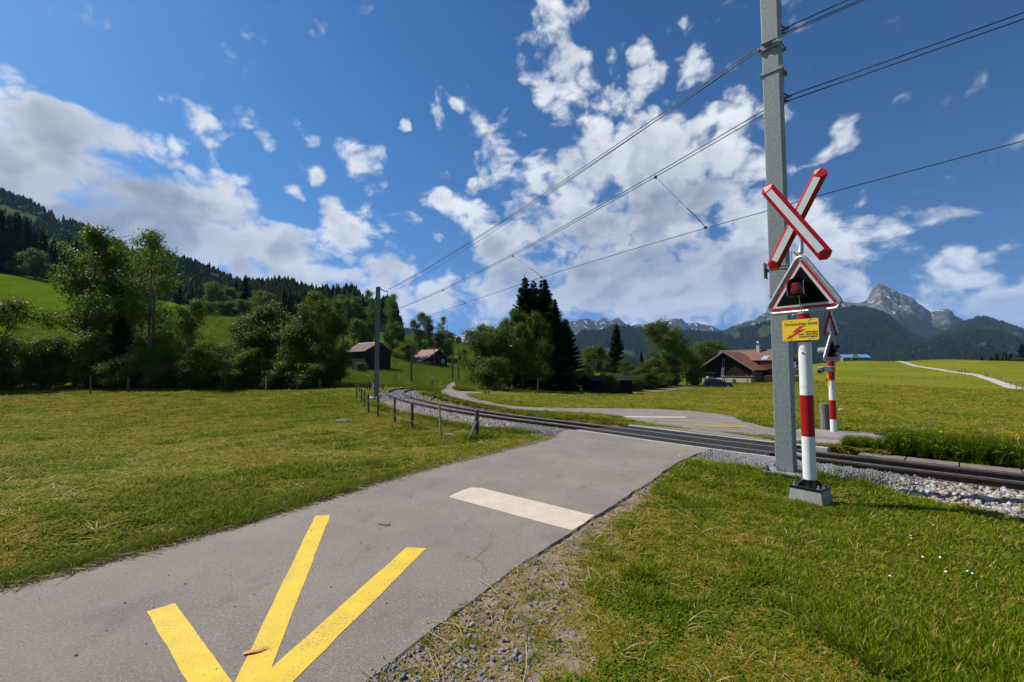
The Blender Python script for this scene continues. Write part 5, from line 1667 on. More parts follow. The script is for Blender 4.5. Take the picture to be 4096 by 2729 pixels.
# tall growth: verge beyond the rails, fence line, ballast edge, unmown slope
pts = []
def tallpts(n, gen, hlo, hhi, wlo, whi):
    for _ in range(n):
        x, y = gen()
        pts.append((x, y, random.uniform(hlo, hhi), random.uniform(wlo, whi)))
def trackpt(i0_, i1_, a, b):
    i = random.uniform(i0_, i1_); o_ = random.uniform(a, b)
    p = tpt(i, o_)
    return p.x, p.y
tallpts(6500, lambda: trackpt(0, I0 - 5, 2.0, 3.05), 0.8, 1.8, 0.9, 1.7)
tallpts(1300, lambda: trackpt(I0 - 9, I0 - 2, 2.05, 2.6), 0.5, 1.0, 0.8, 1.3)
tallpts(300, lambda: trackpt(I1 + 4, I1 + 22, -1.55, -1.25), 0.3, 0.7, 0.9, 1.3)
tallpts(260, lambda: trackpt(I1 + 22, I1 + 70, -1.5, -1.1), 0.3, 0.8, 1.0, 1.6)
tallpts(3000, lambda: trackpt(I1 + 70, NT_ - 4, 2.3, 6.0), 0.8, 1.5, 2.0, 4.0)
tallpts(900, lambda: trackpt(I1 + 4, I1 + 70, 2.15, 2.5), 0.3, 0.6, 1.0, 1.8)
tallpts(120, lambda: trackpt(0, I0 - 14, -2.5, -2.25), 0.25, 0.6, 0.8, 1.2)
tallpts(90, lambda: (random.gauss(4.15, .45), random.gauss(6.45, .25)), 0.5, 1.2, 0.5, 0.9)
tallpts(70, lambda: (random.gauss(3.4, .5), random.gauss(5.2, .3)), 0.3, 0.7, 0.5, 0.9)
tallpts(80, lambda: (random.gauss(3.3, .35), random.gauss(7.2, .3)), 0.3, 0.8, 0.5, 0.9)
tallpts(60, lambda: (random.gauss(-0.8, .22), random.gauss(11.3, .22)), 0.6, 1.2, 0.7, 1.1)
tallpts(70, lambda: (random.gauss(-2.3, .1), random.gauss(7.7, .1)), 0.3, 0.5, 0.8, 1.3)
# rough edge along the lane's left side
for _ in range(1500):
    a = random.uniform(0, 1)
    k = random.randrange(2, len(left_edge) - 1)
    p = Vector(left_edge[k]).lerp(Vector(left_edge[k + 1]), a)
    nn = (Vector(left_edge[k + 1]) - Vector(left_edge[k])).normalized()
    q = p + Vector((-nn.y, nn.x)) * abs(random.gauss(0.06, 0.10))
    pts.append((q.x, q.y, random.uniform(0.18, 0.36), random.uniform(0.6, 1.1)))
# unmown hillside, thinning with distance
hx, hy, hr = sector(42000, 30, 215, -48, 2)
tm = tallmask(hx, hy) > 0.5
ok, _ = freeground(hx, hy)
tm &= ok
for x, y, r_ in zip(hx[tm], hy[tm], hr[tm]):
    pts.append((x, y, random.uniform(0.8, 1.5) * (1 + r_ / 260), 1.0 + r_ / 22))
T = np.array(pts)
ok = ~(inpoly(T[:, 0], T[:, 1], ROAD) | inpoly(T[:, 0], T[:, 1], FAR))
T = T[ok]
n = len(T)
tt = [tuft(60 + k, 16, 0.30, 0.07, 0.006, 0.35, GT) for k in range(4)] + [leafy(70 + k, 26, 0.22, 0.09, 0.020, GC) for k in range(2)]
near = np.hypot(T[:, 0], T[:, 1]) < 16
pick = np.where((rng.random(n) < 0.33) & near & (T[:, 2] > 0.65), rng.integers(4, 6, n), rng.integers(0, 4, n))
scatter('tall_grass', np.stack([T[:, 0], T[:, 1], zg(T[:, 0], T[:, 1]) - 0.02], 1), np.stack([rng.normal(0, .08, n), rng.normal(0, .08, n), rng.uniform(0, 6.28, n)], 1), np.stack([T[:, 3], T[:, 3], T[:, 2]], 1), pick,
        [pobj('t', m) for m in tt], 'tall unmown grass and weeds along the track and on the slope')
# loose straw lying along both road edges
pts = []
for line, side, cnt in ((left_edge[2:], 1, 2400), (right_edge[3:-2], 1, 150)):
    for _ in range(cnt):
        k = random.randrange(len(line) - 1)
        p = Vector(line[k]).lerp(Vector(line[k + 1]), random.random())
        nn = (Vector(line[k + 1]) - Vector(line[k])).normalized()
        q = p + Vector((-nn.y, nn.x)) * (random.gauss(0.01, 0.055) if side == 1 and cnt > 500 else abs(random.gauss(0.25, 0.25)))
        pts.append((q.x, q.y))
T = np.array(pts); n = len(T)
def straw(seed):
    g = random.Random(seed); m = MB()
    L = g.uniform(0.10, 0.2)
    m.tube([(-L, 0, 0.004), (0, g.uniform(-.02, .02), 0.012), (L, 0, 0.003)], 0.0030, 3, cap=False)
    me = m.mesh('straw'); me.materials.append(GS); return me
scatter('straw', np.stack([T[:, 0], T[:, 1], np.where(inpoly(T[:, 0], T[:, 1], ROAD), 0.002, zsurf(T[:, 0], T[:, 1]) + 0.01)], 1), np.stack([rng.normal(0, .1, n), rng.normal(0, .1, n), rng.uniform(0, 6.28, n)], 1), np.stack([rng.uniform(.4, 1.0, n)] * 3, 1), rng.integers(0, 3, n),
        [pobj('s', straw(k)) for k in range(3)], 'dry cut straw strewn along the lane edges')

# ---- stones
def stone(seed, flat=0.62):
    bm = bmesh.new()
    bmesh.ops.create_icosphere(bm, subdivisions=1, radius=1.0)
    g = random.Random(seed)
    planes = [(Vector((g.gauss(0, 1), g.gauss(0, 1), g.gauss(0, 1))).normalized(), g.uniform(0.55, 0.85)) for _ in range(7)]
    s = Vector((g.uniform(0.8, 1.25), g.uniform(0.65, 1.0), g.uniform(0.5, 0.8) * flat / 0.62))
    for v in bm.verts:
        for nn, dd in planes:
            k = v.co.dot(nn)
            if k > dd:
                v.co -= nn * (k - dd)
        v.co = Vector((v.co.x * s.x, v.co.y * s.y, v.co.z * s.z))
    me = bpy.data.meshes.new('stone'); bm.to_mesh(me); bm.free()
    return me
def stonemat(name, cols):
    m, t, b = newmat(name)
    oi = t.node('ShaderNodeObjectInfo').outputs['Random']
    r = t.node('ShaderNodeValToRGB')
    r.color_ramp.interpolation = 'CONSTANT'
    while len(r.color_ramp.elements) < len(cols):
        r.color_ramp.elements.new(0.5)
    for k, c in enumerate(cols):
        r.color_ramp.elements[k].position = k / len(cols)
        r.color_ramp.elements[k].color = (*c, 1)
    t.link(oi, r.inputs[0])
    c = t.mix(t.ramp(t.noise(gpos(t), 40, 4, 0.6), 0.3, 0.7, 0, 0.5), r.outputs[0], (0.16, 0.14, 0.12))
    t.put(b.inputs['Base Color'], c)
    b.inputs['Roughness'].default_value = 0.9
    return m
SM = stonemat('ballast_stone', [(0.38, 0.385, 0.40), (0.25, 0.25, 0.265), (0.52, 0.515, 0.505), (0.32, 0.225, 0.145), (0.14, 0.135, 0.14), (0.42, 0.32, 0.21), (0.31, 0.31, 0.325), (0.20, 0.14, 0.10)])
SG = stonemat('gravel_stone', [(0.24, 0.245, 0.26), (0.19, 0.195, 0.21), (0.30, 0.30, 0.31), (0.22, 0.20, 0.18), (0.15, 0.155, 0.165)])
stones = [stone(k) for k in range(8)]
for s_ in stones: s_.materials.append(SM)
gst = [stone(50 + k, 0.7) for k in range(6)]
for s_ in gst: s_.materials.append(SG)
pp, sc = [], []
def ballast(n, i0_, i1_, a, b, size):
    for _ in range(n):
        i = random.uniform(i0_, i1_); o_ = random.uniform(a, b)
        ii_ = int(i)
        p = tpt(ii_, o_) + Vector((TD[ii_][0], TD[ii_][1], 0)) * (i - ii_) * 0.25
        z = TZ[ii_] + np.interp(o_, [-2.6, -1.45, -0.95, -0.45, 0, 1, 1.35, 1.9, 2.3], BZ[ii_]) 
        if abs(o_) < 0.09 or abs(o_ - 1.035) < 0.09:
            continue
        k = size * random.uniform(0.6, 1.25)
        pp.append((p.x, p.y, z + k * random.uniform(0.1, 0.55))); sc.append(k)
BZ = [[bedz(i, o_) for o_ in (-2.6, -1.45, -0.95, -0.45, 0, 1, 1.35, 1.9, 2.3)] for i in range(NT_)]
ballast(12500, 0, I0 - 4, -2.4, -0.10, 0.045)
ballast(2600, 0, I0 - 3, 0.10, 0.93, 0.038)
ballast(1400, 0, I0 - 3, 1.12, 1.62, 0.038)
ballast(12500, I1 + 2, I1 + 60, -1.30, -0.10, 0.044)
ballast(4500, I1 + 2, I1 + 60, 0.10, 0.95, 0.038)
ballast(2600, I1 + 2, I1 + 60, 1.12, 1.95, 0.038)
ballast(6500, I1 + 60, NT_ - 8, -1.45, 2.1, 0.055)
n = len(pp)
scatter('ballast_stones', pp, rng.uniform(0, 6.28, (n, 3)), np.stack([sc] * 3, 1), rng.integers(0, 8, n), [pobj('s', m) for m in stones], 'loose grey and brown ballast stones beside the rails')
# fine gravel: by the lane's right edge, beside the deck, on the stony track
pp, sc = [], []
gx = rng.uniform(-2.6, 4, 150000); gy = rng.uniform(1.2, 7.5, 150000)
sm_ = soilmask(gx, gy)
heavy = np.clip(1.3 - edgedist(gx, gy, RIGHT_LINE) * 1.4, 0.05, 1) * np.interp(gy, [1.5, 2.4, 2.9, 3.6, 7], [0.75, 0.55, 0.16, 0.05, 0.03])
k = (sm_ > 0.25) & (~inpoly(gx, gy, ROAD)) & (rng.random(150000) < heavy)
zz = zsurf(gx[k], gy[k]) - 0.004
for x, y, z in zip(gx[k], gy[k], zz):
    s_ = 0.006 + abs(random.gauss(0, 0.007))
    pp.append((x, y, z + s_ * 0.4)); sc.append(s_)
for _ in range(14000):
    i = I0 - 1 + random.gauss(0, 2.4); o_ = -0.62 - abs(random.gauss(0, 0.55))
    if i > I0 + 7:
        continue
    p = tpt(int(i), o_)
    p += Vector((random.uniform(-.12, .12), random.uniform(-.12, .12), 0))
    if inpoly([p.x], [p.y], ROAD)[0]:
        continue
    s_ = random.uniform(0.010, 0.022)
    pp.append((p.x, p.y, z1(p.x, p.y) + 0.0 - max(0, -o_ - 0.9) * 0.06 + s_ * 0.3 + 0.015)); sc.append(s_)
for _ in range(2600):
    i = random.uniform(I1 - 1, I1 + 9); o_ = -0.62 - abs(random.gauss(0, 0.32))
    p = tpt(int(i), o_) + Vector((TD[int(i)][0], TD[int(i)][1], 0)) * (i - int(i)) * 0.25
    if inpoly([p.x], [p.y], ROAD)[0]:
        continue
    s_ = random.uniform(0.012, 0.024)
    pp.append((p.x, p.y, -0.02 - max(0, -o_ - 0.62) * 0.25)); sc.append(s_)
# stray chips on the asphalt
for _ in range(420):
    y = random.uniform(2.0, 8.5); x = random.uniform(-3.4, 3.2)
    if inpoly([x], [y], ROAD)[0]:
        s_ = random.uniform(0.003, 0.009)
        pp.append((x, y, s_ * 0.4)); sc.append(s_)
n = len(pp)
scatter('gravel', pp, rng.uniform(0, 6.28, (n, 3)), np.stack([sc] * 3, 1), rng.integers(0, 6, n), [pobj('s', m) for m in gst], 'fine grey gravel at the lane edge and beside the crossing deck')

# ---- wild flowers
def flower(mat, rad, n=8, stem=0.1):
    m = MB()
    vs = [(0, 0, 0.006)] + [(math.cos(2 * math.pi * k / n) * rad * (1 if k % 2 else 0.75), math.sin(2 * math.pi * k / n) * rad * (1 if k % 2 else 0.75), 0) for k in range(n)]
    m.add(vs, [(0, k + 1, (k + 1) % n + 1) for k in range(n)])
    me = m.mesh('flower'); me.materials.append(mat); return me
FW = pm('petal_white', (0.75, 0.75, 0.72), None, 5, 0.6); FY = pm('petal_yellow', (0.72, 0.50, 0.015), None, 5, 0.5); FWg = pm('petal_greenish', (0.45, 0.46, 0.10), None, 5, 0.7)
fp_, fi_, fs_ = [], [], []
for x, y in [(3581, 2157), (3608, 2150), (3644, 2153), (3645, 2164), (3637, 2190), (3692, 2240), (3760, 2241), (3783, 2300), (3870, 2297), (3890, 2307), (3560, 2318), (3735, 2110)]:
    p = gpx(x, y, 0.02); fp_.append((p.x, p.y, z1(p.x, p.y) + 0.065)); fi_.append(0); fs_.append(0.6)
for _ in range(130):
    x, y = trackpt(0, I0 - 4, 2.05, 2.9); fp_.append((x, y, z1(x, y) + random.uniform(.16, .5))); fi_.append(1); fs_.append(random.uniform(0.8, 1.4))
for _ in range(70):
    x, y = trackpt(0, I0 - 4, 2.05, 2.5); fp_.append((x, y, z1(x, y) + random.uniform(.1, .3))); fi_.append(0); fs_.append(random.uniform(0.7, 1.1))
for _ in range(2600):
    x, y = trackpt(0, I0 - 12, 2.1, 2.9); fp_.append((x, y, z1(x, y) + random.uniform(.15, .48))); fi_.append(2); fs_.append(random.uniform(0.3, 0.6))
for _ in range(26):
    x, y = random.gauss(3.4, .5), random.gauss(7.3, .35)
    if freeground(np.array([x]), np.array([y]))[0][0]:
        fp_.append((x, y, z1(x, y) + .12)); fi_.append(1); fs_.append(0.8)
for _ in range(420):
    x, y = trackpt(I1 + 90, NT_ - 4, 2.2, 9.0); fp_.append((x, y, z1(x, y) + random.uniform(.25, .45))); fi_.append(random.choice((0, 1, 1, 1))); fs_.append(random.uniform(0.9, 1.8))
for _ in range(500):
    a = R(random.uniform(-22, -2)); r_ = random.uniform(48, 120); x, y = math.sin(a) * r_, math.cos(a) * r_
    fp_.append((x, y, z1(x, y) + random.uniform(.3, .5))); fi_.append(random.choice((0, 1, 1))); fs_.append(random.uniform(1.5, 3))
n = len(fp_)
scatter('wildflowers', fp_, np.stack([rng.normal(0, .35, n), rng.normal(0, .35, n), rng.uniform(0, 6, n)], 1), np.stack([fs_] * 3, 1), fi_, [pobj('f', flower(FW, 0.016)), pobj('f', flower(FY, 0.018)), pobj('f', flower(FWg, 0.02))], 'scattered white and yellow wildflowers in the grass')

# ================================================================ OBJECTS BY THE TRACK
def text(name, body, size, loc, parent, mat, align='LEFT', ext=0.0015, sx=1.0, bold=0.0):
    c = bpy.data.curves.new(name, 'FONT')
    c.body = body; c.size = size; c.align_x = align; c.align_y = 'CENTER'
    c.extrude = ext; c.offset = bold
    c.materials.append(mat)
    o = bpy.data.objects.new(name, c)
    COL.objects.link(o)
    o.parent = parent; o.location = loc; o.rotation_euler = (R(90), 0, 0); o.scale = (sx, 1, 1)
    return o
def bolt_mesh(name='bolt', s=1.0, mat=None):
    m = MB()
    m.lathe([(0.050 * s, 0), (0.050 * s, 0.008 * s)], 14)
    m.lathe([(0.032 * s, 0.008 * s), (0.032 * s, 0.042 * s)], 6)
    m.lathe([(0.018 * s, 0.042 * s), (0.018 * s, 0.085 * s), (0.014 * s, 0.09 * s)], 10)
    me = m.mesh(name); me.materials.append(mat or MT['rail'])
    return me
TANG = math.atan2(-0.70, 0.714)        # direction of the line towards the right

# ---- near catenary mast: its wide face looks across the track towards the viewer
MX, MY, MZ = 4.09, 6.88, 0.07
mast = tag(empty('catenary_mast', (MX, MY, MZ), TANG), 'tall galvanised steel catenary mast standing beside the crossing signal', 'mast')
MB().box((0, 0, 4.6), (0.240, 0.215, 9.2)).build('shaft', MT['steel'], mast, bevel=0.012)
MB().box((0.03, 0.0, -0.012), (0.56, 0.50, 0.030)).build('base_plate', MT['steel'], mast, bevel=0.004)
MB().box((0.03, 0.05, -0.32), (0.75, 0.72, 0.46)).build('foundation', MT['concrete'], mast, bevel=0.02)
bm_ = bolt_mesh('bolt', 0.75)
for sx in (-0.20, 0.26):
    for sy in (-0.20, 0.20):
        child('bolt', bm_, mast, (sx, sy, 0.004))
        MB().tube([(sx, sy, -0.10), (sx, sy, -0.028)], 0.02, 8).build('stud', MT['darksteel'], mast)
# upper clamp plate with the earth wire, and the strap below it
cl = MB().box((0, -0.130, 6.52), (0.34, 0.012, 0.085)).build('clamp_plate', MT['steel'], mast, bevel=0.002)
for sx in (-0.155, 0.155):
    MB().tube([(sx, -0.15, 6.52), (sx, 0.15, 6.52)], 0.009, 6).build('clamp_rod', MT['darksteel'], cl)
    MB().box((sx, -0.145, 6.52), (0.035, 0.02, 0.035)).build('nut', MT['darksteel'], cl)
MB().box((0, 0.13, 6.52), (0.34, 0.012, 0.05)).build('clamp_plate', MT['steel'], mast)
MB().box((-0.02, -0.150, 6.555), (0.10, 0.03, 0.05)).tube([(-0.10, -0.16, 6.57), (0.09, -0.16, 6.57)], 0.016, 6).build('wire_clamp', MT['darksteel'], mast)
st = MB().box((0, -0.116, 6.12), (0.345, 0.010, 0.045)).build('strap', MT['steel'], mast)
MB().box((0, 0.116, 6.12), (0.345, 0.010, 0.09)).build('strap', MT['steel'], mast)
for sx in (-0.155, 0.155):
    MB().tube([(sx, -0.14, 6.12), (sx, 0.14, 6.12)], 0.008, 6).build('clamp_rod', MT['darksteel'], st)
# insulators behind the mast
INS = []
for z in (7.06, 5.95):
    ins = empty('insulator', (0, 0, 0)); ins.parent = mast
    m = MB()
    prof = [(0.012, 0)]
    for k in range(5):
        prof += [(0.055, 0.02 + k * 0.055), (0.05, 0.035 + k * 0.055), (0.022, 0.042 + k * 0.055)]
    prof += [(0.014, 0.31)]
    m.lathe(prof, 12, (0.06, 0.17, z + 0.03))
    m.build('disc_stack', MT['blackgloss'], ins, auto=True)
    MB().box((0.06, 0.13, z + 0.34), (0.05, 0.10, 0.03)).build('bracket', MT['darksteel'], ins)
    m = MB().tube([(0.06, 0.17, z + 0.03), (0.10, 0.19, z - 0.10), (0.16, 0.20, z - 0.16)], 0.012, 6)
    m.tube([(0.06, 0.17, z + 0.03), (0.06, 0.20, z - 0.14), (0.12, 0.21, z - 0.22)], 0.012, 6)
    m.box((0.14, 0.20, z - 0.17), (0.12, 0.03, 0.03)).box((0.10, 0.21, z - 0.23), (0.12, 0.03, 0.03))
    m.build('clevis', MT['darksteel'], ins)
# kilometre plate and bracket
kp = MB().box((0.262, -0.07, 3.12), (0.17, 0.004, 0.29)).build('kilometre_plate', MT['white'], mast)
text('lettering', '49.8', 0.105, (0.192, -0.0735, 3.05), kp, MT['ink'], ext=0.0008)
MB().add([(0.20, -0.0735, 3.25), (0.215, -0.0735, 3.26), (0.30, -0.0735, 3.14), (0.285, -0.0735, 3.13)], [(0, 1, 2, 3)]).build('stroke', MT['ink'], kp)
bk = MB().box((-0.19, -0.02, 3.03), (0.012, 0.17, 0.24)).build('side_bracket', MT['steel'], mast, bevel=0.003)
MB().box((-0.155, -0.03, 3.03), (0.06, 0.06, 0.05)).build('socket', MT['darksteel'], bk)
for z in (3.07, 3.03, 2.62):
    MB().box((0.0, -0.1115, z), (0.27, 0.008, 0.013)).build('strap', MT['tubesteel'], mast)

# ---- wires, each strung from mast to mast
def P2(x, y, d):
    return px(x, y, d)
M2 = px(1505, 1590, 27.0)
mast_frame = Matrix.Translation((MX, MY, MZ)) @ Matrix.Rotation(TANG, 4, 'Z')
def ml(x, y, z):
    return mast_frame @ Vector((x, y, z))
def sag(a, b, n, s):
    a, b = Vector(a), Vector(b)
    return [a.lerp(b, k / n) - Vector((0, 0, 4 * s * (k / n) * (1 - k / n))) for k in range(n + 1)]
def wire(name, lab, pts, r=0.008, cat='wire', group='overhead line wires'):
    o = MB().tube(pts, r, 6).build(name, MT['wire'], None, smooth=True)
    return tag(o, lab, cat, group)
RD = Vector((0.714, -0.70, 0))
def run(a, b, z_right, sagl=0.25, L=30):
    """wire over mast point a: on to the left mast at b, and away to the right"""
    e = Vector(a) + RD * L; e.z = z_right
    return sag(e, a, 20, 0.15)[:-1] + sag(a, b, 22, sagl)
up_b = px(1548, 1160, 27.2); lo_b = px(1562, 1243, 27.2)
wire('feeder_wire', 'topmost overhead feeder wire, upper of the paired lines', run(ml(0.14, 0.20, 6.91), up_b, 7.2), 0.008)
wire('feeder_wire', 'overhead feeder wire, lower of the topmost paired lines', run(ml(0.10, 0.21, 6.84), up_b + Vector((0, 0, -0.05)), 7.1), 0.008)
wire('earth_wire', 'overhead earth wire clamped to the viewer-facing side of the near mast', run(ml(0.0, -0.16, 6.57), px(1560, 1172, 26.9), 6.75), 0.007)
mw = run(ml(0.14, 0.20, 5.79), lo_b, 6.0, 0.32)
wire('messenger_wire', 'overhead messenger wire, upper of the pair below the strap', mw, 0.008)
mw2 = run(ml(0.10, 0.21, 5.72), lo_b + Vector((0, 0, -0.05)), 5.9, 0.32)
wire('messenger_wire', 'overhead messenger wire, lower of the pair below the strap', mw2, 0.008)
cwp = [px(4700, 395, 5.2), px(4096, 563, 6.9), px(3275, 783, 8.8), px(3055, 848, 9.3), px(2832, 910, 10.6), px(2450, 1022, 13.2), px(2167, 1110, 16.2), px(1852, 1216, 22.5), px(1700, 1268, 28)]
wire('contact_wire', 'lowest overhead contact wire crossing behind the signal cross', catmull(cwp, 0.5), 0.009)
def near_on(pts, x):
    """point of a wire at a picture column"""
    best = min(pts, key=lambda p: abs(2048 + 1820.4 * p.x / p.y - x) if p.y > 3 else 1e9)
    return Vector(best)
mwd = [a.lerp(b, k / 8) for a, b in zip(mw2, mw2[1:]) for k in range(8)]
cwd = catmull(cwp, 0.1)
for x0, x1, lab in ((2641, 2832, 'nearest sagging wire link between messenger and contact wire'), (2050, 2165, 'second sagging wire link between messenger and contact wire'), (1768, 1858, 'farthest sagging wire link between messenger and contact wire')):
    a = near_on(mwd, x0); b = near_on(cwd, x1)
    k = 0.60
    mid = a.lerp(b, k) + Vector((0, 0, 0.02))
    lk = tag(empty('pull_off_link', a), lab, 'wire link', 'overhead line links')
    MB().tube([Vector((0, 0, 0)), mid - a], 0.004, 5).build('stay_wire', MT['wire'], lk)
    MB().tube([mid - a, mid.lerp(b, 0.35) - a + Vector((0, 0, 0.03)), b - a + Vector((0, 0, 0.02))], 0.009, 6).build('curved_arm', MT['wire'], lk)
    MB().box(b - a + Vector((0, 0, 0.01)), (0.05, 0.05, 0.06)).build('wire_clamp', MT['wire'], lk)
    MB().box(Vector((0, 0, -0.01)), (0.05, 0.04, 0.05)).build('wire_clamp', MT['wire'], lk)

# ---- crossing signals
def rounded_tri(w, h, r, n=6, inset=0.0):
    """outline of a rounded triangle, base at z=0"""
    A = [Vector((-w / 2, 0)), Vector((w / 2, 0)), Vector((0, h))]
    out = []
    cen = (A[0] + A[1] + A[2]) / 3
    # inset each side
    pts = []
    for i in range(3):
        p, q, s = A[i - 1], A[i], A[(i + 1) % 3]
        d1 = (q - p).normalized(); d2 = (s - q).normalized()
        n1 = Vector((-d1.y, d1.x)); n2 = Vector((-d2.y, d2.x))
        a1 = p + n1 * inset; a2 = q + n2 * inset
        cr = d1.x * d2.y - d1.y * d2.x
        t = ((a2 - a1).x * d2.y - (a2 - a1).y * d2.x) / cr
        pts.append(a1 + d1 * t)
    if r <= 0:
        return [tuple(p) for p in pts]
    for i in range(3):
        p, q, s = pts[i - 1], pts[i], pts[(i + 1) % 3]
        d1 = (p - q).normalized(); d2 = (s - q).normalized()
        half = math.acos(max(-1, min(1, d1.dot(d2)))) / 2
        L = r / math.tan(half)
        c = q + (d1 + d2).normalized() * (r / math.sin(half))
        s0 = q + d1 * L; e0 = q + d2 * L
        a0 = math.atan2(s0.y - c.y, s0.x - c.x); a1 = math.atan2(e0.y - c.y, e0.x - c.x)
        while a1 - a0 > math.pi: a1 -= 2 * math.pi
        while a1 - a0 < -math.pi: a1 += 2 * math.pi
        for k in range(n + 1):
            a = a0 + (a1 - a0) * k / n
            out.append((c.x + r * math.cos(a), c.y + r * math.sin(a)))
    return out
def triangle_head(par, z, w, h, y=0.0, back=False):
    """tube frame, red and white borders, black face, lamp with visor"""
    out = rounded_tri(w, h, 0.07)
    loop = [(a, y, z + b) for a, b in out]
    MB().tube(loop + [loop[0], loop[1]], 0.024, 10, cap=False).build('tube_frame', MT['tubesteel'], par, smooth=True)
    pn = MB().prism([(a, z + b) for a, b in rounded_tri(w, h, 0.045, 6, 0.032)], y - 0.010, y + 0.004).build('red_border', MT['red'], par)
    MB().prism([(a, z + b) for a, b in rounded_tri(w, h, 0.0, 6, 0.040)] if False else [(a, z + b) for a, b in rounded_tri(w, h, 0.05, 6, 0.026)], y - 0.004, y + 0.010).build('zinc_rim', MT['zinc'], pn)
    MB().prism([(a, z + b) for a, b in rounded_tri(w, h, 0.004, 2, 0.064)], y - 0.014, y - 0.008).build('white_border', MT['refl'], pn)
    MB().prism([(a, z + b) for a, b in rounded_tri(w, h, 0.004, 2, 0.093)], y - 0.018, y - 0.012).build('black_face', MT['deepblack'], pn)
    for a, b in ((-w / 2 + 0.10, 0.06), (w / 2 - 0.10, 0.06), (0, h - 0.12), (-w / 4 + 0.048, h / 2 - 0.02), (w / 4 - 0.048, h / 2 - 0.02), (0.02, 0.055)):
        MB().lathe([(0.0075, 0), (0.005, 0.004)], 8).build('rivet', MT['zinc'], pn, loc=(a, y - 0.012, z + b)).rotation_euler = (R(90), 0, 0)
    # lamp: red lens, visor hood, wire guard
    zc = z + h * 0.38
    lamp = MB().lathe([(0.062, 0), (0.075, 0.02), (0.075, 0.05), (0.070, 0.085), (0.074, 0.105), (0.062, 0.135)], 18, (0, y - 0.115, zc - 0.075)).build('red_lamp', MT['lens'], par, auto=True)
    vs, fs = [], []
    n = 18
    for k in range(n + 1):
        a = R(-8 + 196 * k / n)
        for yy in (y - 0.012, y - 0.17):
            rr_ = 0.128
            vs.append((math.cos(a) * rr_, yy + (0.05 * (1 - math.sin(a)) if yy < y - 0.1 else 0), zc + math.sin(a) * rr_ - 0.005))
    fs = [(2 * k, 2 * k + 1, 2 * k + 3, 2 * k + 2) for k in range(n)]
    v = MB().add(vs, fs).build('visor', MT['deepblack'], lamp)
    so = v.modifiers.new('sheet', 'SOLIDIFY'); so.thickness = 0.004
    g = MB()
    for s in (-1, 1):
        g.tube([(s * 0.05, y - 0.02, zc - 0.105), (s * 0.092, y - 0.10, zc - 0.10), (s * 0.092, y - 0.19, zc - 0.09), (s * 0.092, y - 0.19, zc + 0.075)], 0.0035, 5)
    g.build('wire_guard', MT['tubesteel'], lamp)
    MB().tube([(0, y - 0.10, zc - 0.10), (0, y - 0.03, z - 0.01)], 0.006, 6).build('lamp_stem', MT['tubesteel'], lamp)
    MB().box((0, y - 0.06, zc - 0.095), (0.06, 0.10, 0.012)).build('lamp_bracket', MT['darksteel'], lamp)
def cross_arm(par, c, ang, L, wdt, y):
    """one arm of the St Andrew's cross: white face, folded red rims, pointed ends"""
    a = MB()
    u = Vector((math.sin(ang), 0, math.cos(ang))); v = Vector((math.cos(ang), 0, -math.sin(ang)))
    c = Vector(c)
    def P(s, t, yy):
        return c + u * s + v * t + Vector((0, yy, 0))
    h = L / 2; w2 = wdt / 2; wi = wdt * 0.25
    pk = 0.045
    # rims slope back from the raised face
    for sgn in (-1, 1):
        a.add([P(-h + pk, sgn * w2, y + 0.018), P(h - pk, sgn * w2, y + 0.018), P(h - pk * 2.2, sgn * wi, y - 0.012), P(-h + pk * 2.2, sgn * wi, y - 0.012)], [(0, 1, 2, 3)])
        a.add([P(sgn * (h - pk), -w2, y + 0.018), P(sgn * h, -wi * 0.6, y + 0.018), P(sgn * h, wi * 0.6, y + 0.018), P(sgn * (h - pk), w2, y + 0.018), P(sgn * (h - pk * 2.2), wi, y - 0.012), P(sgn * (h - pk * 2.2), -wi, y - 0.012)], [(0, 1, 2, 3, 4, 5)])
    a.add([P(-h + pk, -w2, y + 0.024), P(-h + pk, w2, y + 0.024), P(h - pk, w2, y + 0.024), P(h - pk, -w2, y + 0.024)], [(0, 1, 2, 3)])
    a.add([P(-h + pk * 2, -wi * 1.02, y - 0.0095), P(h - pk * 2, -wi * 1.02, y - 0.0095), P(h - pk * 2, wi * 1.02, y - 0.0095), P(-h + pk * 2, wi * 1.02, y - 0.0095)], [(0, 1, 2, 3)])
    arm = a.build('cross_arm', MT['red'], par)
    f = MB()
    e = h - 0.115
    f.add([P(-e, -wi * 0.96, y - 0.014), P(e, -wi * 0.96, y - 0.014), P(e, wi * 0.96, y - 0.014), P(-e, wi * 0.96, y - 0.014)], [(0, 1, 2, 3)])
    f.build('white_stripe', MT['refl'], arm)
    return arm
def signal_post(par, bands, r=0.072):
    for z0_, z1_, col in bands:
        MB().lathe([(r, z0_), (r, z1_)], 28).build('red_band' if col == 'red' else 'white_band', MT[col], par, auto=True)
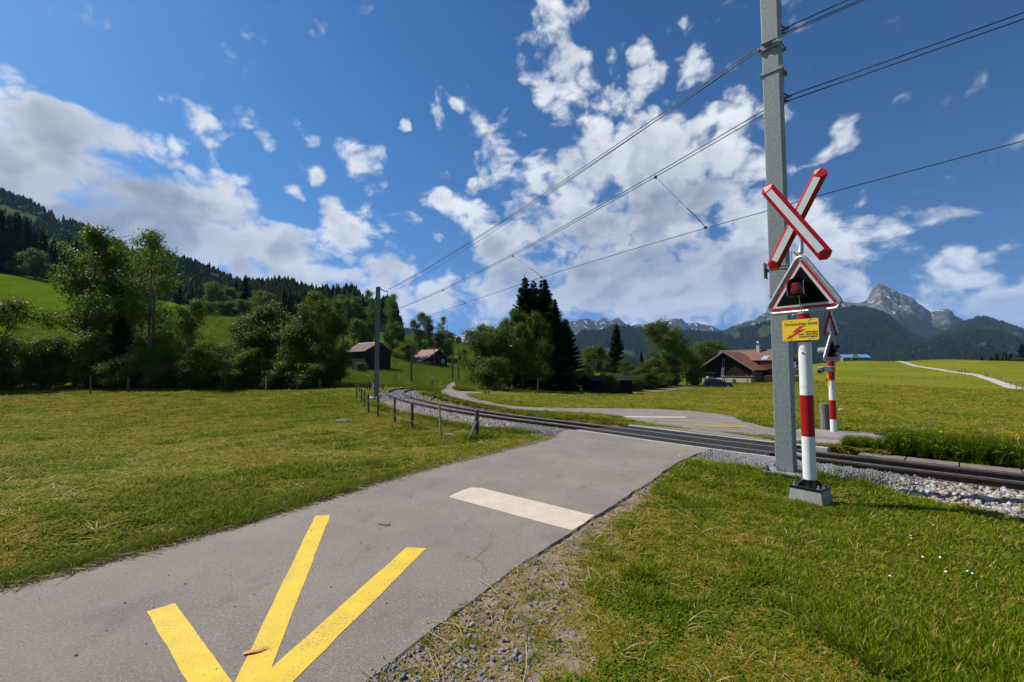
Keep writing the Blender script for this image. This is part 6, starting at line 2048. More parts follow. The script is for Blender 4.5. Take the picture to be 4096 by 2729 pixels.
# near signal
SX, SY = 3.62, 5.62
SZ = z1(SX, SY)
TH = math.atan2(-0.80, 0.60)
sig = tag(empty('crossing_signal', (SX, SY, SZ), TH), 'near level crossing signal with red and white post, warning triangle and crossed boards', 'signal')
blk = MB()
blk.add([(-0.20, -0.17, -0.1), (0.20, -0.17, -0.1), (0.20, 0.17, -0.1), (-0.20, 0.17, -0.1), (-0.165, -0.145, 0.165), (0.165, -0.145, 0.165), (0.165, 0.145, 0.165), (-0.165, 0.145, 0.165)], [(3, 2, 1, 0), (4, 5, 6, 7), (0, 1, 5, 4), (1, 2, 6, 5), (2, 3, 7, 6), (3, 0, 4, 7)])
blk.build('concrete_foot', MT['concrete'], sig, bevel=0.008)
MB().box((0, 0, 0.179), (0.345, 0.305, 0.026)).build('base_plate', MT['blackgloss'], sig, bevel=0.003)
MB().lathe([(0.062, 0.19), (0.062, 0.28)], 20).build('socket', MT['blackgloss'], sig, auto=True)
for k in range(4):
    a = R(45 + 90 * k)
    g = MB().prism([(0.05, 0.192), (0.135, 0.192), (0.125, 0.225), (0.05, 0.285)], -0.006, 0.006)
    o = g.build('gusset', MT['blackgloss'], sig); o.rotation_euler = (0, 0, a)
    child('bolt', bolt_mesh('bolt', 0.42, MT['tubesteel']), sig, (0.13 * (1 if k in (0, 3) else -1), 0.115 * (1 if k < 2 else -1), 0.192))
signal_post(sig, [(0.27, 0.785, 'white'), (0.7852, 1.285, 'red'), (1.2852, 1.935, 'white'), (1.9352, 2.285, 'red')])
MB().lathe([(0.076, 2.285), (0.076, 2.297), (0.02, 2.312)], 24).build('post_cap', MT['tubesteel'], sig, auto=True)
MB().lathe([(0.012, 0), (0.012, 0.004)], 14).build('key_hole', MT['black'], sig, loc=(0.0, -0.0725, 1.80)).rotation_euler = (R(90), 0, 0)
hatch = MB()
for zz in (1.395, 1.835):
    hatch.tube([(math.sin(R(a)) * 0.0722, -math.cos(R(a)) * 0.0722, zz + (0.012 if zz > 1.5 else -0.012) * math.cos(R(a))) for a in range(-42, 43, 6)], 0.0012, 4)
hatch.build('hatch_seam', MT['concrete'], sig)
triangle_head(sig, 2.315, 0.92, 0.745, -0.03)
MB().tube([(0, 0.0, 2.30), (0, 0.0, 2.36)], 0.02, 8).build('neck', MT['tubesteel'], sig)
MB().tube([(0, -0.03, 3.045), (0, -0.005, 3.13), (0, 0.0, 3.25), (0, 0.0, 3.62)], [0.034, 0.030, 0.022, 0.022], 10).build('cross_pipe', MT['tubesteel'], sig, auto=True)
CC = (-0.04, -0.05, 3.47)
cross_arm(sig, CC, R(29), 1.30, 0.165, 0.018)
cross_arm(sig, CC, R(-32), 1.30, 0.165, -0.020)
for a, b in ((-0.05, 0.14), (0.07, 0.05), (-0.08, -0.06), (0.02, -0.14)):
    MB().lathe([(0.009, 0), (0.006, 0.006)], 8).build('screw', MT['zinc'], sig, loc=(CC[0] + a, -0.078 if b in (0.05, -0.06) else -0.052, CC[2] + b)).rotation_euler = (R(90), 0, 0)
# yellow warning plate with its printed words
pl_ = MB().box((0, 0, 0), (0.405, 0.004, 0.262)).build('warning_plate', MT['yellow'], sig, loc=(-0.012, -0.092, 2.085), bevel=0.0)
text('lettering', 'Stromschlag tötet', 0.0505, (-0.176, -0.0024, 0.072), pl_, MT['ink'], ext=0.0006, bold=0.0010)
for s_, z_ in (('Leitungen', -0.028), ('unter Spannung', -0.056), ('Abstand halten', -0.086)):
    text('lettering', s_, 0.0335, (0.190, -0.0024, z_), pl_, MT['ink'], 'RIGHT', 0.0006, bold=0.0008)
bolt_pts = [(0.062, 0.044), (-0.025, 0.044), (-0.094, -0.030), (-0.052, -0.030), (-0.110, -0.083), (-0.113, -0.068), (-0.150, -0.108), (-0.088, -0.104), (-0.096, -0.092), (0.068, -0.002), (-0.005, 0.002)]
bolt_pts = [(0.062, 0.046), (0.000, 0.046), (-0.092, -0.030), (-0.045, -0.026), (-0.112, -0.075), (-0.116, -0.055), (-0.152, -0.103), (-0.080, -0.098), (-0.098, -0.088), (0.066, 0.006), (-0.016, 0.004)]
MB().prism(bolt_pts, -0.0034, -0.0022).build('lightning_arrow', MT['redprint'], pl_)
for a, b in ((-0.105, 0.113), (0.095, 0.113), (-0.105, -0.112), (0.095, -0.112)):
    MB().lathe([(0.007, 0), (0.005, 0.006)], 8).build('screw', MT['zinc'], pl_, loc=(a, -0.002, b)).rotation_euler = (R(90), 0, 0)
dots = MB()
for sgn, zz, x0 in ((1, 0.113, -0.165), (1, 0.113, 0.105), (1, -0.112, -0.160), (1, -0.112, 0.11)):
    for k in range(6):
        dots.box((x0 + k * 0.009, -0.0026, zz), (0.004, 0.001, 0.004))
dots.build('print_marks', MT['ink'], pl_)['kind'] = 'stuff'
for a, b in ((-0.195, 0.123), (0.195, 0.123), (-0.195, -0.123), (0.195, -0.123)):
    MB().lathe([(0.004, 0), (0.004, 0.001)], 8).build('corner_hole', MT['ink'], pl_, loc=(a, -0.0024, b)).rotation_euler = (R(90), 0, 0)
for zz in (2.20, 1.97):
    MB().lathe([(0.0745, zz), (0.0745, zz + 0.018)], 24).build('clip_band', MT['tubesteel'], sig, auto=True)

# far signal across the track
FX, FY = 8.40, 12.0
FZ = z1(FX, FY) - 0.05
fs_ = tag(empty('crossing_signal', (FX, FY, FZ), math.atan2(0.50, 0.87)), 'far level crossing signal seen nearly edge-on across the track', 'signal')
signal_post(fs_, [(0.0, 0.40, 'white'), (0.4002, 0.90, 'red'), (0.9002, 1.40, 'white'), (1.4002, 1.90, 'red')], 0.074)
MB().lathe([(0.078, 1.78), (0.078, 1.90), (0.03, 1.915)], 24).build('post_cap', MT['red'], fs_, auto=True)
triangle_head(fs_, 1.93, 0.90, 0.735, -0.03)
# the back visor
vs, n = [], 14
for k in range(n + 1):
    a = R(-8 + 196 * k / n)
    for yy in (0.02, 0.26):
        vs.append((math.cos(a) * 0.125, yy, 1.93 + 0.24 + math.sin(a) * 0.125))
v = MB().add(vs, [(2 * k, 2 * k + 1, 2 * k + 3, 2 * k + 2) for k in range(n)]).build('rear_visor', MT['darksteel'], fs_)
v.modifiers.new('sheet', 'SOLIDIFY').thickness = 0.004
MB().tube([(0, -0.03, 2.63), (0, 0.0, 2.75), (0, 0.0, 3.30)], 0.024, 10).build('cross_pipe', MT['tubesteel'], fs_, auto=True)
cross_arm(fs_, (0, -0.05, 3.10), R(29), 1.22, 0.165, 0.018)
cross_arm(fs_, (0, -0.05, 3.10), R(-31), 1.22, 0.165, -0.020)
for zz in (1.66, 1.77, 1.42):
    MB().lathe([(0.079, zz - 0.012), (0.079, zz + 0.012)], 24).build('clip_band', MT['zinc'], fs_, auto=True)
m = MB().tube([(0.02, -0.05, 1.93), (0.04, -0.09, 1.85), (0.0, -0.10, 1.66), (-0.10, -0.10, 1.60), (-0.16, -0.06, 1.64)], 0.008, 6)
m.build('cable', MT['black'], fs_, smooth=True)
# surveillance camera on a bracket, and the yellow box below it
cm_ = tag(empty('surveillance_camera', (FX - 0.28, FY - 0.20, FZ + 1.68), R(25)), 'grey surveillance camera clamped to the far signal post', 'camera')
MB().box((0, 0, 0.02), (0.34, 0.13, 0.10)).build('housing', MT['tubesteel'], cm_, bevel=0.012)
MB().box((-0.02, 0, 0.078), (0.42, 0.15, 0.012)).build('sunshield', MT['tubesteel'], cm_, bevel=0.004)
o = MB().tube([(-0.14, 0, 0.01), (-0.26, 0, -0.03)], 0.062, 14).build('lens_tube', MT['darksteel'], cm_)
MB().tube([(-0.258, 0, -0.0295), (-0.262, 0, -0.031)], 0.045, 14).build('lens', MT['blackgloss'], cm_)
MB().tube([(0.12, 0, 0.0), (0.22, 0.03, 0.02)], 0.018, 8).build('bracket', MT['tubesteel'], cm_)
yb = tag(empty('warning_box', (FX - 0.20, FY - 0.16, FZ + 1.42), R(62)), 'yellow plate seen from its edge on the far signal post', 'sign')
MB().box((0, 0, 0), (0.30, 0.012, 0.30)).build('plate', MT['yellow'], yb)
MB().box((0.05, 0.03, 0.02), (0.14, 0.05, 0.07)).build('clamp', MT['darksteel'], yb)
# thick wooden post and the fence beyond it
wp = px(3300, 1690, 12.6)
rf = tag(empty('wire_fence', (wp.x, wp.y, z1(wp.x, wp.y))), 'stock fence with a thick weathered post behind the far signal', 'fence')
MB().tube([(0, 0, -0.1), (0.0, 0, 0.3), (-0.01, 0, 0.72)], [0.115, 0.112, 0.108], 12).build('post', MT['greywood'], rf)
fl = []
for k, h_ in enumerate((0.56, 0.24)):
    a = Vector((0.1, -0.05, h_)); b = Vector((9.0, -4.2, h_ + 0.1))
    MB().tube([a + Vector((0.32, 0, 0)), b], 0.0035, 5).build('wire', MT['fencewire'], rf)
    MB().lathe([(0.02, -0.06), (0.032, -0.03), (0.032, 0.03), (0.02, 0.06)], 10).build('insulator', pm('ivory_insulator_%d' % k, (0.62, 0.56, 0.40), None, 5, 0.5), rf, loc=a + Vector((0.30, -0.02, 0))).rotation_euler = (0, R(90), R(-10))
    MB().tube([a + Vector((-0.1, 0, 0)), a + Vector((0.25, -0.02, 0))], 0.003, 5).build('wire', MT['fencewire'], rf)

# ---- second mast at the bend, and the farther line masts
m2z = z1(M2.x, M2.y)
mast2 = tag(empty('catenary_mast', (M2.x, M2.y, m2z), R(38)), 'grey steel catenary mast with a warning plate at the bend of the track', 'mast')
h2 = px(1505, 1148, 27).z - m2z
hb = MB()
for yy in (-0.105, 0.105):
    hb.box((0, yy, h2 / 2), (0.20, 0.018, h2))
hb.box((0, 0, h2 / 2), (0.014, 0.19, h2))
hb.build('shaft', MT['darksteel'], mast2)
MB().box((0, 0, 0.08), (0.50, 0.50, 0.03)).build('base_plate', MT['darksteel'], mast2)
MB().box((0, 0, -0.14), (0.80, 0.80, 0.36)).build('foundation', MT['concrete'], mast2, bevel=0.03)
for sx in (-0.19, 0.19):
    for sy in (-0.19, 0.19):
        child('bolt', bolt_mesh('bolt', 1.1, MT['darksteel']), mast2, (sx, sy, 0.095))
for zz in (h2 - 0.9, h2 - 1.25):
    MB().box((0, 0, zz), (0.24, 0.26, 0.03)).build('strap', MT['darksteel'], mast2)
arm = MB().tube([(0.1, -0.1, h2 - 0.12), (0.35, -0.25, h2 - 0.28), (0.52, -0.35, h2 - 0.30)], 0.03, 6)
arm.build('bracket_arm', MT['darksteel'], mast2)
wp_ = MB().box((0, 0, 0), (0.36, 0.01, 0.16)).build('warning_plate', pm('faded_plate', (0.40, 0.34, 0.26), (0.34, 0.28, 0.22), 6, 0.7), mast2, loc=(-0.12, -0.16, 1.48))
wp_.rotation_euler = (0, 0, R(-38 - 16))
text('lettering', 'Durchgang', 0.062, (-0.15, -0.008, 0.032), wp_, MT['redprint'], ext=0.001)
text('lettering', 'verboten', 0.062, (-0.13, -0.008, -0.036), wp_, MT['redprint'], ext=0.001)
def line_mast(x, yb, yt, d, lab):
    p = px(x, yb, d); z = z1(p.x, p.y); h = px(x, yt, d).z - z
    o = tag(empty('catenary_mast', (p.x, p.y, z), R(20)), lab, 'mast')
    m = MB()
    for yy in (-0.10, 0.10):
        m.box((0, yy, h / 2), (0.20, 0.02, h))
    m.box((0, 0, h / 2), (0.016, 0.18, h))
    m.build('shaft', MT['darksteel'], o)
    MB().box((0, 0, 0.05), (0.7, 0.7, 0.4)).build('foundation', MT['concrete'], o)
    MB().box((0, 0, h - 0.5), (0.24, 0.24, 0.04)).build('strap', MT['darksteel'], o)
    return o
line_mast(1645, 1537, 1379, 60, 'slim grey mast in the flower meadow left of the red-roofed barn')
line_mast(1810, 1528, 1407, 75, 'slim grey mast in the flower meadow right of the red-roofed barn')
def wood_pole(x, yb, yt, d, lab, bar=True):
    p = px(x, yb, d); z = z1(p.x, p.y); h = px(x, yt, d).z - z
    o = tag(empty('utility_pole', (p.x, p.y, z)), lab, 'pole')
    MB().tube([(0, 0, -0.3), (0, 0, h)], [0.14, 0.10], 8).build('shaft', MT['post'], o)
    if bar:
        MB().box((0, 0, h - 0.3), (0.5, 0.06, 0.06)).build('cross_bar', MT['post'], o)
wood_pole(1738, 1464, 1372, 145, 'thin wooden pole in front of the red-roofed barn')
wood_pole(1834, 1517, 1365, 88, 'thin wooden pole right of the red-roofed barn')
wood_pole(1789, 1362, 1302, 206, 'small wooden pole on the hill crest beside the short ash')
wood_pole(842, 1252, 1125, 168, 'wooden pole at the left end of the knoll wood')
wood_pole(3613, 1444, 1398, 296, 'wooden pole on the far right crest among walkers')
wood_pole(4019, 1449, 1420, 250, 'pale wooden pole in front of the crest conifers')
# small trackside signs
def small_sign(x, yb, yt, d, w, h, lab, roof=False, mat='white'):
    p = px(x, yb, d); z = z1(p.x, p.y); H = px(x, yt, d).z - z
    o = tag(empty('trackside_sign', (p.x, p.y, z)), lab, 'sign')
    MB().box((0, 0, (H - h) / 2), (0.05, 0.05, H - h + 0.2)).build('stake', MT['post'], o)
    MB().box((0, -0.03, H - h / 2), (w, 0.03, h)).build('panel', MT[mat], o)
    if roof:
        MB().box((0, -0.04, H + 0.02), (w * 1.35, 0.14, 0.03)).build('top_board', MT[mat], o)
    return o
small_sign(1729, 1558, 1509, 33, 0.14, 0.16, 'small white box sign on a dark stake on the inside of the bend', True)
small_sign(1585, 1540, 1484, 52, 0.2, 0.09, 'thin faint sign post in the tall grass behind the bend', False, 'steel')
# barrier rail with number plate behind the bend mast
bp = px(1497, 1552, 36); bz = z1(bp.x, bp.y)
bar = tag(empty('wooden_rail_gate', (bp.x, bp.y, bz)), 'dark wooden rail with a small number plate behind the bend mast', 'fence')
for x_, h_ in ((-0.55, 0.62), (-0.35, 0.66), (0.72, 0.50)):
    MB().box((x_, 0, h_ / 2), (0.07, 0.07, h_)).build('post', MT['post'], bar)
MB().tube([(-0.75, 0, 0.52), (0.75, 0, 0.46)], 0.035, 6).build('rail', MT['post'], bar)
MB().box((-0.08, -0.05, 0.34), (0.20, 0.015, 0.24)).build('number_plate', MT['white'], bar)

# ---- wire fence along the left meadow
FP = [((1907, 1639), (1907, 1773), 11.5, 0.055, 'post'), ((1757, 1616), (1765.6, 1749), 11.7, 0.028, 'freshwood'), ((1648.6, 1610.6), (1648.6, 1718), 14.4, 0.048, 'post'), ((1578.8, 1588), (1579, 1689), 15.4, 0.040, 'post'),
      ((1512.6, 1588), (1512.6, 1670), 19.0, 0.042, 'post'), ((1473, 1576), (1476, 1652), 20.5, 0.045, 'post'), ((1458, 1563), (1457, 1630), 23.0, 0.040, 'post'), ((1446, 1556), (1446, 1616), 25.7, 0.045, 'post'), ((1427, 1541), (1427, 1597), 28.0, 0.045, 'post'), ((1437, 1543), (1437.5, 1578), 33.0, 0.045, 'post')]
p0 = px(*FP[0][1], FP[0][2])
fence = tag(empty('wire_fence', (p0.x, p0.y, z1(p0.x, p0.y))), 'wire fence on wooden posts curving along the ballast at the left meadow', 'fence')
f0 = fence.location
tops = []
for k, (a, b, d, r_, mt) in enumerate(FP):
    bt = px(*b, d); tp = px(*a, d)
    zb = z1(bt.x, bt.y)
    bt.z = zb - 0.15
    tp.z = max(tp.z, zb + 0.7)
    m = MB()
    if mt == 'freshwood':
        m.tube([bt - f0, tp - f0], r_, 4)
    else:
        m.tube([bt - f0, bt.lerp(tp, 0.5) - f0, tp.lerp(bt, 0.03) - f0, tp - f0], [r_ * 1.05, r_, r_ * 0.98, r_ * 0.8], 9)
    o = m.build('post', MT[mt], fence, auto=mt != 'freshwood')
    if mt == 'freshwood':
        o['label'] = 'pale new square stake'
    tops.append((bt, tp))
    if k == 0:
        br = MB()
        e = px(1868, 1772, 11.1); e.z = z1(e.x, e.y) - 0.05
        br.box(((bt.lerp(tp, 0.72) + e) / 2) - f0, (0.07, 0.05, (bt.lerp(tp, 0.72) - e).length), (bt.lerp(tp, 0.72) - e).to_track_quat('Z', 'Y').to_matrix())
        br.build('brace', MT['post'], fence)
wl = sorted(range(len(tops)), key=lambda k: FP[k][2])
for hk in (0.42, 0.72):
    pts = []
    for k in wl:
        bt, tp = tops[k]
        pts.append(bt.lerp(tp, hk) - f0 + Vector((-0.02, -0.04, 0)))
    line = []
    for a, b in zip(pts, pts[1:]):
        line += sag(a, b, 6, 0.035)[:-1]
    line.append(pts[-1])
    MB().tube(line, 0.0035, 4).build('wire', MT['fencewire'], fence)
# short stakes at the meadow edge under the hedge
for k, (x, yt, yb, mt, lab) in enumerate([(1063, 1505, 1556, 'freshwood', 'pale yellow stake at the hedge foot beside the dark hut opening'), (1189, 1512, 1556, 'post', 'grey stake at the hedge foot under the alder clump'), (1279, 1518, 1556, 'post', 'grey stake at the hedge foot under the pale-stemmed ash'), (513, 1515, 1558, 'post', 'grey stake at the hedge foot below the small spruce'), (362, 1510, 1558, 'post', 'grey stake at the hedge foot right of the big maple')]):
    p = px(x, yb, 39); z = z1(p.x, p.y); h = px(x, yt, 39).z - z
    o = MB().tube([(0, 0, -0.2), (0, 0, h * 0.97), (0, 0, h)], [0.07, 0.065, 0.04], 8).build('fence_stake', MT[mt], None, loc=(p.x, p.y, z))
    tag(o, lab, 'stake', 'stakes at the hedge foot')
# broken plank and manhole cover
p = gpx(1810, 1742, -0.25); o = MB()
for k in range(5):
    o.box((-0.2 + 0.1 * k, 0.01 * (k % 2), 0.03 + 0.004 * (k % 3)), (0.105, 0.13 - 0.012 * k, 0.05))
o = o.build('broken_plank', MT['greywood'], None, loc=(p.x, p.y, z1(p.x, p.y)), bevel=0.01)
o.rotation_euler = (R(4), R(3), R(-28)); tag(o, 'splintered grey plank lying by the end post of the fence', 'plank')
p = hit(1382, 1681); mh = tag(empty('manhole_cover', (p.x, p.y, p.z + 0.01)), 'round manhole cover lying in the left meadow', 'manhole cover')
MB().lathe([(0.40, -0.05), (0.40, 0.005), (0.36, 0.012)], 28).build('rim', MT['darksteel'], mh, auto=True)
MB().lathe([(0.33, 0.0), (0.33, 0.019), (0.30, 0.024)], 24).build('lid', MT['darksteel'], mh, auto=True)
# dry leaf on the painted arrow, tuft of grass on the lane
p = gpx(1012, 2612); o = MB()
lv = [(-0.055, -0.004), (-0.045, 0.012), (-0.02, 0.010), (0.01, 0.020), (0.05, 0.018), (0.085, 0.030), (0.06, 0.004), (0.03, -0.012), (-0.01, -0.020), (-0.04, -0.018)]
o.add([(0.0, 0.0, 0.006)] + [(a, b, 0.002 + 0.003 * ((k * 7) % 3)) for k, (a, b) in enumerate(lv)], [(0, k + 1, (k + 1) % len(lv) + 1) for k in range(len(lv))])
o = o.build('dry_leaf', pm('dry_leaf', (0.52, 0.25, 0.06), (0.42, 0.19, 0.05), 30, 0.8), None, loc=(p.x, p.y, 0.005)); o.rotation_euler = (0, 0, R(12))
tag(o, 'orange dry leaf lying on the yellow road arrow', 'leaf')
p = gpx(1540, 2100); o = child('grass_wisp', tuft(99, 26, 0.06, 0.05, 0.005, 0.9, GM, 0.3), None, (p.x, p.y, 0.006)); o.scale = (1.2, 0.9, 0.8)
tag(o, 'small wisp of torn grass lying on the asphalt lane', 'grass wisp')
# drain pipe beside the deck end
a = ml(-0.75, 0.72, -0.14)
pp_ = tag(empty('cable_pipe', a), 'black cable pipe with a pale sleeve beside the deck end', 'pipe')
d_ = Vector((0.72, -0.66, 0.0))
MB().tube([(0, 0, 0), tuple(d_ * 0.55)], 0.045, 10).build('pipe', MT['black'], pp_)
MB().tube([tuple(d_ * 0.5), tuple(d_ * 0.66)], 0.052, 10).build('sleeve', MT['white'], pp_)

# ================================================================ BUILDINGS
def quadpart(name, pts, mat, par, th=0.08):
    """a slab from four corner points, thickened downwards"""
    P = [Vector(p) for p in pts]
    n = (P[1] - P[0]).cross(P[3] - P[0]).normalized()
    if n.z < 0: n = -n
    Q = [p - n * th for p in P]
    return MB().add(P + Q, [(0, 1, 2, 3), (7, 6, 5, 4), (0, 4, 5, 1), (1, 5, 6, 2), (2, 6, 7, 3), (3, 7, 4, 0)]).build(name, mat, par)
def plank_wall(par, a, b, z0_, top, mat, w=0.22, th=0.05, name='wall'):
    """boarded wall from a to b (x, y); top(t) gives its height at fraction t; each board has its own edges"""
    a, b = Vector((*a, 0)), Vector((*b, 0))
    L = (b - a).length
    u = (b - a).normalized(); nn = Vector((u.y, -u.x, 0))
    k = max(1, int(L / w))
    core = MB()
    cp_ = [a + Vector((0, 0, z0_)), b + Vector((0, 0, z0_))]
    N = 12
    for i in range(N, -1, -1):
        cp_.append(a.lerp(b, i / N) + Vector((0, 0, top(i / N) - 0.01)))
    back = [p - nn * 0.10 for p in cp_]
    n_ = len(cp_)
    core.add(cp_ + back, [tuple(range(n_)), tuple(range(2 * n_ - 1, n_ - 1, -1))] + [(i, (i + 1) % n_, (i + 1) % n_ + n_, i + n_) for i in range(n_)])
    wall = core.build(name, mat, par)
    for i in range(k):
        t0, t1 = i / k, (i + 1) / k
        g = 0.012 / L
        p0 = a.lerp(b, t0 + g); p1 = a.lerp(b, t1 - g)
        dz = random.uniform(0, 0.02)
        f = nn * (0.004 + random.uniform(0, 0.016))
        m = MB()
        vs = [p0 + Vector((0, 0, z0_ - dz)), p1 + Vector((0, 0, z0_ - dz)), p1 + Vector((0, 0, top(t1 - g))), p0 + Vector((0, 0, top(t0 + g)))]
        m.add([v + f for v in vs] + [v - nn * 0.002 for v in vs], [(0, 1, 2, 3), (7, 6, 5, 4), (0, 4, 5, 1), (1, 5, 6, 2), (2, 6, 7, 3), (3, 7, 4, 0)])
        m.build('board', mat, wall)
    return wall
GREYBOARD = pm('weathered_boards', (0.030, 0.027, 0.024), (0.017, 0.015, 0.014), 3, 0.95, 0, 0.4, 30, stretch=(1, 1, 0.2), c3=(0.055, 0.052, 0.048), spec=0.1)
# ---- weathered barn behind the bend mast
bp = px(1512, 1481, 100); bz = z1(bp.x, bp.y)
barn = tag(empty('barn', (bp.x, bp.y, bz - 0.1), R(45)), 'weathered dark board barn with a rusty sheet roof behind the bend mast', 'barn')
W2, LL, EH, RH = 3.05, 9.0, 4.3, 6.1
gable = lambda t: EH + (RH - EH) * (1 - abs(2 * t - 1))
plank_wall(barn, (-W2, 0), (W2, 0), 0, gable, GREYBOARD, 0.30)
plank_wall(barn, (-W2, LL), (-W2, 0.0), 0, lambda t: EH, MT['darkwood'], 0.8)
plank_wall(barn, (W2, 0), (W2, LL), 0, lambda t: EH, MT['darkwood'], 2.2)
for s in (-1, 1):
    quadpart('roof_slope', [(0, -0.5, RH + 0.22), (0, LL + .4, RH + 0.22), (s * (W2 + 0.5), LL + .4, EH - 0.10), (s * (W2 + 0.5), -0.5, EH - 0.10)], MT['oldroof'], barn, 0.10)
MB().prism([(-0.2, RH + 0.17), (0, RH + 0.27), (0.2, RH + 0.17)], -0.5, LL + .4).build('ridge_cap', MT['zinc'], barn)
# ---- red-roofed barn on the slope
bp = px(1752, 1462, 150); bz = z1(bp.x, bp.y)
b2 = tag(empty('barn', (bp.x, bp.y, bz - 0.2), R(52)), 'small dark barn with a red roof and grey lean-to on the flower slope', 'barn')
W2, LL, EH, RH = 4.0, 8.0, 2.9, 5.4
gable2 = lambda t: EH + (RH - EH) * (1 - abs(2 * t - 1))
plank_wall(b2, (-W2, 0), (W2, 0), 0, gable2, MT['darkwood'], 0.8)
plank_wall(b2, (-W2, LL), (-W2, 0), 0, lambda t: EH, MT['darkwood'], 1.6)
for s in (-1, 1):
    quadpart('roof_slope', [(0, -0.4, RH + 0.2), (0, LL, RH + 0.2), (s * (W2 + 0.3), LL, EH), (s * (W2 + 0.3), -0.4, EH)], MT['redroof'], b2, 0.1)
lt = quadpart('lean_to_roof', [(-W2 - 0.25, -0.3, EH + 0.0), (-W2 - 0.25, LL, EH + 0.0), (-W2 - 3.6, LL, 1.65), (-W2 - 3.6, -0.3, 1.65)], MT['slate'], b2, 0.12)
MB().box((-W2 - 1.6, LL / 2, 0.8), (3.0, LL - 0.6, 1.7)).build('lean_to_wall', MT['freshwood'], b2)
MB().box((-W2 - 1.6, LL / 2 - 0.05, 0.35), (3.06, LL - 0.5, 0.75)).build('plinth', MT['plaster'], b2)
for x_ in (-1.9, 0.1, 1.9):
    wv = MB().box((x_, -0.05, 3.3), (0.5, 0.05, 0.8)).build('window', MT['greywood'], b2)
    MB().box((x_, -0.085, 3.3), (0.36, 0.02, 0.66)).build('pane', MT['glass'], wv)
MB().add([(1.2, -0.12, 1.0), (2.9, -0.12, 0.95), (3.0, -0.10, 2.3), (2.2, -0.14, 2.5), (1.3, -0.10, 2.35)], [(0, 1, 2, 3, 4)]).build('tarpaulin', pm('grey_tarp', (0.30, 0.32, 0.34), None, 2, 0.6), b2).modifiers.new('sheet', 'SOLIDIFY').thickness = 0.03
# log pile in front of the barn
lp = px(1697, 1461, 146); lz = z1(lp.x, lp.y)
lg = tag(empty('log_pile', (lp.x, lp.y, lz)), 'heap of logs left in front of the red-roofed barn', 'log pile')
lm = MB().tube([(-1.2, 0, 0), (1.2, 0, 0)], 0.16, 8).mesh('log'); lm.materials.append(MT['logs'])
for k in range(16):
    child('log', lm, lg, (random.uniform(-1.6, 1.6), random.uniform(-0.5, 0.6), 0.16 + 0.24 * (k % 5)), (0, random.uniform(-.2, .2), random.uniform(-.5, .5) + (1.57 if k % 3 == 0 else 0)))
# ---- hut hidden in the hedge, dark shed under the trees, roofs glimpsed through the trees
def shed(x, yb, d, rz, W_, L_, EH_, RH_, wall, roof, lab, name='shed', board=1.2):
    p = px(x, yb, d); z = z1(p.x, p.y)
    o = tag(empty(name, (p.x, p.y, z - 0.1), rz), lab, name)
    gb = lambda t: EH_ + (RH_ - EH_) * (1 - abs(2 * t - 1))
    plank_wall(o, (-W_, 0), (W_, 0), 0, gb, wall, board)
    plank_wall(o, (-W_, L_), (-W_, 0), 0, lambda t: EH_, wall, board)
    plank_wall(o, (W_, 0), (W_, L_), 0, lambda t: EH_, wall, board * 1.5)
    for s in (-1, 1):
        quadpart('roof_slope', [(0, -0.4, RH_ + 0.15), (0, L_ + .3, RH_ + 0.15), (s * (W_ + 0.4), L_ + .3, EH_ - 0.05), (s * (W_ + 0.4), -0.4, EH_ - 0.05)], roof, o, 0.1)
    return o
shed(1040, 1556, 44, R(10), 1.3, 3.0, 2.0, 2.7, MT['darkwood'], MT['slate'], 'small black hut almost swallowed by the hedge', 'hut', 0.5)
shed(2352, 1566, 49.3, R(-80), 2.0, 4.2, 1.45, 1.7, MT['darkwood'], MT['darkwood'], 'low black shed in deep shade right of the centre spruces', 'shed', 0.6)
shed(2020, 1470, 95, R(25), 4.0, 7.0, 5.2, 7.8, MT['darkwood'], MT['tile'], 'brown-roofed house glimpsed between willow and spruces', 'house', 2.0)
shed(2012, 1540, 62, R(40), 1.6, 3.0, 1.5, 2.6, MT['plaster'], MT['tile'], 'small pinkish roof low behind the willow', 'hut', 1.0)

# ---- farmhouse
fp = px(2905, 1524, 84); fz = z1(fp.x, fp.y) - 0.15
farm = tag(empty('farmhouse', (fp.x, fp.y, fz), R(-51)), 'dark timber farmhouse with a red tiled gable roof and brown sheet roof', 'farmhouse')
GW, GD, GE, GR = 4.55, 5.6, 2.75, 5.55
gf = lambda t: GE + (GR - GE) * (1 - abs(2 * t - 1))
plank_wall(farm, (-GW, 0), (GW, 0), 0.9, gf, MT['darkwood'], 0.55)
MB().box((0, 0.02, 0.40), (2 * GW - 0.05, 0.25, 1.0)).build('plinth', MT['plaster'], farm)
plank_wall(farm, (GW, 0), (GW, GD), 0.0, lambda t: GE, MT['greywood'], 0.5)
plank_wall(farm, (-GW, GD), (-GW, 0), 0.0, lambda t: GE, MT['darkwood'], 0.9)
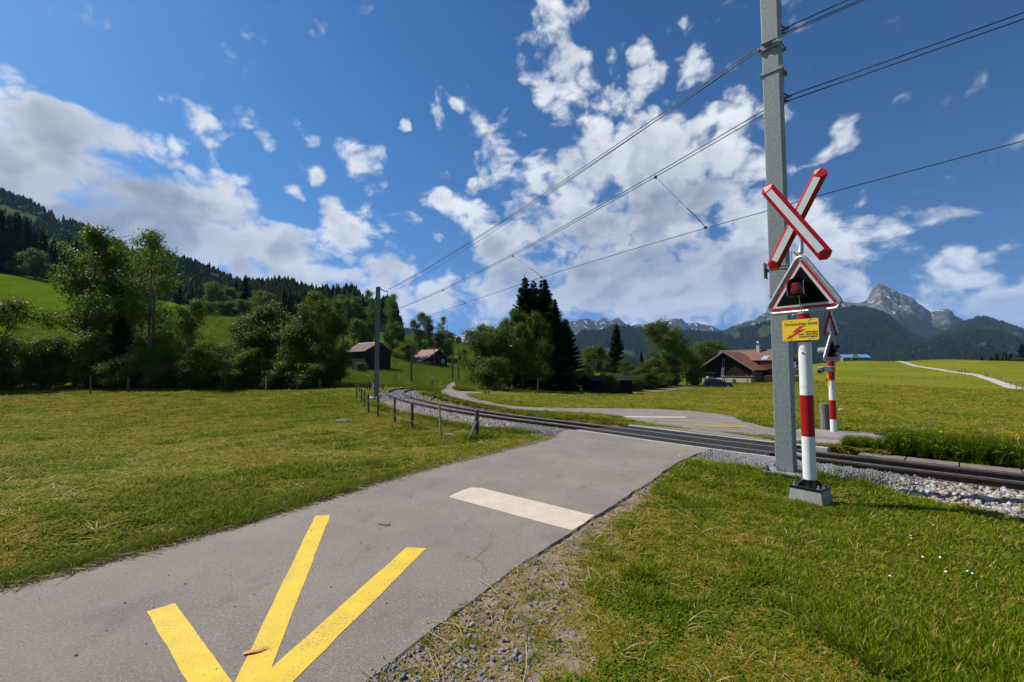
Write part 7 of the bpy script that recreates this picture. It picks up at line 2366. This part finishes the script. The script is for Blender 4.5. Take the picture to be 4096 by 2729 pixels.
# tiled gable roof: one base slope and its tile courses
for s in (-1, 1):
    RT, ET = GR + 0.28, GE - 0.42
    xe = s * (GW + 0.85)
    sl = quadpart('roof_slope', [(0, -0.9, RT), (0, GD + 0.2, RT), (xe, GD + 0.2, ET), (xe, -0.9, ET)], MT['darkwood'], farm, 0.14)
    n_ = 17
    for k in range(n_):
        t0, t1 = k / n_, (k + 1.25) / n_
        t1 = min(t1, 1.01)
        def sp_(t, y_, lift):
            return (xe * t, y_, RT + (ET - RT) * t + lift)
        quadpart('tile_course', [sp_(t0, -0.88, 0.05), sp_(t0, GD + 0.2, 0.05), sp_(t1, GD + 0.2, 0.12), sp_(t1, -0.88, 0.12)], MT['tile'], sl, 0.05)
    MB().add([(0, -0.93, RT + 0.06), (0, -0.93, RT - 0.25), (xe, -0.93, ET - 0.2), (xe, -0.93, ET + 0.1)], [(0, 1, 2, 3)]).build('barge_board', MT['greywood'], sl).modifiers.new('sheet', 'SOLIDIFY').thickness = 0.05
# main block behind, ridge across
XA, XB, YR, RZ = -5.2, 7.4, 8.6, 6.25
YF, EZ, YB, EB = 4.2, 4.15, 13.6, 3.4
quadpart('roof_slope', [(XA, YR, RZ), (XB, YR, RZ), (XB, YF, EZ), (XA, YF, EZ)], MT['rustroof'], farm, 0.12)
quadpart('roof_slope', [(XA, YR, RZ), (XB, YR, RZ), (XB, YB, EB), (XA, YB, EB)], MT['rustroof'], farm, 0.12)
quadpart('roof_slope', [(XA + 0.1, YF + 0.2, EZ - 0.01), (-GW + 0.8, YF + 0.2, EZ - 0.01), (-GW + 0.8, YF - 2.8, EZ - 1.35), (XA + 0.1, YF - 2.8, EZ - 1.35)], MT['rustroof'], farm, 0.1)
MB().box(((XA + XB) / 2, YR, RZ + 0.03), (XB - XA + 0.1, 0.35, 0.07)).build('ridge_cap', MT['zinc'], farm)
gm = lambda t: EZ - 0.12 + (RZ - EZ) * min(1, t / 0.47) if t < 0.47 else EB - 0.1 + (RZ - EB) * (1 - t) / 0.53
plank_wall(farm, (XB - 0.7, YF + 0.35), (XB - 0.7, YB - 0.4), 0, gm, MT['darkwood'], 0.7)
plank_wall(farm, (-4.6, YF + 0.4), (XB - 0.7, YF + 0.4), 0, lambda t: EZ - 0.05, MT['darkwood'], 1.4)
MB().box((XB - 2.0, YF + 0.33, 3.3), (2.4, 0.08, 1.5)).build('red_panel', pm('red_boards', (0.16, 0.02, 0.02), None, 3, 0.7), farm)
# skylight and chimney
def onroof(x_, t, lift):
    return (x_, YR + (YF - YR) * t, RZ + (EZ - RZ) * t + lift)
quadpart('skylight', [onroof(4.3, 0.62, .06), onroof(5.3, 0.62, .06), onroof(5.3, 0.95, .06), onroof(4.3, 0.95, .06)], MT['zinc'], farm, 0.06)
ch = MB().box((2.6, YR - 0.9, RZ + 0.1), (0.55, 0.55, 1.7)).build('chimney', MT['plaster'], farm)
MB().box((2.6, YR - 0.9, RZ + 1.0), (0.7, 0.7, 0.12)).build('chimney_slab', MT['slate'], ch)
MB().lathe([(0.16, 0), (0.16, 0.25), (0.30, 0.30), (0.24, 0.45), (0.05, 0.52)], 14, (2.6, YR - 0.9, RZ + 1.06)).build('chimney_cowl', MT['zinc'], ch, auto=True)
MB().box((-2.9, -0.10, 1.9), (2.2, 0.08, 0.14)).build('lintel', MT['greywood'], farm)
MB().box((-3.1, -0.06, 1.0), (1.9, 0.05, 1.6)).build('stable_door', MT['black'], farm)
# ladder on the gable
def fl(x_, y_, z_):
    return farm.matrix_basis @ Vector((x_, y_, z_))
fm = Matrix.Translation((fp.x, fp.y, fz)) @ Matrix.Rotation(R(-51), 4, 'Z')
ld = tag(empty('ladder', fm @ Vector((-0.6, -0.55, 0.2)), R(-51)), 'long pale ladder leaning on the farmhouse gable', 'ladder')
for s in (-0.2, 0.2):
    MB().tube([(s, 0, 0), (s + 0.35, 0.45, 4.4)], 0.028, 5).build('stile', MT['alloy'], ld)
for k in range(13):
    t = (k + 0.5) / 13
    MB().tube([(-0.2 + 0.35 * t, 0.45 * t, 4.4 * t), (0.2 + 0.35 * t, 0.45 * t, 4.4 * t)], 0.022, 4).build('rung', MT['alloy'], ld)
# paddock fence in front
pf = tag(empty('paddock_fence', fm @ Vector((0.4, -2.2, 0.0)), R(-51)), 'grey wooden paddock fence in front of the farmhouse', 'fence')
for x_, h_ in ((0.0, 1.35), (0.35, 1.4), (2.0, 1.45), (4.3, 1.5), (5.0, 1.55)):
    MB().tube([(x_, 0, -0.2), (x_, 0, h_ - 0.05), (x_, 0, h_)], [0.10, 0.095, 0.04], 8).build('post', MT['greywood'], pf)
for h_ in (0.65, 1.25):
    MB().tube([(-0.2, -0.1, h_ * 0.97), (5.6, -0.1, h_ * 1.05)], 0.055, 6).build('rail', MT['greywood'], pf)
# things in the yard
o = tag(empty('garden_machine', fm @ Vector((-2.9, -1.2, 0.0)), R(-60)), 'small red machine standing before the stable door', 'machine')
MB().box((0, 0, 0.55), (0.55, 0.7, 0.5)).build('hood', MT['red'], o, bevel=0.06)
MB().box((0, 0.1, 1.0), (0.5, 0.5, 0.35)).build('tank', MT['plaster'], o, bevel=0.05)
for s in (-0.33, 0.33):
    MB().tube([(s - 0.06, 0, 0.25), (s + 0.06, 0, 0.25)], 0.25, 12).build('wheel', MT['tyre'], o)
MB().tube([(0.2, 0.4, 0.8), (0.25, 0.9, 1.2)], 0.03, 5).build('handle', MT['darksteel'], o)
o = tag(empty('waste_bin', fm @ Vector((-1.5, -1.6, 0.0)), R(-50)), 'green wheeled bin near the foot of the ladder', 'bin')
MB().box((0, 0, 0.5), (0.42, 0.45, 0.9), taper=1.15).build('body', MT['green'], o)
MB().box((0, 0, 0.98), (0.54, 0.58, 0.06)).build('lid', MT['green'], o, bevel=0.02)
o = tag(empty('barrel', fm @ Vector((2.1, -1.5, 0.0))), 'dark tub behind the paddock fence', 'tub')
MB().lathe([(0.30, 0), (0.34, 0.4), (0.36, 0.75), (0.33, 0.75), (0.30, 0.5)], 16).build('tub', MT['darksteel'], o, auto=True)
# stacked firewood to the right of the house
wd = tag(empty('firewood_stack', fm @ Vector((8.0, 3.2, 0.0)), R(-20)), 'long stack of cut firewood beside the farmhouse', 'firewood')
lm2 = MB().tube([(0, -0.25, 0), (0, 0.25, 0)], 0.13, 7).mesh('log'); lm2.materials.append(MT['logs'])
for i in range(26):
    for j in range(6):
        child('log', lm2, wd, (-2.6 + i * 0.25 + (j % 2) * 0.12, random.uniform(-.05, .05), 0.14 + j * 0.235), (0, random.uniform(0, 3), 0))

# ---- parked car
cpnt = px(2872, 1552, 74.5); cz = z1(cpnt.x, cpnt.y)
car = tag(empty('parked_car', (cpnt.x, cpnt.y, cz + 0.02), R(-12)), 'dark blue hatchback parked at the end of the farm road', 'car')
prof = [(-2.05, 0.32), (-2.10, 0.62), (-2.02, 0.95), (-1.72, 1.38), (-1.35, 1.47), (-0.3, 1.49), (0.15, 1.44), (0.95, 1.00), (1.75, 0.86), (2.05, 0.70), (2.12, 0.42), (2.05, 0.25), (-1.9, 0.25)]
vs, n = [], len(prof)
secs = [(-0.88, 0.88), (-0.80, 1.0), (0.80, 1.0), (0.88, 0.88)]
m = MB()
for yy, k in ((-0.86, 0.0), (-0.74, 1.0), (0.74, 1.0), (0.86, 0.0)):
    for a, b in prof:
        inset = 0.0
        z_ = b
        y_ = yy
        if b > 0.98:
            y_ = yy * (1 - 0.28 * (b - 0.98) / 0.5)
        vs.append((a * (1 if k else 0.985), y_, z_ - (0.0 if k else 0.04 * (b > 0.9))))
fs = []
for s in range(3):
    for i in range(n):
        fs.append((s * n + i, s * n + (i + 1) % n, (s + 1) * n + (i + 1) % n, (s + 1) * n + i))
fs += [tuple(range(n)), tuple(range(4 * n - 1, 3 * n - 1, -1))]
m.add(vs, fs)
m.build('body', MT['carpaint'], car, auto=True)
for s in (-1, 1):
    def wy(z_):
        return s * (0.866 * (1 - 0.28 * max(0, z_ - 0.98) / 0.5) + 0.004)
    for poly in ([(-1.55, 0.99), (-0.65, 0.99), (-0.62, 1.38), (-1.30, 1.36)], [(-0.56, 0.99), (0.72, 1.0), (0.10, 1.37), (-0.54, 1.40)]):
        MB().add([(a, wy(b), b) for a, b in poly], [(0, 1, 2, 3)]).build('side_window', MT['glass'], car)
    for x_ in (-1.28, 1.30):
        w_ = MB().tube([(x_, s * 0.70, 0.31), (x_, s * 0.885, 0.31)], 0.31, 20).build('wheel', MT['tyre'], car)
        MB().tube([(x_, s * 0.886, 0.31), (x_, s * 0.892, 0.31)], 0.21, 16).build('rim', MT['alloy'], w_)
    MB().box((2.0, s * 0.62, 0.66), (0.16, 0.30, 0.12)).build('headlight', MT['zinc'], car)
    MB().box((-2.05, s * 0.66, 0.86), (0.10, 0.26, 0.16)).build('tail_light', MT['lens'], car)
    MB().box((0.62, s * 0.94, 0.98), (0.16, 0.16, 0.11)).build('mirror', MT['carpaint'], car)
MB().add([(0.14, -0.60, 1.435), (0.14, 0.60, 1.435), (0.93, 0.72, 1.02), (0.93, -0.72, 1.02)], [(0, 1, 2, 3)]).build('windscreen', MT['glass'], car)

# ---- long building with a blue roof on the crest
bb = px(3414, 1447, 300); z = z1(bb.x, bb.y)
bl = tag(empty('station_building', (bb.x, bb.y, z - 0.3), R(-8)), 'long low building with a blue roof on the far crest', 'building')
MB().box((0, 0, 1.5), (15.6, 6.0, 3.2)).build('wall', MT['ysheet'], bl)
for s in (-1, 1):
    quadpart('roof_slope', [(-8.4, 0, 4.9), (8.4, 0, 4.9), (8.4, s * 4.0, 2.9), (-8.4, s * 4.0, 2.9)], MT['blueroof'], bl, 0.12)
gs = MB()
MB().box((-0.6, -2.2, 4.5), (2.6, 1.6, 1.9)).build('dormer', MT['ysheet'], bl)
MB().box((-0.6, -3.05, 4.15), (2.4, 0.08, 0.9)).build('panel', MT['white'], bl)
for x_ in (-4.2, 3.4, 5.6):
    w_ = MB().box((x_, -3.03, 1.9), (1.5, 0.06, 0.9)).build('window', MT['ysheet'], bl)
    MB().box((x_, -3.075, 1.9), (1.3, 0.04, 0.75)).build('pane', MT['glass'], w_)
MB().box((-0.5, -3.03, 1.2), (3.0, 0.08, 2.3)).build('doorway', MT['black'], bl)

# ---- signpost, board, banner and hut glimpsed between mast and signal
sp0 = px(3150, 1560, 30); z = z1(sp0.x, sp0.y)
hp = tag(empty('hiking_signpost', (sp0.x, sp0.y, z), R(-6)), 'yellow hiking signpost glimpsed between mast and signal post', 'signpost')
hz = px(3175, 1421, 30).z - z
MB().tube([(0, 0, 0), (0, 0, hz + 0.25)], 0.035, 8).build('pole', MT['tubesteel'], hp)
MB().prism([(-0.15, hz - 0.15), (0.72, hz - 0.15), (0.86, hz), (0.72, hz + 0.15), (-0.15, hz + 0.15)], -0.05, -0.035).build('arrow_board', pm('hiking_yellow', (0.62, 0.33, 0.01), None, 4, 0.5), hp)
for k, z_ in enumerate((0.05, -0.06)):
    MB().box((0.28, -0.052, hz + z_), (0.5 - 0.1 * k, 0.002, 0.03)).build('print_line', MT['ink'], hp)
wb = px(3172, 1475, 34); z = z1(wb.x, wb.y)
o = tag(empty('notice_board', (wb.x, wb.y, z), R(-15)), 'white notice plate glimpsed right of the near mast', 'board')
hz = px(3172, 1460, 34).z - z
MB().box((0, 0, hz), (0.42, 0.03, 0.48)).build('panel', MT['white'], o)
for s in (-0.16, 0.16):
    MB().tube([(s, 0.03, 0), (s, 0.03, hz + 0.2)], 0.02, 6).build('leg', MT['tubesteel'], o)
rb = px(3184, 1487, 38); z = z1(rb.x, rb.y)
o = tag(empty('banner_board', (rb.x, rb.y, z), R(-10)), 'grey banner with a dark red motif glimpsed between mast and signal post', 'banner')
hz = px(3184, 1483, 38).z - z
MB().box((0, 0, hz), (0.95, 0.03, 0.38)).build('panel', MT['alloy'], o)
MB().prism([(-0.42, hz - 0.06), (-0.25, hz + 0.1), (0.0, hz + 0.02), (0.4, hz + 0.06), (0.42, hz - 0.08), (0.0, hz - 0.14)], -0.024, -0.017).build('motif', pm('banner_red', (0.12, 0.008, 0.02), None, 4, 0.5), o)
for s in (-0.4, 0.4):
    MB().tube([(s, 0.03, 0), (s, 0.03, hz)], 0.02, 6).build('leg', MT['tubesteel'], o)
shed(3180, 1462, 150, R(-40), 2.6, 5.0, 1.6, 3.0, MT['darkwood'], MT['slate'], 'dark low hut glimpsed between mast and signal post', 'hut', 1.5)

# ---- fence posts on the right meadow
def postrow(pxs, h, lab, group):
    p0 = px(*pxs[0]); z = z1(p0.x, p0.y)
    o = tag(empty('stock_fence', (p0.x, p0.y, z)), lab, 'fence', group)
    last = None
    for (x, y, d) in pxs:
        p = px(x, y, d); p.z = z1(p.x, p.y)
        q = p - o.location
        MB().tube([q - Vector((0, 0, .2)), q + Vector((0, 0, h))], 0.075, 6).build('post', MT['greywood'], o)
        if last is not None:
            for hh_ in (0.45, 0.85):
                MB().tube([last + Vector((0, 0, h * hh_)), q + Vector((0, 0, h * hh_))], 0.012, 3).build('wire', MT['fencewire'], o)
        last = q
postrow([(4090, 1555, 84), (4065, 1547, 92), (4042, 1538, 100), (4023, 1530, 108), (4004, 1522, 117), (3990, 1517, 125), (3976, 1512, 133)], 1.15, 'row of fence posts along the pale footpath', 'fences on the right meadow')
postrow([(3857, 1508, 128), (3821, 1509, 128), (3789, 1511, 127), (3740, 1510, 127), (3693, 1511, 126), (3605, 1513, 124), (3564, 1512, 124), (3513, 1517, 121), (3476, 1522, 118)], 1.1, 'row of fence posts across the green field below the walkers', 'fences on the right meadow')
postrow([(3530, 1452, 250), (3480, 1457, 240), (3435, 1460, 235), (3383, 1466, 228), (3356, 1468, 225), (3330, 1470, 222)], 1.2, 'row of fence posts below the blue-roofed building', 'fences on the right meadow')

# ================================================================ PEOPLE AND DOG
def body(stride=0.25, lean=0.08, arm=0.3):
    """one continuous walking figure, 1.72 m"""
    V = [(0, 0, 0.95), (0, 0.02 * 0, 1.12), (0, lean * 0.3, 1.38), (0, lean * 0.5, 1.50), (0, lean * 0.8, 1.60), (0, lean, 1.70)]
    E = [(0, 1), (1, 2), (2, 3), (3, 4), (4, 5)]
    Rr = [0.16, 0.14, 0.17, 0.065, 0.095, 0.085]
    def limb(start, pts, rad):
        last = start
        for p, r_ in zip(pts, rad):
            V.append(p); Rr.append(r_); E.append((last, len(V) - 1)); last = len(V) - 1
    for s, f in ((-1, 1), (1, -1)):
        limb(0, [(s * 0.10, f * 0.02, 0.88), (s * 0.10, f * stride * 0.6, 0.50), (s * 0.10, f * stride - 0.04, 0.10), (s * 0.11, f * stride + 0.10, 0.05)], [0.105, 0.075, 0.048, 0.042])
        limb(2, [(s * 0.20, lean * 0.3, 1.40), (s * 0.25, -f * arm * 0.3, 1.14), (s * 0.25, -f * arm * 0.6 + 0.05, 0.92), (s * 0.25, -f * arm * 0.7 + 0.08, 0.82)], [0.07, 0.052, 0.038, 0.034])
    me = bpy.data.meshes.new('body')
    me.from_pydata(V, E, [])
    o = bpy.data.objects.new('tmp', me)
    COL.objects.link(o)
    sk = o.modifiers.new('skin', 'SKIN')
    o.modifiers.new('sub', 'SUBSURF').levels = 1
    me.skin_vertices[0].data[0].use_root = True
    for k, r_ in enumerate(Rr):
        me.skin_vertices[0].data[k].radius = (r_, r_ * 0.8)
    dg_ = bpy.context.evaluated_depsgraph_get()
    dg_.update()
    res = bpy.data.meshes.new_from_object(o.evaluated_get(dg_))
    bpy.data.objects.remove(o)
    return res
BODY_ = [body(0.22), body(0.16, 0.05, 0.2), body(-0.2, 0.1, 0.35)]
HAIR = pm('dark_hair', (0.03, 0.022, 0.016), None, 5, 0.7)
CL = {'lightblue': (0.42, 0.52, 0.60), 'crimson': (0.35, 0.02, 0.06), 'dark': (0.02, 0.02, 0.025), 'cream': (0.55, 0.48, 0.32), 'navy': (0.02, 0.03, 0.07), 'tan': (0.30, 0.16, 0.08), 'white': (0.7, 0.7, 0.7), 'pink': (0.45, 0.08, 0.16), 'grey': (0.2, 0.2, 0.22)}
CLM = {k: pm('cloth_' + k, v, None, 5, 0.8) for k, v in CL.items()}
def person(x, yb, d, top, legs, rz, lab, k=0, h=1.0, bag=None):
    p = px(x, yb, d)
    me = BODY_[k % 3].copy()
    for m_ in (CLM[legs], CLM[top], MT['skin'], HAIR):
        me.materials.append(m_)
    for f in me.polygons:
        c = f.center
        mi = 0 if c.z < 0.98 else (1 if c.z < 1.50 else (3 if (c.z > 1.66 or c.y < 0.03) else 2))
        if c.z > 0.78 and c.z < 1.0 and abs(c.x) > 0.21:
            mi = 2
        f.material_index = mi
        f.use_smooth = True
    o = bpy.data.objects.new('person', me)
    COL.objects.link(o)
    o.location = (p.x, p.y, z1(p.x, p.y) + 0.09)
    o.rotation_euler = (0, 0, rz)
    o.scale = (h, h, h)
    tag(o, lab, 'person', 'walkers on the footpath')
    if bag:
        b = tag(empty('backpack', o.location + Vector((0, 0, 0)), rz), bag, 'backpack')
        MB().box((0, -0.24, 1.22), (0.30, 0.18, 0.44)).build('bag', CLM['white'], b, bevel=0.06)
        MB().box((0, -0.345, 1.16), (0.20, 0.05, 0.2)).build('pocket', CLM['dark'], b, bevel=0.02)
person(3834, 1489, 168, 'lightblue', 'dark', R(40), 'person in a light blue top walking up the footpath', 0)
person(3847, 1492, 163, 'crimson', 'dark', R(35), 'person in a crimson top walking beside the one in light blue', 1)
person(3863, 1494.5, 158, 'dark', 'dark', R(30), 'person in dark clothes with a white backpack on the footpath', 2, 1.05, 'white backpack worn by the walker in dark clothes')
person(3944, 1509, 137, 'navy', 'dark', R(20), 'person in navy close beside the one in cream on the footpath', 0)
person(3949.5, 1510, 135.5, 'cream', 'tan', R(-10), 'person in a cream top and tan trousers at the fence end', 1)
person(3566, 1447.5, 297, 'lightblue', 'navy', R(0), 'person in light blue where the footpath reaches the crest', 0)
person(3575, 1446.5, 297, 'navy', 'grey', R(10), 'person in navy where the footpath reaches the crest', 1)
person(3598, 1443, 300, 'crimson', 'dark', R(90), 'person in red on the crest left of the wooden pole', 2)
person(3606, 1443, 300, 'pink', 'dark', R(90), 'person in pink on the crest close to the wooden pole', 0)
person(3652, 1443, 300, 'cream', 'dark', R(60), 'person alone in pale clothes on the crest', 1)
person(3670, 1443, 300, 'lightblue', 'dark', R(70), 'person in pale blue on the crest beside one in dark', 2)
person(3676, 1443, 301, 'dark', 'dark', R(70), 'person in dark clothes on the crest beside one in pale blue', 0)
person(3401, 1447, 293, 'pink', 'dark', R(0), 'person in pink standing before the blue-roofed building', 1)
person(3408, 1447, 293, 'lightblue', 'navy', R(0), 'person in pale blue standing before the blue-roofed building', 2)
# dog
dp = px(3872, 1494.5, 157); z = z1(dp.x, dp.y) + 0.10
V = [(0, 0, 0.46), (0.22, 0, 0.48), (0.44, 0, 0.50), (0.54, 0, 0.62), (0.62, 0, 0.68), (0.74, 0, 0.64), (-0.14, 0, 0.48), (-0.34, 0, 0.60)]
E = [(0, 1), (1, 2), (2, 3), (3, 4), (4, 5), (0, 6), (6, 7)]
Rr = [0.11, 0.12, 0.14, 0.08, 0.085, 0.045, 0.08, 0.025]
for s in (-1, 1):
    for st_, pts, rad in ((2, [(0.42, s * 0.09, 0.36), (0.40, s * 0.09, 0.18), (0.43, s * 0.09, 0.03)], [0.06, 0.04, 0.035]), (0, [(0.02, s * 0.09, 0.38), (0.06, s * 0.09, 0.26), (-0.06, s * 0.09, 0.16), (-0.03, s * 0.09, 0.03)], [0.085, 0.05, 0.032, 0.035])):
        last = st_
        for p, r_ in zip(pts, rad):
            V.append(p); Rr.append(r_); E.append((last, len(V) - 1)); last = len(V) - 1
me = bpy.data.meshes.new('dog'); me.from_pydata(V, E, [])
o = bpy.data.objects.new('tmp', me); COL.objects.link(o)
o.modifiers.new('skin', 'SKIN'); o.modifiers.new('sub', 'SUBSURF').levels = 1
me.skin_vertices[0].data[0].use_root = True
for k, r_ in enumerate(Rr):
    me.skin_vertices[0].data[k].radius = (r_, r_)
dg_ = bpy.context.evaluated_depsgraph_get(); dg_.update()
dm = bpy.data.meshes.new_from_object(o.evaluated_get(dg_)); bpy.data.objects.remove(o)
dm.materials.append(pm('ginger_fur', (0.42, 0.19, 0.06), None, 6, 0.9))
dog = bpy.data.objects.new('dog', dm); COL.objects.link(dog); dog.location = (dp.x, dp.y, z); dog.rotation_euler = (0, 0, R(-150))
tag(dog, 'ginger dog walking behind the person with the white backpack', 'dog')

# ================================================================ HAZE
hm = bpy.data.materials.new('haze_air'); hm.use_nodes = True
hn = hm.node_tree; hn.nodes.clear()
pv = hn.nodes.new('ShaderNodeVolumePrincipled')
pv.inputs['Color'].default_value = (0.38, 0.63, 1.0, 1)
pv.inputs['Density'].default_value = 4.8e-5
pv.inputs['Anisotropy'].default_value = 0.0
ho = hn.nodes.new('ShaderNodeOutputMaterial')
hn.links.new(pv.outputs[0], ho.inputs['Volume'])
hz_ = MB().box((0, 0, 0), (1, 1, 1)).build('haze', hm)
zlo, zhi = -400.0, 1900.0
hz_.scale = (34000, 34000, zhi - zlo)
hz_.location = (0, 0, (zhi + zlo) / 2)
tag(hz_, 'thin blue haze over the far mountains', None, None, 'stuff')
